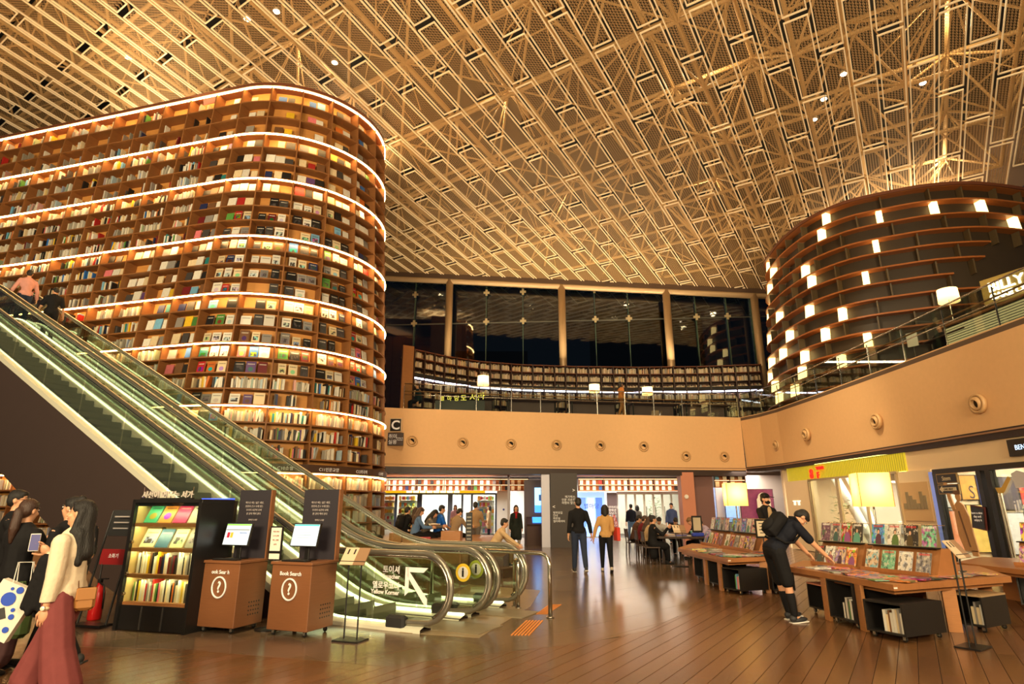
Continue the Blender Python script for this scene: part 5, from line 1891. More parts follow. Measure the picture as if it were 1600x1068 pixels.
def kiosk(x, y, rz, w, label, title, dot):
    th = thing('search_kiosk', label, 'kiosk', (x, y, 0), rz)
    d = 0.52
    body_ = MB().bevbox((0, d / 2, 0.455), (w - 0.02, d, 0.77), 0.006).build('body', kw, th)
    MB().bevbox((0, d / 2 - 0.005, 0.858), (w + 0.015, d + 0.03, 0.035), 0.006).build('counter_top', kw, th)
    for sx in (-1, 1):
        for sy in (0.06, d - 0.06):
            caster(th, sx * (w / 2 - 0.08), sy)
    hol = MB()
    for r in range(4):
        for c in range(5):
            hol.lathe([(0.011, -0.001), (0.011, 0.004)], (w / 2 - 0.012, d - 0.10 - 0.045 * c, 0.20 + 0.05 * r), 6, 0, Matrix.Rotation(R(90), 3, 'Y'))
    o = hol.build('vent_holes', dark, body_)
    o['kind'] = 'stuff'
    ring_ = MB()
    ring_.tube([(0.11 * math.cos(R(a)), -0.012, 0.55 + 0.125 * math.sin(R(a))) for a in range(0, 360, 15)], 0.011, 6, closed=True)
    ring_.build('ring', ink, body_)
    text('?', 0.19, ink, body_, (0.0, -0.012, 0.49), bold=0.004)
    text(title, 0.066, ink, body_, (0.0, -0.012, 0.715), bold=0.001)
    bb_ = MB().box((0, d - 0.03, 1.33), (w - 0.06, 0.035, 0.91)).build('back_board', navy_b, th)
    MB().box((w / 2 - 0.02, d - 0.015, 1.33), (0.02, 0.075, 0.91)).build('board_edge', kw, bb_)
    for k, s in enumerate(('책으로 여는 넓은 세상,', '천천히 걷고 오래 읽는', '우리의 시간이 모여', '한 권의 책이 된다')):
        text(s, 0.034, print_p, bb_, (0.0, d - 0.052, 1.60 - 0.05 * k))
    text('별마당 도서관', 0.026, print_p, bb_, (0.0, d - 0.052, 1.37))
    m = thing('monitor', ('computer monitor showing book covers' if dot else 'computer monitor showing a pale list') + ' on ' + ('left' if dot else 'right') + ' search kiosk', 'monitor',
              Vector((x, y, 0.876)) + Matrix.Rotation(rz, 3, 'Z') @ Vector((0.0, 0.20, 0)), rz)
    tl = Matrix.Rotation(R(-12), 3, 'X')
    cz = 0.32
    MB().box((0, 0.02, cz), (0.43, 0.028, 0.30), rot=tl).build('bezel', dark, m)
    sc_ = MB().box((0, 0.003, cz), (0.405, 0.004, 0.272), rot=tl).build('screen', scr, m)
    bar = mat('screen_bar_%d' % dot, (120, 190, 60) if dot else (60, 170, 180), 0.4, emis=0.8)
    MB().box(Vector((0, 0.0, cz)) + tl @ Vector((0, 0, 0.125)), (0.40, 0.004, 0.018), rot=tl).build('screen_bar', bar, sc_)
    if dot:
        MB().box(Vector((0, 0.0, cz)) + tl @ Vector((0, 0, 0.06)), (0.39, 0.004, 0.022), rot=tl).build('screen_band', mat('screen_grey', (150, 160, 170), 0.4, emis=0.5), sc_)
        for k, cc in enumerate(((170, 40, 60), (200, 170, 60), (240, 240, 236))):
            MB().box(Vector((0, -0.001, cz)) + tl @ Vector((-0.14 + 0.055 * k, 0, -0.01)), (0.042, 0.004, 0.07), rot=tl).build('screen_cover', mat('screen_cover_%d' % k, cc, 0.4, emis=0.5), sc_)
        MB().box(Vector((0, -0.001, cz)) + tl @ Vector((0.1, 0, 0.02)), (0.12, 0.004, 0.008), rot=tl).build('screen_line', mat('screen_blue_line', (60, 90, 170), 0.4, emis=0.4), sc_)
    else:
        for k in range(4):
            MB().box(Vector((0, -0.001, cz)) + tl @ Vector((-0.02, 0, 0.07 - 0.035 * k)), (0.24 - 0.04 * (k % 2), 0.004, 0.006), rot=tl).build('screen_line', mat('screen_grey', (150, 160, 170), 0.4, emis=0.5), sc_)
    MB().bevbox((0, 0.06, 0.008), (0.22, 0.18, 0.016), 0.004).bevbox((0, 0.075, 0.13), (0.07, 0.03, 0.25), 0.006).build('stand', dark, m)
    kb = thing('keyboard', 'black keyboard lying on the ' + ('left' if dot else 'right') + ' search kiosk', 'keyboard', Vector((x, y, 0.876)) + Matrix.Rotation(rz, 3, 'Z') @ Vector((0.0, 0.07, 0)), rz)
    kc_ = MB().bevbox((0, 0, 0.008), (0.38, 0.12, 0.016), 0.004).build('case', dark, kb)
    ks = MB()
    for r in range(4):
        for c in range(12):
            ks.box((-0.165 + 0.03 * c, -0.04 + 0.027 * r, 0.018), (0.025, 0.022, 0.006))
    o = ks.build('keys', dark_matt, kc_)
    o['kind'] = 'stuff'
    return th


kiosk(-3.80, 8.245, R(-18.4), 0.60, 'wooden search kiosk next to the glass book cabinet, its title worn', 'ook Sear h', 1)
kiosk(-2.81, 8.035, R(-20.5), 0.64, 'wooden Book Search kiosk on the right, before the escalator', 'Book Search', 0)
# framed notice between the kiosks
th = thing('notice_stand', 'black framed white notice on a pole between the two kiosks', 'sign', (-3.22, 8.5, 0), R(-15))
MB().lathe([(0.16, 0), (0.16, 0.015), (0.02, 0.025)], n=18).build('base', dark, th)
MB().tube([(0, 0, 0.02), (0, 0, 0.95)], 0.014).build('pole', dark, th)
nf_ = MB().box((0, 0, 1.08), (0.20, 0.02, 0.44)).build('frame', dark, th)
MB().box((0, -0.012, 1.13), (0.16, 0.008, 0.30)).build('paper', paper, nf_)
MB().box((0, -0.012, 0.91), (0.16, 0.008, 0.07)).build('slip', paper, nf_)
for k, s in enumerate(('이용 안내', '도서 검색', '카드 결제', '문의')):
    text(s, 0.024, mat('print_red', (150, 60, 60), 0.6), th, (0, -0.018, 1.22 - 0.055 * k))


def plate_sign(x, y, rz, zc, label, rods=0.09):
    th = thing('plate_sign', label, 'sign', (x, y, 0), rz)
    tl = Matrix.Rotation(R(-38), 3, 'X')
    c = Vector((0, 0, zc))
    ph_ = MB().box(c + tl @ Vector((-0.075, 0, 0)), (0.19, 0.012, 0.24), rot=tl).build('pale_half', mat('sign_sand', (214, 190, 158), 0.5), th)
    MB().box(c + tl @ Vector((0.10, 0, 0)), (0.16, 0.012, 0.24), rot=tl).build('brown_half', mat('sign_taupe', (150, 116, 86), 0.5), th)
    MB().box(c + tl @ Vector((0, -0.008, -0.075)), (0.36, 0.006, 0.008), rot=tl).build('groove', dark, ph_)
    for sx in (-0.11, -0.02):
        MB().box(c + tl @ Vector((sx, -0.008, 0.06)), (0.02, 0.004, 0.07), rot=tl).build('print', ink_dark, ph_)
    for sx in (-rods, rods):
        MB().tube([(sx, 0.02, 0.015), (sx, 0.02, zc - 0.02)], 0.010, 8).build('rod', dark, th)
    MB().bevbox((0, 0.02, 0.009), (0.36, 0.26, 0.018), 0.003).build('base', dark, th)
    return th


plate_sign(-1.96, 7.82, R(-18), 0.96, 'two-tone plate sign on two thin rods right of the kiosks')
plate_sign(5.30, 7.45, R(35), 1.07, 'two-tone plate sign on two thin rods by the near magazine table')
plate_sign(4.58, 17.0, R(5), 0.98, 'small two-tone plate sign on rods before the readers at the long table')

# ================================================================== GLASS BOOK CABINET
CA = R(-15.4)
cab = thing('book_cabinet', 'black glass-fronted book cabinet with bright lit shelves left of the kiosks', 'cabinet', (-4.68, 8.30, 0), CA)
CWD, CD, CHT = 1.04, 0.62, 1.65
for sx in (-1, 1):
    sp_ = MB().box((sx * (CWD / 2 + 0.03), CD / 2, CHT / 2), (0.05, CD, CHT)).build('side_panel', dark, cab)
    MB().box((sx * (CWD / 2 + 0.001), CD / 2 + 0.02, 0.97), (0.006, CD - 0.06, 1.28)).build('lining', mat('cabinet_lining', (206, 178, 120), 0.5), sp_)
MB().box((0, CD - 0.02, CHT / 2), (CWD, 0.03, CHT)).build('back_panel', mat('cabinet_back', (214, 186, 120), 0.5), cab)
MB().bevbox((0, CD / 2, CHT - 0.02), (CWD + 0.12, CD, 0.05), 0.006).build('cabinet_top', dark, cab)
MB().box((0, CD / 2, 0.16), (CWD, CD - 0.06, 0.30)).build('base', dark, cab)
for sx in (-0.17, 0.17):
    MB().box((sx, 0.025, 0.16), (0.015, 0.02, 0.28)).build('base_strip', mat('dark_strip', (60, 56, 54), 0.5), cab)
warm_strip = mat('cabinet_strip', (255, 246, 200), 0.4, emis=42, ecol=(250, 240, 180))
SHZ = [0.335, 0.68, 1.01, 1.33]
for z in SHZ:
    sh_ = MB().box((0, 0.29, z), (CWD, 0.50, 0.022)).build('shelf', wood_h, cab)
    MB().box((0, 0.05, z - 0.012), (CWD, 0.015, 0.046)).build('shelf_lip', wood_h, sh_)
MB().box((0, 0.04, 1.60), (CWD, 0.02, 0.07)).build('top_lip', dark, cab)
for z in [0.658, 0.988, 1.308, 1.61]:
    MB().box((0, 0.08, z), (CWD - 0.04, 0.03, 0.014)).build('light_strip', warm_strip, cab)
gd_ = MB().box((0, 0.015, 0.99), (CWD, 0.008, 1.27)).build('glass_door', clear, cab)
for z in (0.45, 0.7, 1.1):
    MB().lathe([(0.02, -0.02), (0.02, 0.02)], (-CWD / 2 + 0.03, 0.005, z), 10, 0, Matrix.Rotation(R(90), 3, 'X')).build('hinge', steel, gd_)
# cut-out letters on top of the cabinet
th = thing('cutout_letters', 'row of pale cut-out Korean letters standing on the glass book cabinet', 'sign', (-4.78, 8.47, CHT + 0.005), CA)
text('시선이 머무는 서가', 0.11, mat('cut_letters', (206, 196, 186), 0.5), th, (0, 0, 0.02), depth=0.02, bold=0.002)
MB().box((0, 0.0, 0.01), (0.86, 0.06, 0.018)).build('rail', dark, th)
for sx in (-0.42, 0.42):
    MB().box((sx, 0, 0.085), (0.008, 0.01, 0.16)).build('post', steel, th)
th = thing('blue_light_bar', 'blue glowing bar on dark shelf top behind the cabinet', 'lamp', (-4.35, 9.05, 0), CA)
MB().box((0, 0, 1.66), (0.50, 0.1, 0.03)).build('light', mat('blue_glow', (60, 90, 255), 0.4, emis=2.6, ecol=(50, 80, 255)), th)
MB().box((0, 0.03, 0.82), (0.54, 0.14, 1.64)).build('stand', dark, th)
MROT = Matrix.Rotation(CA, 3, 'Z')


def cab_book(lx, ly, lz, w, t, h, colname, col, label, group, tilt=0.0, spin=0.0):
    o = obj('book', book_me)
    p = Vector((-4.68, 8.30, 0)) + MROT @ Vector((lx, ly, lz))
    o.matrix_basis = Matrix.Translation(p) @ Matrix.Rotation(CA + spin, 4, 'Z') @ Matrix.Rotation(tilt, 4, 'X') @ Matrix.Diagonal((w, t, h, 1))
    o.color = col
    tag(o, label, 'book', group)


top4 = [('green', (70, 176, 130)), ('orange', (236, 150, 60)), ('pink', (220, 60, 120)), ('grey', (200, 196, 170))]
sec4 = [('cream', (232, 224, 180)), ('blue', (74, 120, 150)), ('pale yellow', (226, 220, 170)), ('grey', (150, 150, 140))]
for k, (nm, c) in enumerate(top4):
    cab_book(-0.36 + 0.245 * k, 0.13, 1.342, 0.22, 0.025, 0.27, nm, lin(c), '%s cover propped on the top shelf of the glass cabinet' % nm, 'covers propped in the cabinet', R(-28))
for k, (nm, c) in enumerate(sec4):
    cab_book(-0.36 + 0.245 * k, 0.13, 1.022, 0.21 if k else 0.24, 0.025, 0.26, nm, lin(c), '%s cover propped on the second shelf of the glass cabinet' % nm, 'covers propped in the cabinet', R(-26))
rc = random.Random(31)
for row, (z, lb) in enumerate(((0.692, 'third'), (0.347, 'lowest'))):
    x = -CWD / 2 + 0.05
    k = 0
    while x < CWD / 2 - 0.06:
        w = rc.uniform(0.02, 0.038)
        k += 1
        nm, c = pick(rc)
        hh = rc.uniform(0.2, 0.28)
        # a book on edge: its spine faces the glass
        cab_book(x + w / 2, 0.215, z, 0.17, w * 0.94, hh, nm, c, '%s spine, %s book from left on the %s shelf of the glass cabinet' % (nm, ORD[k], lb), 'books standing in the cabinet', 0.0, R(90))
        x += w
# things beside the cabinet
th = thing('leaflet_stand', 'tall slanted black stand with pale words left of the glass cabinet', 'stand', (-5.62, 8.75, 0), R(-15))
mb = MB()
for sx in (-0.24, 0.24):
    mb.tube([(sx, -0.1, 0.02), (sx, 0.16, 1.5)], 0.014, 8)
mb.build('frame', dark, th)
MB().box((0, 0.14, 1.33), (0.46, 0.02, 0.36), rot=Matrix.Rotation(R(-10), 3, 'X')).build('board', dark, th)
for k in range(3):
    MB().box((0, 0.10, 1.42 - 0.08 * k), (0.26, 0.012, 0.018)).build('print', print_p, th)
MB().box((0, -0.1, 0.03), (0.5, 0.2, 0.03)).build('base', dark, th)
th = thing('fire_extinguisher', 'red fire extinguisher on the floor behind the slanted black stand', 'extinguisher', (-5.98, 9.2, 0))
MB().lathe([(0.08, 0.0), (0.09, 0.02), (0.09, 0.36), (0.07, 0.42), (0.03, 0.46), (0.025, 0.5)], n=18).build('cylinder', mat('extinguisher_red', (190, 24, 26), 0.3), th, True)
MB().box((0, 0, 0.52), (0.05, 0.05, 0.05)).box((0.05, 0, 0.55), (0.13, 0.02, 0.015)).build('valve', dark, th)
MB().tube([(0.02, -0.03, 0.5), (0.1, -0.05, 0.46), (0.115, -0.04, 0.3), (0.11, -0.02, 0.15)], 0.012, 8).build('hose', rubber, th, True)
th = thing('extinguisher_sign', 'red sign with white pictogram behind the slanted black stand', 'sign', (-6.0, 9.45, 0), R(-15))
MB().box((0.1, 0, 0.83), (0.7, 0.02, 0.22)).build('board', mat('sign_red', (150, 26, 30), 0.5), th)
MB().box((0.28, -0.014, 0.83), (0.12, 0.008, 0.16)).build('label', paper, th)
text('소화기', 0.07, ink, th, (0.0, -0.014, 0.82))
for sx in (-0.2, 0.4):
    MB().tube([(sx, 0.0, 0.0), (sx, 0.0, 0.75)], 0.012, 6).build('leg', dark, th)

# ================================================================== RAILS AND FLOOR PADS
a, b = Vector((-1.36, 10.75, 0)), Vector((0.56, 9.38, 0))
d = (b - a).normalized()
bend = [(-math.cos(R(q)), math.sin(R(q))) for q in (0, 30, 60, 90)]
path = [a] + [a + d * (0.16 + 0.16 * c) + Vector((0, 0, 0.72 + 0.16 * s)) for c, s in bend] + [b + d * (-0.16 - 0.16 * c) + Vector((0, 0, 0.72 + 0.16 * s)) for c, s in reversed(bend)] + [b]
th = thing('guard_rail', 'long U-shaped stainless steel rail crossing before the escalator newels', 'rail', (0, 0, 0))
MB().tube([Vector((p.x, p.y, max(p.z, 0.006))) for p in path], 0.031, 12).build('pipe', steel, th, True)
for p in (a, b):
    MB().lathe([(0.06, 0.004), (0.06, 0.016), (0.035, 0.025)], p, 16).build('flange', steel, th, True)
th = thing('post_rail', 'short narrow stainless steel U rail near the tactile strips', 'rail', (0, 0, 0))
a, b = Vector((0.10, 10.2, 0)), Vector((0.04, 10.36, 0))
path = [a + Vector((0, 0, 0.006))] + [a.lerp(b, 0.5 - 0.5 * math.cos(R(q))) + Vector((0, 0, 0.66 + 0.06 * math.sin(R(q)))) for q in range(0, 181, 30)] + [b + Vector((0, 0, 0.006))]
MB().tube(path, 0.03, 10).build('pipe', steel, th, True)
for p in (a, b):
    MB().lathe([(0.05, 0.004), (0.05, 0.014), (0.035, 0.02)], p, 14).build('flange', steel, th, True)
th = None
for lb, q in (('orange striped tactile pad on the floor, the nearer one', [(798, 992), (830, 992), (851, 969), (822, 969)]),
              ('orange striped tactile pad on the floor by the rail foot, the farther one', [(838, 959), (856, 959), (879, 944), (858, 944)])):
    P = [ground(*p) for p in q]
    c = (P[0] + P[1] + P[2] + P[3]) / 4
    t = thing('tactile_pad', lb, 'floor pad', (c.x, c.y, 0.0))
    for k in range(6):
        f0, f1 = k / 6, (k + 0.55) / 6
        quad = [P[0].lerp(P[1], f0), P[0].lerp(P[1], f1), P[3].lerp(P[2], f1), P[3].lerp(P[2], f0)]
        MB().prism([tuple((p - c)[:2]) for p in quad], 0.0, 0.006).build('strip', mat('tactile_orange', (226, 140, 60), 0.5), t)

# ================================================================== MAGAZINE TABLES
TZ = 0.64
mag_me = MB().box((0, 0, 0.5), (1, 1, 1)).mesh('magazine', [cover_mat('magazine_cover', 'magazine')])
rt = random.Random(12)
blk_s = mat('cart_black', (30, 27, 26), 0.45)


def table(name_label, poly, legs):
    c = Vector((sum(p[0] for p in poly) / len(poly), sum(p[1] for p in poly) / len(poly), 0))
    th = thing('magazine_table', name_label, 'table', c)
    Q = [(p[0] - c.x, p[1] - c.y) for p in poly]
    tt_ = MB().prism(Q, TZ - 0.075, TZ).build('table_top', wood_h, th)
    MB().prism([(x * 0.93, y * 0.93) for x, y in Q], TZ - 0.13, TZ - 0.075).build('apron', wood_h, th)
    for x, y, rz in legs:
        MB().box((x - c.x, y - c.y, (TZ - 0.076) / 2), (0.045, 0.16, TZ - 0.076), rz).build('leg', wood, th)
    MB().box((-0.1, 0.1, (TZ - 0.13) / 2), (0.05, (max(p[1] for p in poly) - min(p[1] for p in poly)) * 0.55, TZ - 0.13)).build('centre_board', wood, th)
    MB().box((poly[1][0] - c.x + 0.03, poly[1][1] - c.y + 0.008, TZ - 0.04), (0.06, 0.004, 0.02), R(22)).build('tag', paper, tt_)
    return c


tR = [(4.39, 10.1), (4.65, 7.74), (6.82, 8.64), (7.5, 10.1), (6.9, 11.3), (5.2, 11.2)]
tL = [(3.85, 14.5), (3.98, 11.57), (5.25, 12.1), (5.62, 13.6), (5.55, 15.6), (4.7, 16.3)]
table('hexagonal wooden magazine table nearest the viewer, the bending man leaning over it', tR, [(4.52, 9.17, R(-5)), (4.60, 8.42, R(-5)), (5.72, 8.34, R(75)), (6.7, 9.0, R(60)), (6.6, 10.9, R(40)), (5.4, 10.9, 0)])
table('hexagonal wooden magazine table behind the bending man', tL, [(4.06, 13.2, 0), (4.06, 12.3, 0), (4.80, 11.98, R(70)), (5.2, 12.5, R(60)), (5.3, 15.2, 0), (4.7, 15.8, 0)])
t3 = [(7.9, 9.7), (8.05, 8.2), (10.0, 8.3), (10.3, 9.9), (9.2, 10.9)]
table('wooden magazine table cut by the right picture edge', [(7.62, 10.8), (7.75, 9.2), (9.5, 9.0), (10.2, 10.6), (9.0, 12.0)], [(8.0, 9.5, 0), (9.3, 9.3, 0), (9.5, 10.9, 0), (8.0, 10.8, 0)])


def cart(x, y, rz, w, d, h, label, nb, where, top=None, side=0.0):
    th = thing('book_cart', label, 'cart', (x, y, 0), rz)
    t, z0 = 0.022, 0.07
    MB().box((0, 0, z0 + t / 2), (w, d, t)).build('bottom_board', blk_s, th)
    MB().box((0, 0, z0 + h - t / 2), (w, d, t)).build('top_board', top or blk_s, th)
    for s in (-1, 1):
        MB().box((s * (w / 2 - t / 2), 0, z0 + h / 2), (t, d, h - 2 * t)).build('side_board', blk_s, th)
    MB().box((0, d / 2 - t / 2, z0 + h / 2), (w - 2 * t, t, h - 2 * t)).build('back_board', blk_s, th)
    for sx in (-1, 1):
        for sy in (-1, 1):
            caster(th, sx * (w / 2 - 0.06), sy * (d / 2 - 0.06))
    xx = w / 2 - t - 0.015 - side
    Mz = Matrix.Rotation(rz, 3, 'Z')
    for k in range(nb):
        bw = rt.uniform(0.02, 0.042)
        if xx - bw < -w / 2 + t:
            break
        hh = min(h - 0.08, rt.uniform(0.19, 0.27))
        nm, c = pick(rt)
        o = obj('book', book_me)
        p = Vector((x, y, z0 + t)) + Mz @ Vector((xx - bw / 2, -d / 2 + 0.14, 0))
        o.matrix_basis = Matrix.Translation(p) @ Matrix.Rotation(rz + R(90), 4, 'Z') @ Matrix.Diagonal((0.18, bw * 0.94, hh, 1))
        o.color = c
        tag(o, '%s book, %s from the right in %s' % (nm, ORD[k + 1], where), 'book', 'books in the carts under the tables')
        xx -= bw


cart(4.83, 8.82, R(-84), 0.56, 0.62, 0.50, 'tall black book cart between the front legs of the near magazine table', 10, 'the tall cart of the near table')
cart(4.93, 9.62, R(-84), 0.60, 0.62, 0.36, 'black cart with a reddish top beside the bending man', 8, 'the cart beside the bending man', mat('cart_top_red', (190, 120, 96), 0.5))
cart(4.90, 8.03, R(-66), 0.50, 0.76, 0.36, 'low wide black book cart under the nearest table corner', 9, 'the cart under the nearest table corner')
cart(6.22, 8.55, R(-62), 0.42, 0.62, 0.38, 'black cart with a pale top right of the plate sign', 4, 'the cart right of the plate sign', mat('cart_top_pale', (170, 140, 104), 0.4))
cart(8.55, 10.0, R(-40), 0.9, 0.5, 0.42, 'black cart of pale books under the table at the right edge', 14, 'the cart at the right picture edge')
cart(4.42, 14.0, R(-86), 0.5, 0.56, 0.40, 'small black cart at the far end of the farther magazine table', 4, 'the far end cart of the farther table')
cart(4.34, 12.72, R(-86), 0.52, 0.56, 0.50, 'tall black cart under the middle of the farther magazine table', 5, 'the tall cart of the farther table')
cart(4.40, 11.95, R(-68), 0.46, 0.66, 0.38, 'low black cart under the near corner of the farther magazine table', 5, 'the corner cart of the farther table')
cart(5.05, 11.98, R(-5), 0.40, 0.50, 0.42, 'black cart behind the bending man under the farther table', 6, 'the cart behind the bending man')
th = thing('red_box', 'small red box on the far end cart of the farther table', 'box', (4.36, 14.0, 0.475), R(-86))
MB().bevbox((0, 0, 0.06), (0.26, 0.3, 0.12), 0.01).build('body', mat('box_red', (190, 50, 60), 0.5), th)
MB().bevbox((0, 0, 0.125), (0.27, 0.31, 0.02), 0.006).build('lid', mat('box_red', (190, 50, 60), 0.5), th)

MCOL = {'white': (224, 220, 210), 'red': (186, 48, 44), 'blue': (78, 140, 206), 'black': (44, 42, 44), 'green': (118, 186, 150), 'orange': (222, 130, 60), 'grey': (150, 146, 142),
        'pink': (216, 150, 150), 'yellow': (226, 200, 90), 'beige': (206, 180, 150), 'purple': (120, 80, 110)}


def magazine(mw, size, nm, label, group):
    o = obj('magazine', mag_me)
    o.matrix_basis = mw @ Matrix.Diagonal((size[0], size[1], size[2], 1))
    f_ = rt.uniform(0.85, 1.1)
    o.color = tuple(min(1, v * f_) for v in lin(MCOL[nm])[:3]) + (1,)
    tag(o, label, 'magazine', group)


def rack(x, y, rz, L, label, rows, where):
    """Wooden display rack on a table top: wedge body, two ledges, magazines leaning on each."""
    th = thing('magazine_rack', label, 'rack', (x, y, TZ), rz)
    prof = [(-0.26, 0.0), (0.30, 0.0), (0.30, 0.36), (0.05, 0.36), (-0.10, 0.04), (-0.26, 0.04)]
    k = len(prof)
    mb = MB().add([(-L / 2, p, z) for p, z in prof] + [(L / 2, p, z) for p, z in prof],
                  [tuple(range(k)), tuple(range(2 * k - 1, k - 1, -1))] + [(i, i + k, (i + 1) % k + k, (i + 1) % k) for i in range(k)])
    mb.build('body', wood_h, th)
    MB().box((0, -0.265, 0.045), (L, 0.014, 0.05)).build('lower_lip', wood_h, th)
    MB().box((0, 0.0, 0.37), (L, 0.10, 0.016)).build('upper_ledge', dark, th)
    MB().box((0, 0.16, 0.50), (L, 0.012, 0.30), rot=Matrix.Rotation(R(-12), 3, 'X')).build('upper_back', clear, th)
    MB().tube([(-L / 2, 0.2, 0.665), (L / 2, 0.2, 0.665)], 0.006, 6).build('top_wire', steel, th)
    base = Matrix.Translation((x, y, TZ)) @ Matrix.Rotation(rz, 4, 'Z')
    for tier, names in enumerate(rows):
        n = len(names)
        for i, nm in enumerate(names):
            lx = -L / 2 + L * (i + 0.5) / n
            w = min(0.205, L / n * 0.92)
            py, pz = ((-0.225, 0.045), (-0.01, 0.385))[tier]
            for c in range(2):
                mw = base @ Matrix.Translation((lx + 0.012 * c, py + 0.012 * (2 - c) - 0.01, pz)) @ Matrix.Rotation(R(-21 if tier == 0 else -14), 4, 'X')
                if c == 1:
                    magazine(mw, (w, 0.008, 0.285), nm, '%s cover, %s from left on the %s row of %s' % (nm, ORD[i + 1], ('lower', 'upper')[tier], where), 'magazines on the racks')


rack(5.27, 9.98, R(-70), 0.80, 'left rack of the near magazine table, two rows of magazines', [['black', 'white', 'beige', 'orange'], ['purple', 'grey', 'red', 'black']], "the near table's left rack")
rack(5.60, 8.95, R(-70), 1.04, 'right rack of the near magazine table, two rows of magazines', [['beige', 'green', 'white', 'grey'], ['blue', 'white', 'black', 'green']], "the near table's right rack")
rack(5.08, 15.2, R(-87), 1.2, 'far rack of the farther magazine table', [['blue', 'beige', 'orange', 'purple'], ['white', 'blue', 'grey', 'beige']], "the farther table's far rack")
rack(5.16, 13.7, R(-86), 1.5, 'near rack of the farther magazine table', [['white', 'red', 'grey', 'pink', 'yellow', 'beige'], ['blue', 'beige', 'blue', 'white', 'pink', 'blue']], "the farther table's near rack")
rack(8.45, 9.75, R(-62), 0.9, 'magazine rack on the table cut by the right picture edge', [['beige', 'grey', 'white'], ['yellow', 'orange', 'beige']], "the right edge table's rack")


def flats(poly, n, where, lo=0.03, hi=0.5):
    c = Vector((sum(p[0] for p in poly) / len(poly), sum(p[1] for p in poly) / len(poly), 0))
    e = [Vector((p[0], p[1], 0)) for p in poly]
    k = 0
    for a, b, m in ((e[0], e[1], n), (e[1], e[2], n)):
        for i in range(m):
            for rowi in range(2):
                p = a.lerp(b, (i + 0.5) / m)
                dv = (c - p).normalized()
                q = p + dv * (0.24 + 0.36 * rowi) + Vector((rt.uniform(-.04, .04), rt.uniform(-.04, .04), 0))
                k += 1
                nm = rt.choice(list(MCOL))
                rz = math.atan2((b - a).y, (b - a).x) + rt.uniform(-0.35, 0.35)
                th_ = rt.choice((0.006, 0.012, 0.02))
                mw = Matrix.Translation((q.x, q.y, TZ + 0.001 + th_ / 2 + 0.0007 * k)) @ Matrix.Rotation(rz, 4, 'Z') @ Matrix.Rotation(R(-90), 4, 'X') @ Matrix.Translation((0, 0, -0.14))
                magazine(mw, (0.21, th_, 0.285), nm, '%s magazine lying flat, number %s along %s' % (nm, ORD[min(k, 30)], where), 'magazines lying on the tables')


flats(tR, 7, 'the edge of the near magazine table')
flats(tL, 6, 'the edge of the farther magazine table')
# square lamps on the tables
sq = shade_mat('square_shade_lit', (255, 216, 130), 0.75)


def square_lamp(x, y, w, z0, h, label, rz):
    th = thing('table_lamp', label, 'lamp', (x, y, TZ), rz)
    mb = MB()
    mb.grid([[Vector((a * w / 2, b * w / 2, z0 - TZ)), Vector((a * w / 2, b * w / 2, z0 - TZ + h))] for a, b in ((-1, -1), (1, -1), (1, 1), (-1, 1), (-1, -1))])
    sh_ = mb.build('lamp_shade', sq, th)
    for a, b in ((-1, -1), (1, -1), (1, 1), (-1, 1)):
        MB().box((a * w / 2, b * w / 2, z0 - TZ + h / 2), (0.012, 0.012, h)).build('shade_edge', mat('shade_edge', (200, 150, 70), 0.5), sh_)
    st_ = MB().tube([(0, 0, 0.02), (0, 0, z0 - TZ + h * 0.35)], 0.016).build('stem', steel, th)
    MB().ball((0, 0, z0 - TZ + h * 0.42), 0.05).build('bulb', lamp_glow, st_, True)
    MB().bevbox((0, 0, 0.012), (0.26, 0.26, 0.024), 0.004).build('base', steel, th)
    light('table_lamp_glow', 'POINT', (x, y, z0 + h * 0.56), 34, (1, 0.74, 0.40), 0.06)


square_lamp(6.22, 10.55, 0.50, 1.56, 0.56, 'large square glowing lamp on the near magazine table', R(-14))
square_lamp(5.30, 14.5, 0.46, 1.58, 0.52, 'square glowing lamp on the farther magazine table', R(-8))
for x, y, z, rz, lb in ((5.0, 12.35, TZ, R(10), 'black framed notice on the farther magazine table below the masked man'), ):
    th = thing('framed_notice', lb, 'sign', (x, y, z), rz)
    fr_ = MB().box((0, 0, 0.50), (0.32, 0.02, 0.36)).build('frame', dark, th)
    MB().box((0, -0.012, 0.50), (0.26, 0.006, 0.29)).build('paper', mat('notice_beige', (206, 190, 160), 0.6), fr_)
    MB().tube([(0, 0.01, 0.01), (0, 0.01, 0.33)], 0.012).build('stem', dark, th)
    MB().bevbox((0, 0, 0.008), (0.2, 0.14, 0.016), 0.003).build('base', dark, th)
    for k in range(4):
        MB().box((0, -0.017, 0.60 - 0.06 * k), (0.18 - 0.03 * (k % 2), 0.003, 0.016)).build('print', ink_dark, fr_)
th = thing('monitor', 'flat black monitor before the masked man', 'monitor', (5.35, 13.1, TZ), R(8))
MB().box((0, 0, 0.52), (0.5, 0.03, 0.1), rot=Matrix.Rotation(R(-70), 3, 'X')).build('bezel', dark, th)
MB().tube([(0, 0, 0.01), (0, 0, 0.5)], 0.018).build('stem', dark, th)
MB().bevbox((0, 0, 0.008), (0.24, 0.18, 0.016), 0.003).build('base', dark, th)

# ================================================================== LONG READING TABLE
dkw = mat('dark_table_wood', (62, 44, 34), 0.4, noise=0.15, nscale=5)
RT = Vector((4.95, 19.3, 0))
th = thing('long_table', 'long dark reading table with splayed legs in the middle distance', 'table', RT)
MB().bevbox((0, 0, 0.71), (1.5, 3.0, 0.06), 0.01).build('table_top', dkw, th)
for sx in (-1, 1):
    for sy in (-1, 1):
        MB().tube([(sx * 0.62, sy * 1.35, 0.0), (sx * 0.52, sy * 1.2, 0.69)], 0.045, 6).build('leg', dkw, th)


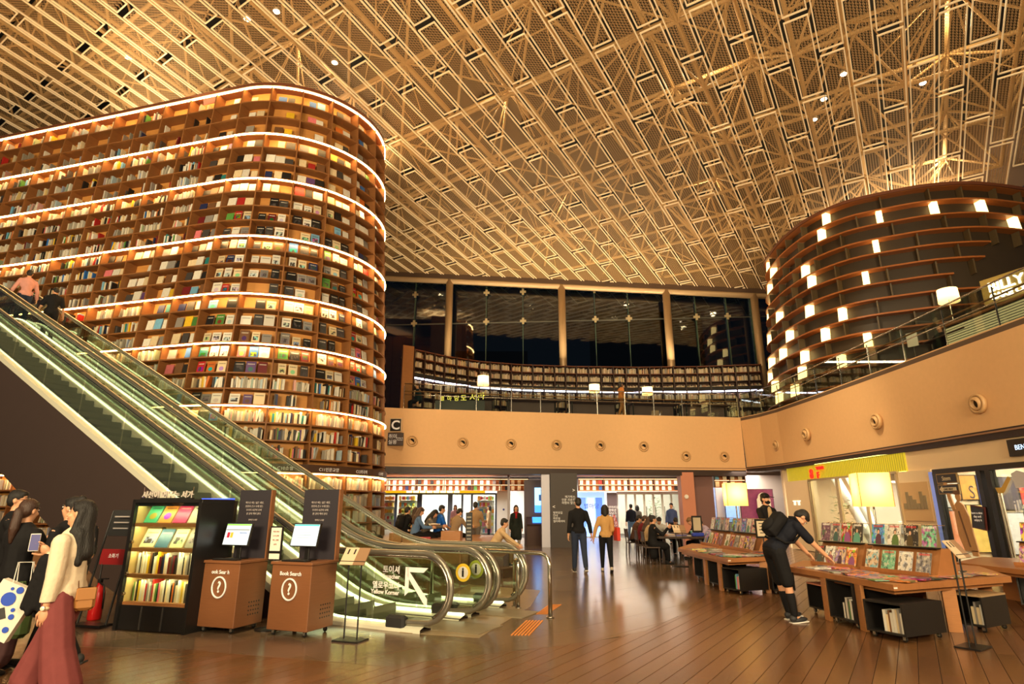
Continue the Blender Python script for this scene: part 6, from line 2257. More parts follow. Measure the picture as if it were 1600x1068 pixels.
def chair(x, y, rz, label, m=dkw):
    th = thing('chair', label, 'chair', (x, y, 0), rz, 'chairs around the long reading table')
    MB().bevbox((0, 0, 0.45), (0.42, 0.42, 0.035), 0.008).build('seat', m, th)
    for sx in (-1, 1):
        MB().tube([(sx * 0.19, 0.19, 0), (sx * 0.18, 0.18, 0.44)], 0.018, 8).build('leg', m, th)
        MB().tube([(sx * 0.19, -0.21, 0), (sx * 0.18, -0.19, 0.44), (sx * 0.18, -0.24, 0.88)], 0.018, 8).build('leg', m, th)
    MB().bevbox((0, -0.225, 0.74), (0.38, 0.022, 0.26), 0.006).build('backrest', m, th)


chair(3.98, 17.85, R(-90), 'dark chair of the woman in black at the near end of the long table')
chair(3.98, 18.8, R(-90), 'dark chair of the reader in beige at the long table')
chair(3.96, 20.3, R(-86), 'dark chair of the reader in a brown jacket, farthest on the left side')
chair(6.0, 18.4, R(90), 'dark chair of the man bowed over the right side of the long table')
chair(6.0, 19.5, R(90), 'dark chair of the second reader on the right side of the long table')
for k, (dx, dy, cc, nm) in enumerate(((-0.5, -1.1, (190, 40, 36), 'red'), (0.1, -0.9, (60, 80, 190), 'blue'), (0.35, -1.2, (230, 224, 210), 'white'), (-0.2, -0.4, (226, 200, 150), 'cream'), (0.5, -0.5, (90, 170, 170), 'teal'))):
    t = thing('paper_cup' if k in (0, 4) else 'notebook', '%s %s on the long reading table' % (nm, 'cup' if k in (0, 4) else 'notebook lying open'), 'cup' if k in (0, 4) else 'notebook', RT + Vector((dx, dy, 0.742)), rt.uniform(-0.4, 0.4))
    m = mat('desk_%s' % nm, cc, 0.5)
    if k in (0, 4):
        MB().lathe([(0.03, 0), (0.042, 0.12), (0.038, 0.12), (0.028, 0.01)], n=14).build('body', m, t, True)
        MB().lathe([(0.044, 0.118), (0.044, 0.128), (0.036, 0.132)], n=14).build('lid', white, t, True)
    else:
        MB().bevbox((-0.1, 0, 0.006), (0.19, 0.26, 0.012), 0.003).bevbox((0.1, 0, 0.006), (0.19, 0.26, 0.012), 0.003).build('pages', m, t)
th = thing('framed_notice', 'black framed notice with a blue foot on the long reading table', 'sign', RT + Vector((0.42, -1.35, 0.741)), R(4))
MB().box((0, 0, 0.34), (0.30, 0.02, 0.46)).build('frame', dark, th)
MB().box((0, -0.012, 0.34), (0.22, 0.006, 0.36)).build('paper', mat('notice_beige', (206, 190, 160), 0.6), th)
MB().bevbox((0, 0, 0.05), (0.34, 0.16, 0.10), 0.02).build('base', mat('foot_blue', (50, 70, 180), 0.4), th)

# ================================================================== PEOPLE
skin_m = mat('skin', (214, 158, 122), 0.5, noise=0.05, nscale=8)
skin_d = mat('skin_lips', (160, 84, 74), 0.5)
eye_w = mat('eye_white', (226, 220, 212), 0.3)
eye_d = mat('eye_dark', (24, 18, 16), 0.3)
hair_k = mat('hair_black', (20, 15, 13), 0.55, noise=0.45, nscale=60, stretch=(3, 3, 0.25), bump=0.7)
hair_b = mat('hair_brown', (62, 38, 26), 0.42, noise=0.45, nscale=60, stretch=(3, 3, 0.25), bump=0.7)


def cloth(name, col, rough=0.8, noise=0.14, nscale=14, bump=0.3):
    return mat('cloth_' + name, col, rough, noise=noise, nscale=nscale, bump=bump, spec=0.2)


def remesh(mb, voxel, name, m, smooth=3, cut=None):
    me = mb.mesh(name + '_src', m)
    o = bpy.data.objects.new(name + '_src', me)
    C.objects.link(o)
    q = o.modifiers.new('r', 'REMESH')
    q.mode = 'VOXEL'
    q.voxel_size = voxel
    if smooth:
        s = o.modifiers.new('s', 'SMOOTH')
        s.factor = 0.5
        s.iterations = smooth
    dg = bpy.context.evaluated_depsgraph_get()
    out = bpy.data.meshes.new_from_object(o.evaluated_get(dg))
    bpy.data.objects.remove(o)
    bpy.data.meshes.remove(me)
    out.name = name
    if cut is not None:
        bm = bmesh.new()
        bm.from_mesh(out)
        bmesh.ops.bisect_plane(bm, geom=bm.verts[:] + bm.edges[:] + bm.faces[:], plane_co=cut[0], plane_no=cut[1], clear_inner=True)
        bm.to_mesh(out)
        bm.free()
    out.materials.clear()
    for q in (m if isinstance(m, (list, tuple)) else [m]):
        out.materials.append(q)
    out.polygons.foreach_set('use_smooth', [True] * len(out.polygons))
    return out


def hand(mb, w, d, palm, side, s=1.0, curl=25, n=6):
    """Palm, four unequal bent fingers and a thumb. w wrist, d hand direction, palm = palm normal, side = +1 when the thumb lies on d x palm."""
    d = Vector(d).normalized()
    palm = (Vector(palm) - d * Vector(palm).dot(d)).normalized()
    ac = d.cross(palm).normalized() * side
    rot = Matrix((ac, palm, d)).transposed()
    mb.ball(w + d * 0.045 * s, (0.042 * s, 0.019 * s, 0.058 * s), 10, 7, 0, rot)
    mb.ball(w + d * 0.004 * s, (0.028 * s, 0.022 * s, 0.03 * s), 8, 5, 0, rot)
    for k, (off, ln, r) in enumerate(((0.030, 0.072, 0.0088), (0.010, 0.080, 0.009), (-0.011, 0.075, 0.0088), (-0.030, 0.060, 0.0078))):
        p = w + d * 0.078 * s + ac * off * s
        dr = (d + ac * off * 2.0).normalized()
        path = [p]
        a = R(curl * 0.5)
        for f_ in (0.45, 0.32, 0.23):
            q = (dr * math.cos(a) + palm * math.sin(a))
            p = p + q * ln * s * f_
            path.append(p)
            a += R(curl)
        mb.tube(path, [r * s, r * s * 0.98, r * s * 0.92, r * s * 0.7], n)
    p = w + d * 0.02 * s + ac * 0.032 * s
    t1 = (d * 0.72 + ac * 0.6 + palm * 0.35).normalized()
    t2 = (d * 0.9 + ac * 0.15 + palm * (0.4 + curl / 90)).normalized()
    mb.tube([p, p + t1 * 0.04 * s, p + t1 * 0.04 * s + t2 * 0.034 * s, p + t1 * 0.04 * s + t2 * 0.055 * s], [0.013 * s, 0.011 * s, 0.010 * s, 0.007 * s], n)


def person(label, x, y, rz, z=0.0, height=1.7, female=False, lean=0, head=(0, 0), legs=((0, 0), (0, 0)), arms=((4, 8, 8), (4, 8, 8)), hz=None, top=None, bottom=None, shoes=None,
           hair=('short', None), voxel=0.018, extra=None, group=None, coat=0.0, sleeve=1.0, bot='trousers', spread=0.0, curl=28, twist=0, mask=None, cap=None, palm_in=True, puff=0.0, scarf=None):
    """Standing figure of 1.7 m facing local +y, posed by joint angles, grown as one skin over its bones; clothes and hair are children."""
    S_ = height / 1.7
    sh = (0.155 if female else 0.178)
    hipw = 0.092
    J = {}
    tl = R(lean)
    tdir = Vector((0, math.sin(tl), math.cos(tl)))
    fwd = Vector((0, math.cos(tl), -math.sin(tl)))
    P = Vector((0, 0, 0.93))
    LG = []
    for i, sgn in ((0, -1), (1, 1)):
        h, k = legs[i][0], legs[i][1]
        ab = R((legs[i][2] if len(legs[i]) > 2 else 0.5) + spread) * sgn
        hp = P + Vector((sgn * hipw, 0, -0.03))
        d1 = Vector((math.sin(ab) * math.cos(R(h)), math.sin(R(h)), -math.cos(R(h)) * math.cos(ab)))
        kn = hp + d1 * 0.42
        a2 = R(h - k)
        d2 = Vector((math.sin(ab) * 0.4 * math.cos(a2), math.sin(a2), -math.cos(a2)))
        an = kn + d2 * 0.40
        LG.append((hp, kn, an, a2))
    low = min(l[2].z for l in LG)
    dz = (0.085 - low) if hz is None else (hz / S_ - P.z)
    up = Vector((0, 0, dz))
    P = P + up
    LG = [(a + up, b + up, c + up, d) for a, b, c, d in LG]
    waist = P + tdir * 0.14
    chest = P + tdir * 0.34
    neck = P + tdir * 0.49
    hp_ = R(head[0])
    hd = Vector((0, math.sin(tl * 0.6 + hp_), math.cos(tl * 0.6 + hp_)))
    hc = neck + tdir * 0.035 + hd * 0.135
    yaw = Matrix.Rotation(R(head[1]), 3, 'Z')
    HR = yaw @ Matrix.Rotation(-(tl * 0.6 + hp_), 3, 'X')
    AR = []
    tw = Matrix.Rotation(R(twist), 3, tdir)
    for i, sgn in ((0, -1), (1, 1)):
        f, ab, e = arms[i][:3]
        inw = arms[i][3] if len(arms[i]) > 3 else 0
        s0 = neck - tdir * 0.072 + tw @ Vector((sgn * sh, 0, 0))
        d1 = Vector((sgn * math.sin(R(ab)), math.sin(R(f)) * math.cos(R(ab)), -math.cos(R(f)) * math.cos(R(ab))))
        el = s0 + d1 * 0.28
        a2 = R(f + e)
        d2 = Vector((sgn * math.sin(R(ab)) * 0.6 - sgn * math.sin(R(inw)), math.sin(a2) * math.cos(R(inw)), -math.cos(a2) * math.cos(R(inw)))).normalized()
        wr = el + d2 * 0.245
        AR.append((s0, el, wr, d2))
    b = MB()
    # bare figure
    b.capsule(P + Vector((-0.05, 0, 0)), P + Vector((0.05, 0, 0)), 0.115, 0.115)
    b.capsule(P, waist, 0.118, 0.108)
    rotT = Matrix.Rotation(-tl, 3, 'X')
    b.ball(chest, (0.150 if female else 0.165, 0.105, 0.2), 14, 9, 0, tw @ rotT)
    b.capsule(AR[0][0], AR[1][0], 0.062, 0.062)
    b.capsule(chest + tdir * 0.05, hc - hd * 0.06, 0.07, 0.05)
    b.ball(hc + HR @ Vector((0, -0.012, 0.022)), (0.074, 0.092, 0.092), 14, 10, 0, HR)
    b.ball(hc + HR @ Vector((0, 0.022, -0.045)), (0.058, 0.066, 0.07), 12, 8, 0, HR)
    b.ball(hc + HR @ Vector((0, 0.060, -0.092)), (0.024, 0.022, 0.02), 8, 6, 0, HR)
    b.capsule(hc + HR @ Vector((0, 0.082, 0.008)), hc + HR @ Vector((0, 0.103, -0.03)), 0.010, 0.015, 8)
    for sgn in (-1, 1):
        b.ball(hc + HR @ Vector((sgn * 0.074, -0.012, -0.01)), (0.012, 0.020, 0.032), 8, 6, 0, HR)
        b.ball(hc + HR @ Vector((sgn * 0.040, 0.055, -0.03)), (0.025, 0.025, 0.022), 8, 6, 0, HR)
    for s0, el, wr, d2 in AR:
        b.capsule(s0, el, 0.050, 0.040)
        b.capsule(el, wr, 0.040, 0.027)
    for hp, kn, an, a2 in LG:
        b.capsule(hp, kn, 0.085, 0.056)
        b.capsule(kn, kn.lerp(an, 0.4), 0.054, 0.054)
        b.capsule(kn.lerp(an, 0.35), an, 0.055, 0.036)
        ft = Vector((0, math.cos(max(-1.0, min(0.2, a2 * 0.7))), math.sin(a2 * 0.7) - 0.0))
        b.capsule(an + Vector((0, -0.02, -0.03)), an + ft * 0.13 + Vector((0, 0, -0.05)), 0.036, 0.026)
    me = remesh(b, voxel * 0.8, 'body', skin_m, 2)
    hb = MB()
    for i, (s0, el, wr, d2) in enumerate(AR):
        sgn = -1 if i == 0 else 1
        pl = Vector((-sgn, 0.15, 0)) if palm_in else Vector((0, 0.3, -1))
        fo = Vector((0, 1, 0)) if abs(d2.y) < 0.8 else Vector((0, 0, 1))
        ac = d2.cross((pl - d2 * pl.dot(d2)).normalized())
        hand(hb, wr, d2, pl, 1 if ac.dot(fo) > 0 else -1, 1.0, curl)
    hv = hb.mesh('hands', skin_m)
    bm = bmesh.new()
    bm.from_mesh(me)
    bm.from_mesh(hv)
    bm.to_mesh(me)
    bm.free()
    me.polygons.foreach_set('use_smooth', [True] * len(me.polygons))
    th = obj('person', me)
    th.location = (x, y, z)
    th.rotation_euler = (0, 0, rz)
    th.scale = (S_, S_, S_)
    tag(th, label, 'person', group)
    # face
    fm = MB()
    for sgn in (-1, 1):
        fm.ball(hc + HR @ Vector((sgn * 0.030, 0.079, 0.012)), (0.0125, 0.008, 0.007), 8, 6, 0, HR)
    fm.build('eyes', eye_w, th, True)
    fm = MB()
    for sgn in (-1, 1):
        fm.ball(hc + HR @ Vector((sgn * 0.030, 0.0845, 0.012)), (0.0062, 0.004, 0.0062), 8, 6, 0, HR)
        fm.tube([hc + HR @ Vector((sgn * 0.017, 0.087, 0.032)), hc + HR @ Vector((sgn * 0.032, 0.084, 0.037)), hc + HR @ Vector((sgn * 0.046, 0.072, 0.031))], 0.0035, 5)
    fm.build('brows_and_pupils', eye_d, th, True)
    if mask is None:
        MB().ball(hc + HR @ Vector((0, 0.084, -0.058)), (0.022, 0.008, 0.0075), 10, 6, 0, HR).build('mouth', skin_d, th, True)
    else:
        k = MB().ball(hc + HR @ Vector((0, 0.045, -0.055)), (0.062, 0.062, 0.05), 12, 8, 0, HR)
        k.build('face_mask', mask, th, True)
    # clothes
    if bottom is not None:
        c = MB()
        c.capsule(P + Vector((-0.052, 0, 0.0)), P + Vector((0.052, 0, 0.0)), 0.128, 0.128)
        c.capsule(P, waist - tdir * 0.02, 0.13, 0.118)
        for hp, kn, an, a2 in LG:
            if bot == 'shorts':
                c.capsule(hp, hp.lerp(kn, 0.92), 0.105, 0.088)
            elif bot == 'wide':
                c.capsule(hp, kn, 0.115, 0.125)
                c.capsule(kn, kn.lerp(an, 0.72), 0.125, 0.15)
            elif bot == 'skirt':
                c.capsule(hp, kn, 0.12, 0.12)
                c.capsule(P, (LG[0][1] + LG[1][1]) / 2, 0.13, 0.14)
            else:
                c.capsule(hp, kn, 0.099, 0.072)
                c.capsule(kn, kn.lerp(an, 0.93), 0.072, 0.058 if bot == 'trousers' else 0.047)
        obj('trousers' if bot != 'skirt' else 'skirt', remesh(c, voxel, 'trousers', bottom), th)
    if top is not None:
        c = MB()
        c.capsule(P + Vector((-0.045, 0, 0.01)), P + Vector((0.045, 0, 0.01)), 0.135, 0.135)
        c.capsule(P, waist, 0.138, 0.13)
        c.ball(chest, (0.168 if female else 0.185, 0.125, 0.215), 14, 9, 0, tw @ rotT)
        c.capsule(waist, chest, 0.128, 0.13)
        c.capsule(AR[0][0], AR[1][0], 0.064, 0.064)
        for s0, el, wr, d2 in AR:
            c.capsule(neck - tdir * 0.02, s0, 0.058, 0.06)
        c.capsule(chest + tdir * 0.06, neck + tdir * 0.005, 0.1, 0.066)
        if coat:
            for hp, kn, an, a2 in LG:
                c.capsule(hp, hp.lerp(kn, min(1.0, coat / 0.42)), 0.118, 0.115)
            c.capsule(P, P + Vector((0, 0.02, -coat * 0.9)), 0.13, 0.13)
        for s0, el, wr, d2 in AR:
            if sleeve >= 0.9:
                c.capsule(s0, el, 0.066 + puff * 0.6, 0.054 + puff)
                c.capsule(el, el.lerp(wr, 0.75 if puff else 0.92), 0.054 + puff, (0.045 + puff * 0.9))
                if puff:
                    c.capsule(el.lerp(wr, 0.8), el.lerp(wr, 0.92), 0.042, 0.036)
            else:
                c.capsule(s0, s0.lerp(el, sleeve), 0.066, 0.062)
        obj('jacket' if coat else 'shirt', remesh(c, voxel, 'shirt', top, 3, (P - tdir * 0.045, tdir) if not coat else None), th)
    if scarf is not None:
        MB().tube([neck + Vector((0.075 * math.cos(R(a)), 0.07 * math.sin(R(a)) + 0.01, 0.01)) for a in range(0, 360, 30)], 0.03, 8, closed=True).tube([neck + Vector((0, 0.09, 0)), neck + Vector((0.01, 0.125, -0.2))], 0.04, 8).build('scarf', scarf, th, True)
    for hp, kn, an, a2 in LG:
        c = MB()
        p = max(-0.5, min(0.3, a2 * 0.8))
        fr = Matrix.Rotation(p, 3, 'X')
        c.ball(an + fr @ Vector((0, 0.055, -0.052)), (0.044, 0.13, 0.036), 12, 8, 0, fr)
        c.ball(an + fr @ Vector((0, -0.02, -0.03)), (0.042, 0.058, 0.05), 12, 8, 0, fr)
        so_ = c.build('shoe', shoes or dark_matt, th, True)
        MB().box(an + fr @ Vector((0, 0.05, -0.081)), (0.08, 0.25, 0.014), rot=fr).build('sole', white if shoes is not None and shoes.name.endswith('_ws') else dark_matt, so_)
    # hair
    hk, hm = hair
    hm = hm or hair_k
    c = MB()
    c.ball(hc + HR @ Vector((0, -0.022, 0.040)), (0.084, 0.096, 0.088), 14, 10, 0, HR)
    c.ball(hc + HR @ Vector((0, -0.05, -0.005)), (0.078, 0.066, 0.08), 12, 8, 0, HR)
    c.ball(hc + HR @ Vector((0, 0.04, 0.082)), (0.058, 0.042, 0.024), 12, 8, 0, HR)
    if hk == 'bob':
        for sgn in (-1, 1):
            c.capsule(hc + HR @ Vector((sgn * 0.066, -0.02, 0.03)), hc + HR @ Vector((sgn * 0.074, -0.015, -0.11)), 0.035, 0.034)
        c.capsule(hc + HR @ Vector((0, -0.065, 0.02)), hc + HR @ Vector((0, -0.07, -0.13)), 0.07, 0.062)
    elif hk == 'long':
        for sgn in (-1, 1):
            c.capsule(hc + HR @ Vector((sgn * 0.062, -0.045, 0.03)), hc + HR @ Vector((sgn * 0.078, -0.035, -0.14)), 0.034, 0.034)
            c.capsule(hc + HR @ Vector((sgn * 0.078, -0.035, -0.14)), chest + Vector((sgn * 0.10, 0.07, 0.02)), 0.034, 0.02)
        c.capsule(hc + HR @ Vector((0, -0.06, 0.02)), neck - fwd * 0.075, 0.075, 0.078)
        c.capsule(neck - fwd * 0.08, chest - fwd * 0.11 - tdir * 0.02, 0.078, 0.07)
        for sgn in (-1, 1):
            c.capsule(neck - fwd * 0.07 + Vector((sgn * 0.05, 0, 0)), chest - fwd * 0.10 + Vector((sgn * 0.06, 0, -0.10)), 0.06, 0.035)
    elif hk == 'pony':
        c.ball(hc + HR @ Vector((0, -0.11, 0.0)), (0.035, 0.035, 0.035))
        c.capsule(hc + HR @ Vector((0, -0.12, -0.02)), neck - fwd * 0.12 - tdir * 0.02, 0.045, 0.05)
        c.capsule(neck - fwd * 0.12 - tdir * 0.02, chest - fwd * 0.13, 0.05, 0.02)
    elif hk == 'bun':
        c.ball(hc + HR @ Vector((0, -0.09, 0.09)), 0.045)
    obj('hair', remesh(c, min(voxel, 0.014), 'hair', hm, 2), th)
    if cap is not None:
        c = MB().ball(hc + HR @ Vector((0, -0.015, 0.06)), (0.09, 0.103, 0.075), 16, 8, 0, HR)
        c.box(hc + HR @ Vector((0, 0.12, 0.055)), (0.14, 0.09, 0.012), rot=HR)
        c.build('cap', cap, th, True)
    info = dict(th=th, neck=neck, chest=chest, waist=waist, P=P, hc=hc, AR=AR, LG=LG, S=S_, tdir=tdir, fwd=fwd, HR=HR)
    info['W'] = lambda v: Vector((x, y, z)) + Matrix.Rotation(rz, 3, 'Z') @ (Vector(v) * S_)
    return info


def backpack(I, label, m, rz, size=(0.30, 0.16, 0.44)):
    """Backpack on a figure's back with two straps."""
    th = thing('backpack', label, 'bag', I['W'](I['chest'] - I['fwd'] * 0.19 - I['tdir'] * 0.05), rz)
    lean_ = math.atan2(I['tdir'].y, I['tdir'].z)
    rot = Matrix.Rotation(-lean_, 3, 'X')
    c = MB().ball((0, 0, 0), (size[0] / 2, size[1] / 2, size[2] / 2), 14, 10, 0, rot)
    c.box((0, 0, 0), (size[0] * 0.82, size[1] * 0.9, size[2] * 0.8), rot=rot)
    obj('body', remesh(c, 0.02, 'body', m, 3), th)
    MB().ball(rot @ Vector((0, -size[1] * 0.5, -0.07)), (size[0] * 0.36, 0.05, 0.11), 12, 8, 0, rot).build('pocket', m, th, True)
    for s in (-1, 1):
        pts = [Vector((s * 0.10, 0.06, 0.19)), Vector((s * 0.115, 0.13, 0.245)), Vector((s * 0.12, 0.24, 0.22)), Vector((s * 0.12, 0.325, 0.10)), Vector((s * 0.125, 0.31, -0.06)), Vector((s * 0.15, 0.2, -0.16)), Vector((s * 0.13, 0.05, -0.19))]
        MB().tube([rot @ p for p in pts], 0.018, 6).build('strap', m, th, True)
    return th


blackc, navyc, greyc, creamc = cloth('black', (24, 23, 25)), cloth('navy', (28, 32, 46)), cloth('grey', (110, 106, 102)), cloth('cream', (226, 208, 180))
beigec, denim, jeans = cloth('beige', (186, 156, 116)), cloth('denim', (92, 122, 164)), cloth('jeans', (44, 52, 72))
sneak = mat('sneaker_ws', (40, 40, 44), 0.6)
pale_shoe = mat('shoe_pale', (196, 180, 160), 0.6)

# --- woman in front at the left
gx = ground(100, 1112)
W1 = person('woman in a cream sweater and wide mauve trousers walking left with long dark hair', -3.70, 5.28, R(92), 0, 1.63, True, lean=2, head=(-8, 6),
            legs=((-12, 6, 2), (20, 2, 2)), arms=((-4, 6, 8), (22, 4, 108, 12)), top=cloth('cream_knit', (228, 208, 180), 0.85, 0.1, 40), bottom=cloth('mauve', (126, 64, 64), 0.8), bot='wide',
            shoes=dark_matt, hair=('long', hair_k), voxel=0.011, sleeve=1.0, puff=0.016)
th = W1['th']
wl_ = W1['AR'][0][2]
d_ = W1['AR'][0][3]
axm = d_.to_track_quat('Z', 'Y').to_matrix()
MB().lathe([(0.034, -0.01), (0.036, 0.0), (0.034, 0.012)], wl_ - d_ * 0.012, 14, 0, axm).build('watch_strap', cream, th, True)
MB().lathe([(0.019, 0.0), (0.019, 0.012), (0.016, 0.014)], wl_ - d_ * 0.012 + Vector((-0.03, 0, 0)), 14, 0, Matrix.Rotation(R(-90), 3, 'Y')).build('watch_face', mat('watch_white', (240, 232, 210), 0.3, metal=0.2), th, True)
rp = W1['W'](W1['AR'][1][2] + W1['AR'][1][3] * 0.10)
ph = thing('phone', 'white smartphone held up by the woman in the cream sweater', 'phone', rp + Vector((-0.02, -0.045, 0.03)), R(35))
MB().bevbox((0, 0, 0), (0.072, 0.009, 0.145), 0.004).build('case', white, ph)
MB().box((0, -0.006, 0), (0.064, 0.002, 0.13)).build('screen', mat('phone_screen', (90, 90, 130), 0.3, emis=0.4), ph)
# tan shoulder bag behind her
bp = W1['W'](W1['P'] + Vector((0.0, -0.17, -0.05)))
bg = thing('shoulder_bag', 'small tan shoulder bag behind the hip of the woman in cream', 'bag', bp, R(40))
MB().bevbox((0, 0, 0), (0.15, 0.07, 0.18), 0.025).build('body', mat('tan_leather', (170, 116, 62), 0.45), bg)
MB().bevbox((0, -0.03, 0.04), (0.14, 0.02, 0.10), 0.008).build('flap', mat('tan_leather', (170, 116, 62), 0.45), bg)
MB().tube([(-0.06, 0, 0.08), (-0.085, 0.02, 0.26), (-0.10, 0.03, 0.40)], 0.008, 6).build('strap', mat('strap_brown', (110, 70, 40), 0.5), bg)
# black jacket over her far forearm
jp = W1['W'](W1['AR'][1][1].lerp(W1['AR'][1][2], 0.45))
jk = thing('folded_jacket', 'black jacket draped over the forearm of the woman in cream', 'jacket', jp, R(92))
c = MB()
c.capsule((-0.02, -0.08, 0.045), (0.0, 0.1, 0.045), 0.055, 0.055)
for k in range(5):
    q = -0.1 + 0.05 * k
    c.capsule((0.05, q, 0.03), (0.07, q + 0.07, -0.42 + 0.05 * (k % 2)), 0.045, 0.03)
    c.capsule((-0.05, q, 0.03), (-0.06, q + 0.09, -0.34 - 0.05 * (k % 2)), 0.045, 0.03)
obj('cloth', remesh(c, 0.014, 'cloth', blackc), jk)
MB().tube([(0.104, -0.05, 0.0), (0.112, 0.02, -0.15), (0.108, 0.05, -0.3)], 0.004, 5).build('zip', steel, jk)
# paper tote with blue dots
tp = thing('paper_bag', 'white paper bag with blue dots hanging before the woman in cream', 'bag', (-4.30, 5.45, 0.57), R(14))
rot = Matrix.Rotation(R(24), 3, 'Y')
MB().box((0, 0, 0.14), (0.30, 0.08, 0.42), rot=rot).build('body', mat('paper_bag_white', (226, 218, 204), 0.7), tp)
rdots = random.Random(2)
for k, (dx, dz, r) in enumerate(((-0.02, 0.09, 0.055), (0.02, 0.18, 0.028), (-0.10, -0.12, 0.022), (0.08, -0.02, 0.022), (-0.04, 0.17, 0.013), (0.1, -0.12, 0.024), (0.03, -0.16, 0.02), (-0.1, 0.04, 0.012), (0.11, 0.08, 0.014), (0.06, 0.03, 0.016))):
    c = rot @ Vector((dx, -0.043, dz)) + Vector((0, 0, 0.14))
    MB().lathe([(r, 0), (r, 0.003)], c, 16, 0, rot @ Matrix.Rotation(R(90), 3, 'X')).build('dot', mat('dot_blue', (30, 74, 190), 0.6), tp)
MB().box(rot @ Vector((-0.03, -0.042, -0.05)) + Vector((0, 0, 0.14)), (0.13, 0.003, 0.09), rot=rot @ Matrix.Rotation(R(-40), 3, 'Y')).build('print', mat('print_black', (50, 48, 50), 0.6, noise=0.5, nscale=30), tp)
for s in (-1, 1):
    MB().tube([rot @ Vector((-0.07, s * 0.03, 0.21)) + Vector((0, 0, 0.14)), Vector((0.02, s * 0.01, 0.52)), Vector((0.13, s * 0.01, 0.52)), rot @ Vector((0.07, s * 0.03, 0.21)) + Vector((0, 0, 0.14))], 0.004, 5).build('handle', white, tp)
# people behind her
person('woman in a black coat behind the woman in cream, mostly hidden by her', -4.62, 6.45, R(88), 0, 1.68, True, legs=((-24, 10), (18, 2)), top=blackc, bottom=blackc, coat=0.3, hair=('bun', hair_k), voxel=0.02)
person('woman with a brown ponytail and black coat, back to the viewer, at the left edge', -5.0, 6.35, R(-8), 0, 1.62, True, head=(6, 0), legs=((6, 2), (-8, 4)), arms=((6, 8, 14), (40, 6, 60)), top=blackc, bottom=cloth('plum', (84, 58, 60)), coat=0.34, hair=('pony', hair_b), voxel=0.014, bot='wide')
MG = person('man in glasses and a black jacket looking right at the left picture edge', -5.98, 7.4, R(-62), 0, 1.74, False, head=(4, -8), arms=((10, 8, 20), (30, 8, 70)), top=blackc, bottom=navyc, coat=0.12, hair=('short', hair_k), voxel=0.016)
gl_ = MB()
for sgn in (-1, 1):
    gl_.tube([MG['hc'] + MG['HR'] @ Vector((sgn * 0.032 + 0.022 * math.cos(R(a)), 0.098, 0.010 + 0.018 * math.sin(R(a)))) for a in range(0, 360, 30)], 0.0025, 5, closed=True)
    gl_.tube([MG['hc'] + MG['HR'] @ Vector((sgn * 0.054, 0.096, 0.012)), MG['hc'] + MG['HR'] @ Vector((sgn * 0.078, 0.0, 0.008))], 0.0025, 5)
gl_.build('glasses', dark, MG['th'], True)
person('short dark haired person in black between the man in glasses and the ponytail woman', -5.55, 7.95, R(-150), 0, 1.60, True, head=(16, 0), arms=((20, 8, 60), (20, 8, 60)), top=blackc, bottom=blackc, hair=('bob', hair_b), voxel=0.02)
gb = thing('green_bag', 'green cloth bag hanging low at the left picture edge', 'bag', (-4.6, 5.9, 0.42), R(10))
MB().bevbox((0, 0, 0.13), (0.34, 0.12, 0.3), 0.04).build('body', mat('bag_green', (70, 92, 46), 0.7), gb)
for s in (-1, 1):
    MB().tube([(-0.1, s * 0.03, 0.26), (-0.05, s * 0.02, 0.46), (0.05, s * 0.02, 0.46), (0.1, s * 0.03, 0.26)], 0.008, 6).build('handle', mat('bag_green', (70, 92, 46), 0.7), gb)

# --- couple riding the far escalator
UH, NH = Vector((-0.8954, 0.4454, 0)), Vector((0.4454, 0.8954, 0))


def on_esc(h, w):
    p = EP + UH * h + NH * w
    return p.x, p.y, slope_int(h) + 0.01


ex, ey, ez = on_esc(16.0, 1.72)
person('man in a pink shirt and jeans riding up the far escalator', ex, ey, R(52), ez, 1.76, False, head=(8, -20), legs=((4, 0), (0, 4)), arms=((8, 22, 14), (10, 20, 20)), top=cloth('pink_shirt', (204, 146, 136)), bottom=jeans, hair=('short', hair_k), voxel=0.02)
ex, ey, ez = on_esc(14.4, 1.78)
person('person in a black short-sleeved top riding up behind the man in pink', ex, ey, R(40), ez, 1.72, False, head=(30, 20), legs=((0, 0), (4, 6)), arms=((20, 14, 70), (14, 16, 20)), sleeve=0.8, top=blackc, bottom=blackc, hair=('short', hair_k), voxel=0.02)

# --- readers on the platform by the tower
PLZ = 0.68
SIT = ((80, 84), (78, 80))
A = person('person in black with a backpack strap sitting on the platform, leftmost of the readers', -3.28, 18.6, R(-38), PLZ, 1.7, False, lean=14, head=(10, 0), hz=0.13, legs=((86, 60, 12), (84, 40, 10)), arms=((40, 8, 30), (40, 8, 30)), top=blackc, bottom=blackc, voxel=0.02)
backpack(A, 'black backpack on the leftmost seated reader', blackc, R(-38))
person('person in beige seated behind the leftmost reader in black', -3.1, 19.5, R(-20), PLZ, 1.64, True, lean=10, hz=0.13, legs=((86, 60), (84, 50)), arms=((30, 8, 40), (30, 8, 40)), top=beigec, bottom=jeans, hair=('long', hair_b), voxel=0.022)
person('long-haired woman in a denim jacket reading with her legs stretched right', -2.86, 18.2, R(-72), PLZ, 1.66, True, lean=12, head=(22, 0), hz=0.13, legs=((82, 14, 6), (86, 20, 4)), arms=((30, 6, 55), (34, 6, 55)), top=denim, bottom=blackc, hair=('long', hair_b), voxel=0.018)
person('dark-haired woman leaning over a book behind the denim jacket woman', -2.66, 18.95, R(-88), PLZ, 1.62, True, lean=24, head=(30, 24), hz=0.13, legs=((82, 40), (84, 30)), arms=((36, 8, 60), (36, 8, 60)), top=greyc, bottom=blackc, hair=('long', hair_k), voxel=0.02)
bk1 = thing('open_book', 'open pale book held by the woman in the denim jacket', 'open book', (-2.30, 18.3, 1.02), R(-70))
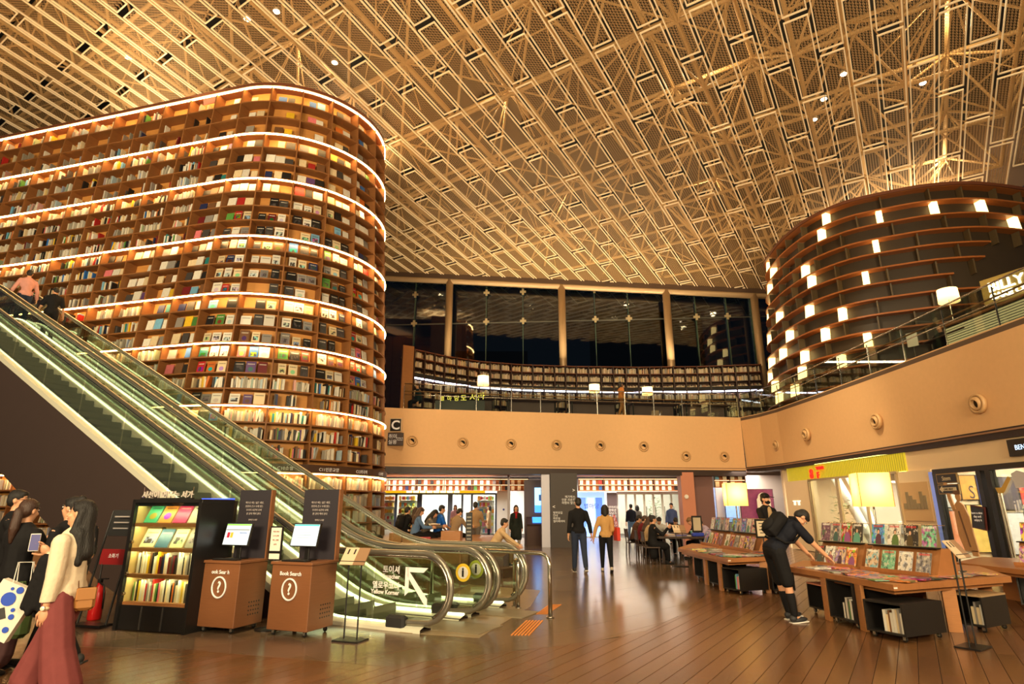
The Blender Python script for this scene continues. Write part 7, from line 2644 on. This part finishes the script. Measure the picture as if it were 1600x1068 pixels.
for s in (-1, 1):
    MB().box((s * 0.1, 0, 0.03), (0.2, 0.27, 0.016), rot=Matrix.Rotation(R(-14 * s), 3, 'Y')).build('page_block', paper, bk1)
B = person('man in a bright blue T-shirt sitting among the readers', -2.32, 19.3, R(-70), PLZ, 1.76, False, lean=10, head=(8, 0), hz=0.14, legs=((84, 60, 8), (80, 50, 8)), arms=((20, 10, 30), (24, 10, 40)), sleeve=0.75, top=cloth('bright_blue', (26, 96, 196)), bottom=blackc, voxel=0.018)
backpack(B, 'grey backpack on the man in the bright blue T-shirt', greyc, R(-70))
person('person in a grey brown hoodie sitting hunched with the back turned', -1.72, 18.3, R(-30), PLZ, 1.68, False, lean=22, head=(26, -20), hz=0.13, legs=((84, 70, 14), (84, 60, 12)), arms=((40, 12, 50), (40, 12, 50)), top=cloth('taupe', (142, 118, 92)), bottom=blackc, voxel=0.018)
person('standing person in a tan vest with orange sleeves seen from behind by the shop doors', -1.22, 20.6, R(-14), 0, 1.72, False, legs=((8, 2), (-6, 4)), arms=((24, 10, 60), (24, 10, 60)), top=cloth('vest_tan', (164, 132, 96)), bottom=greyc, voxel=0.02, sleeve=0.8)
person('person in a beige shirt squatting on the low step right of the readers', -0.50, 16.3, R(-84), 0.42, 1.72, False, lean=32, head=(-8, 0), hz=0.14, legs=((92, 78, 10), (96, 92, 14)), arms=((40, 8, 14), (50, 10, 6)), top=cloth('sand_shirt', (202, 170, 128)), bottom=cloth('khaki', (124, 104, 76)), voxel=0.018, shoes=sneak)
person('distant person in a pink top near the blue shop door', fx(711, 30), 30.0, R(170), 0, 1.66, True, top=cloth('pale_pink', (206, 150, 160)), bottom=jeans, voxel=0.026, hair=('bob', hair_b))
person('distant person in beige standing before the wide shop pane', fx(764, 31.5), 31.5, R(100), 0, 1.62, True, top=beigec, bottom=navyc, coat=0.3, voxel=0.026, hair=('bob', hair_k))
person('woman in a dark coat and red scarf walking towards the viewer', 0.15, 22.7, R(186), 0, 1.64, True, legs=((16, 4), (-14, 14)), arms=((8, 8, 14), (-10, 10, 8)), coat=0.40, top=cloth('dark_green', (30, 36, 32)), bottom=cloth('pale_trousers', (150, 142, 134)), hair=('bob', hair_k), voxel=0.02, scarf=cloth('red', (150, 28, 34)), bot='slim')

# --- the couple walking away
person('man in a black sweater and dark jeans walking away hand in hand', 1.68, 15.6, R(4), 0, 1.79, False, legs=((12, 2), (-14, 12)), arms=((4, 8, 10), (2, 18, 6)), top=blackc, bottom=jeans, shoes=sneak, voxel=0.015)
person('woman in a tan sweater and black trousers walking away with a red bag', 2.36, 15.65, R(-4), 0, 1.62, True, legs=((14, 2), (-12, 18)), arms=((2, 22, 6), (4, 8, 60)), top=cloth('tan_sweater', (196, 150, 92)), bottom=blackc, bot='slim', shoes=pale_shoe, hair=('bob', hair_k), voxel=0.015)
rbag = thing('red_tote', 'red orange shopping bag on the shoulder of the woman walking away', 'bag', (2.64, 15.62, 0.76), R(12))
MB().bevbox((0, 0, 0.14), (0.09, 0.26, 0.32), 0.012).build('body', mat('tote_red', (206, 56, 40), 0.6), rbag)
for s in (-1, 1):
    MB().tube([(s * 0.03, -0.07, 0.29), (-0.06 + s * 0.01, -0.03, 0.60), (-0.06 + s * 0.01, 0.03, 0.60), (s * 0.03, 0.07, 0.29)], 0.008, 6).build('handle', mat('tote_red', (206, 56, 40), 0.6), rbag)

# --- far pair and people at the long table
person('distant figure in a dark hood and blue jeans walking away near the glass doors', fx(986, 29.5), 29.5, R(10), 0, 1.70, False, top=navyc, bottom=denim, legs=((10, 2), (-8, 8)), hair=('short', hair_k), voxel=0.026)
person('distant figure in a grey coat beside the dark hooded one', fx(996, 30.2), 30.2, R(-10), 0, 1.64, True, top=greyc, bottom=blackc, coat=0.35, hair=('bob', hair_k), voxel=0.026)
person('distant man in a blue shirt beside the salmon column', 7.06, 27.2, R(150), 0, 1.72, False, top=cloth('blue_shirt', (70, 84, 130)), bottom=navyc, voxel=0.026)


def diner(label, x, y, rz, **k):
    a = dict(height=1.68, lean=16, head=(20, 0), hz=0.56, legs=((84, 84, 6), (82, 82, 6)), arms=((36, 8, 50), (36, 8, 50)), bottom=blackc, voxel=0.02)
    a.update(k)
    return person(label, x, y, rz, 0, **a)


diner('woman in a long black coat with her hand raised, nearest at the long table', 4.02, 17.85, R(-84), female=True, top=blackc, coat=0.36, hair=('bun', hair_k), arms=((36, 8, 50), (50, 10, 90)), lean=6, head=(2, 0))
diner('reader in beige next to the woman in the long black coat', 4.02, 18.8, R(-84), female=True, top=beigec, hair=('long', hair_b))
diner('reader in a dark red top on the left side of the long table', 4.0, 19.5, R(-84), top=cloth('wine', (104, 30, 36)), hair=('short', hair_b))
diner('reader in a brown jacket farthest on the left side of the long table', 3.98, 20.3, R(-84), top=cloth('brown_jacket', (86, 58, 44)), hair=('short', hair_k))
diner('man in a lavender shirt bowed over the right side of the long table', 5.95, 18.4, R(82), top=cloth('lavender', (176, 158, 180)), lean=30, head=(34, 0))
diner('reader in black with light brown hair at the right side of the long table', 5.95, 19.5, R(84), female=True, top=blackc, hair=('long', mat('hair_light', (120, 86, 50), 0.5)), lean=26, head=(30, 0))
diner('reader in a white and black top at the far end of the long table', 5.0, 21.2, R(176), top=cloth('white_top', (206, 202, 196)), hair=('short', hair_k), lean=26, head=(34, 0))
diner('reader with black hair bowed at the far right end of the long table', 5.55, 21.3, R(180), top=navyc, hair=('short', hair_k), lean=30, head=(34, 0))

# --- masked man and bending man
MM = person('masked man in a black cap and open black jacket behind the farther magazine table', 5.98, 14.45, R(196), 0, 1.85, False, head=(6, 20), arms=((14, 12, 20), (30, 10, 70)), top=blackc, bottom=navyc, cap=blackc, mask=blackc, hair=('short', hair_k), voxel=0.015, extra=None)
MB().ball((0, 0.10, 1.27), (0.06, 0.05, 0.17), 12, 8).build('shirt_front', beigec, MM['th'], True)
BM = person('man in a dark T-shirt and shorts bending over the near magazine table', 3.80, 9.06, R(-80), 0, 1.76, False, lean=42, head=(50, -4), legs=((15, 3, 2), (11, 5, 2)), arms=((44, 4, 2), (40, 6, 6)), sleeve=0.8, top=cloth('night_tee', (24, 26, 36)), bottom=blackc, bot='shorts', shoes=sneak, voxel=0.012, curl=14, palm_in=False)
backpack(BM, 'black backpack on the bending man', blackc, R(-80), (0.29, 0.17, 0.44))
c = MB()
for hp, kn, an, a2 in BM['LG']:
    MB().capsule(kn.lerp(an, 0.35), kn.lerp(an, 0.95), 0.062, 0.046, 12).build('sock', blackc, BM['th'], True)

# --- people on the balconies
person('seated person in dark green by the bookcase end on the far balcony', -4.0, 25.2, R(120), SLAB, 1.66, False, lean=10, hz=0.56, legs=((84, 84), (84, 84)), top=cloth('dark_teal', (30, 48, 52)), bottom=blackc, voxel=0.024)
person('person in an orange top standing at the far balcony railing', 4.95, far_y(4.95) + 0.75, R(-70), SLAB, 1.66, True, top=cloth('orange_top', (206, 132, 70)), bottom=cloth('tan_trousers', (170, 120, 76)), hair=('bob', hair_k), voxel=0.022, legs=((14, 4), (-12, 10)))
person('person with reddish face seated behind the right railing', 12.6, 16.6, R(120), SLAB, 1.66, False, lean=10, hz=0.56, legs=((84, 84), (84, 84)), top=blackc, bottom=blackc, voxel=0.024)
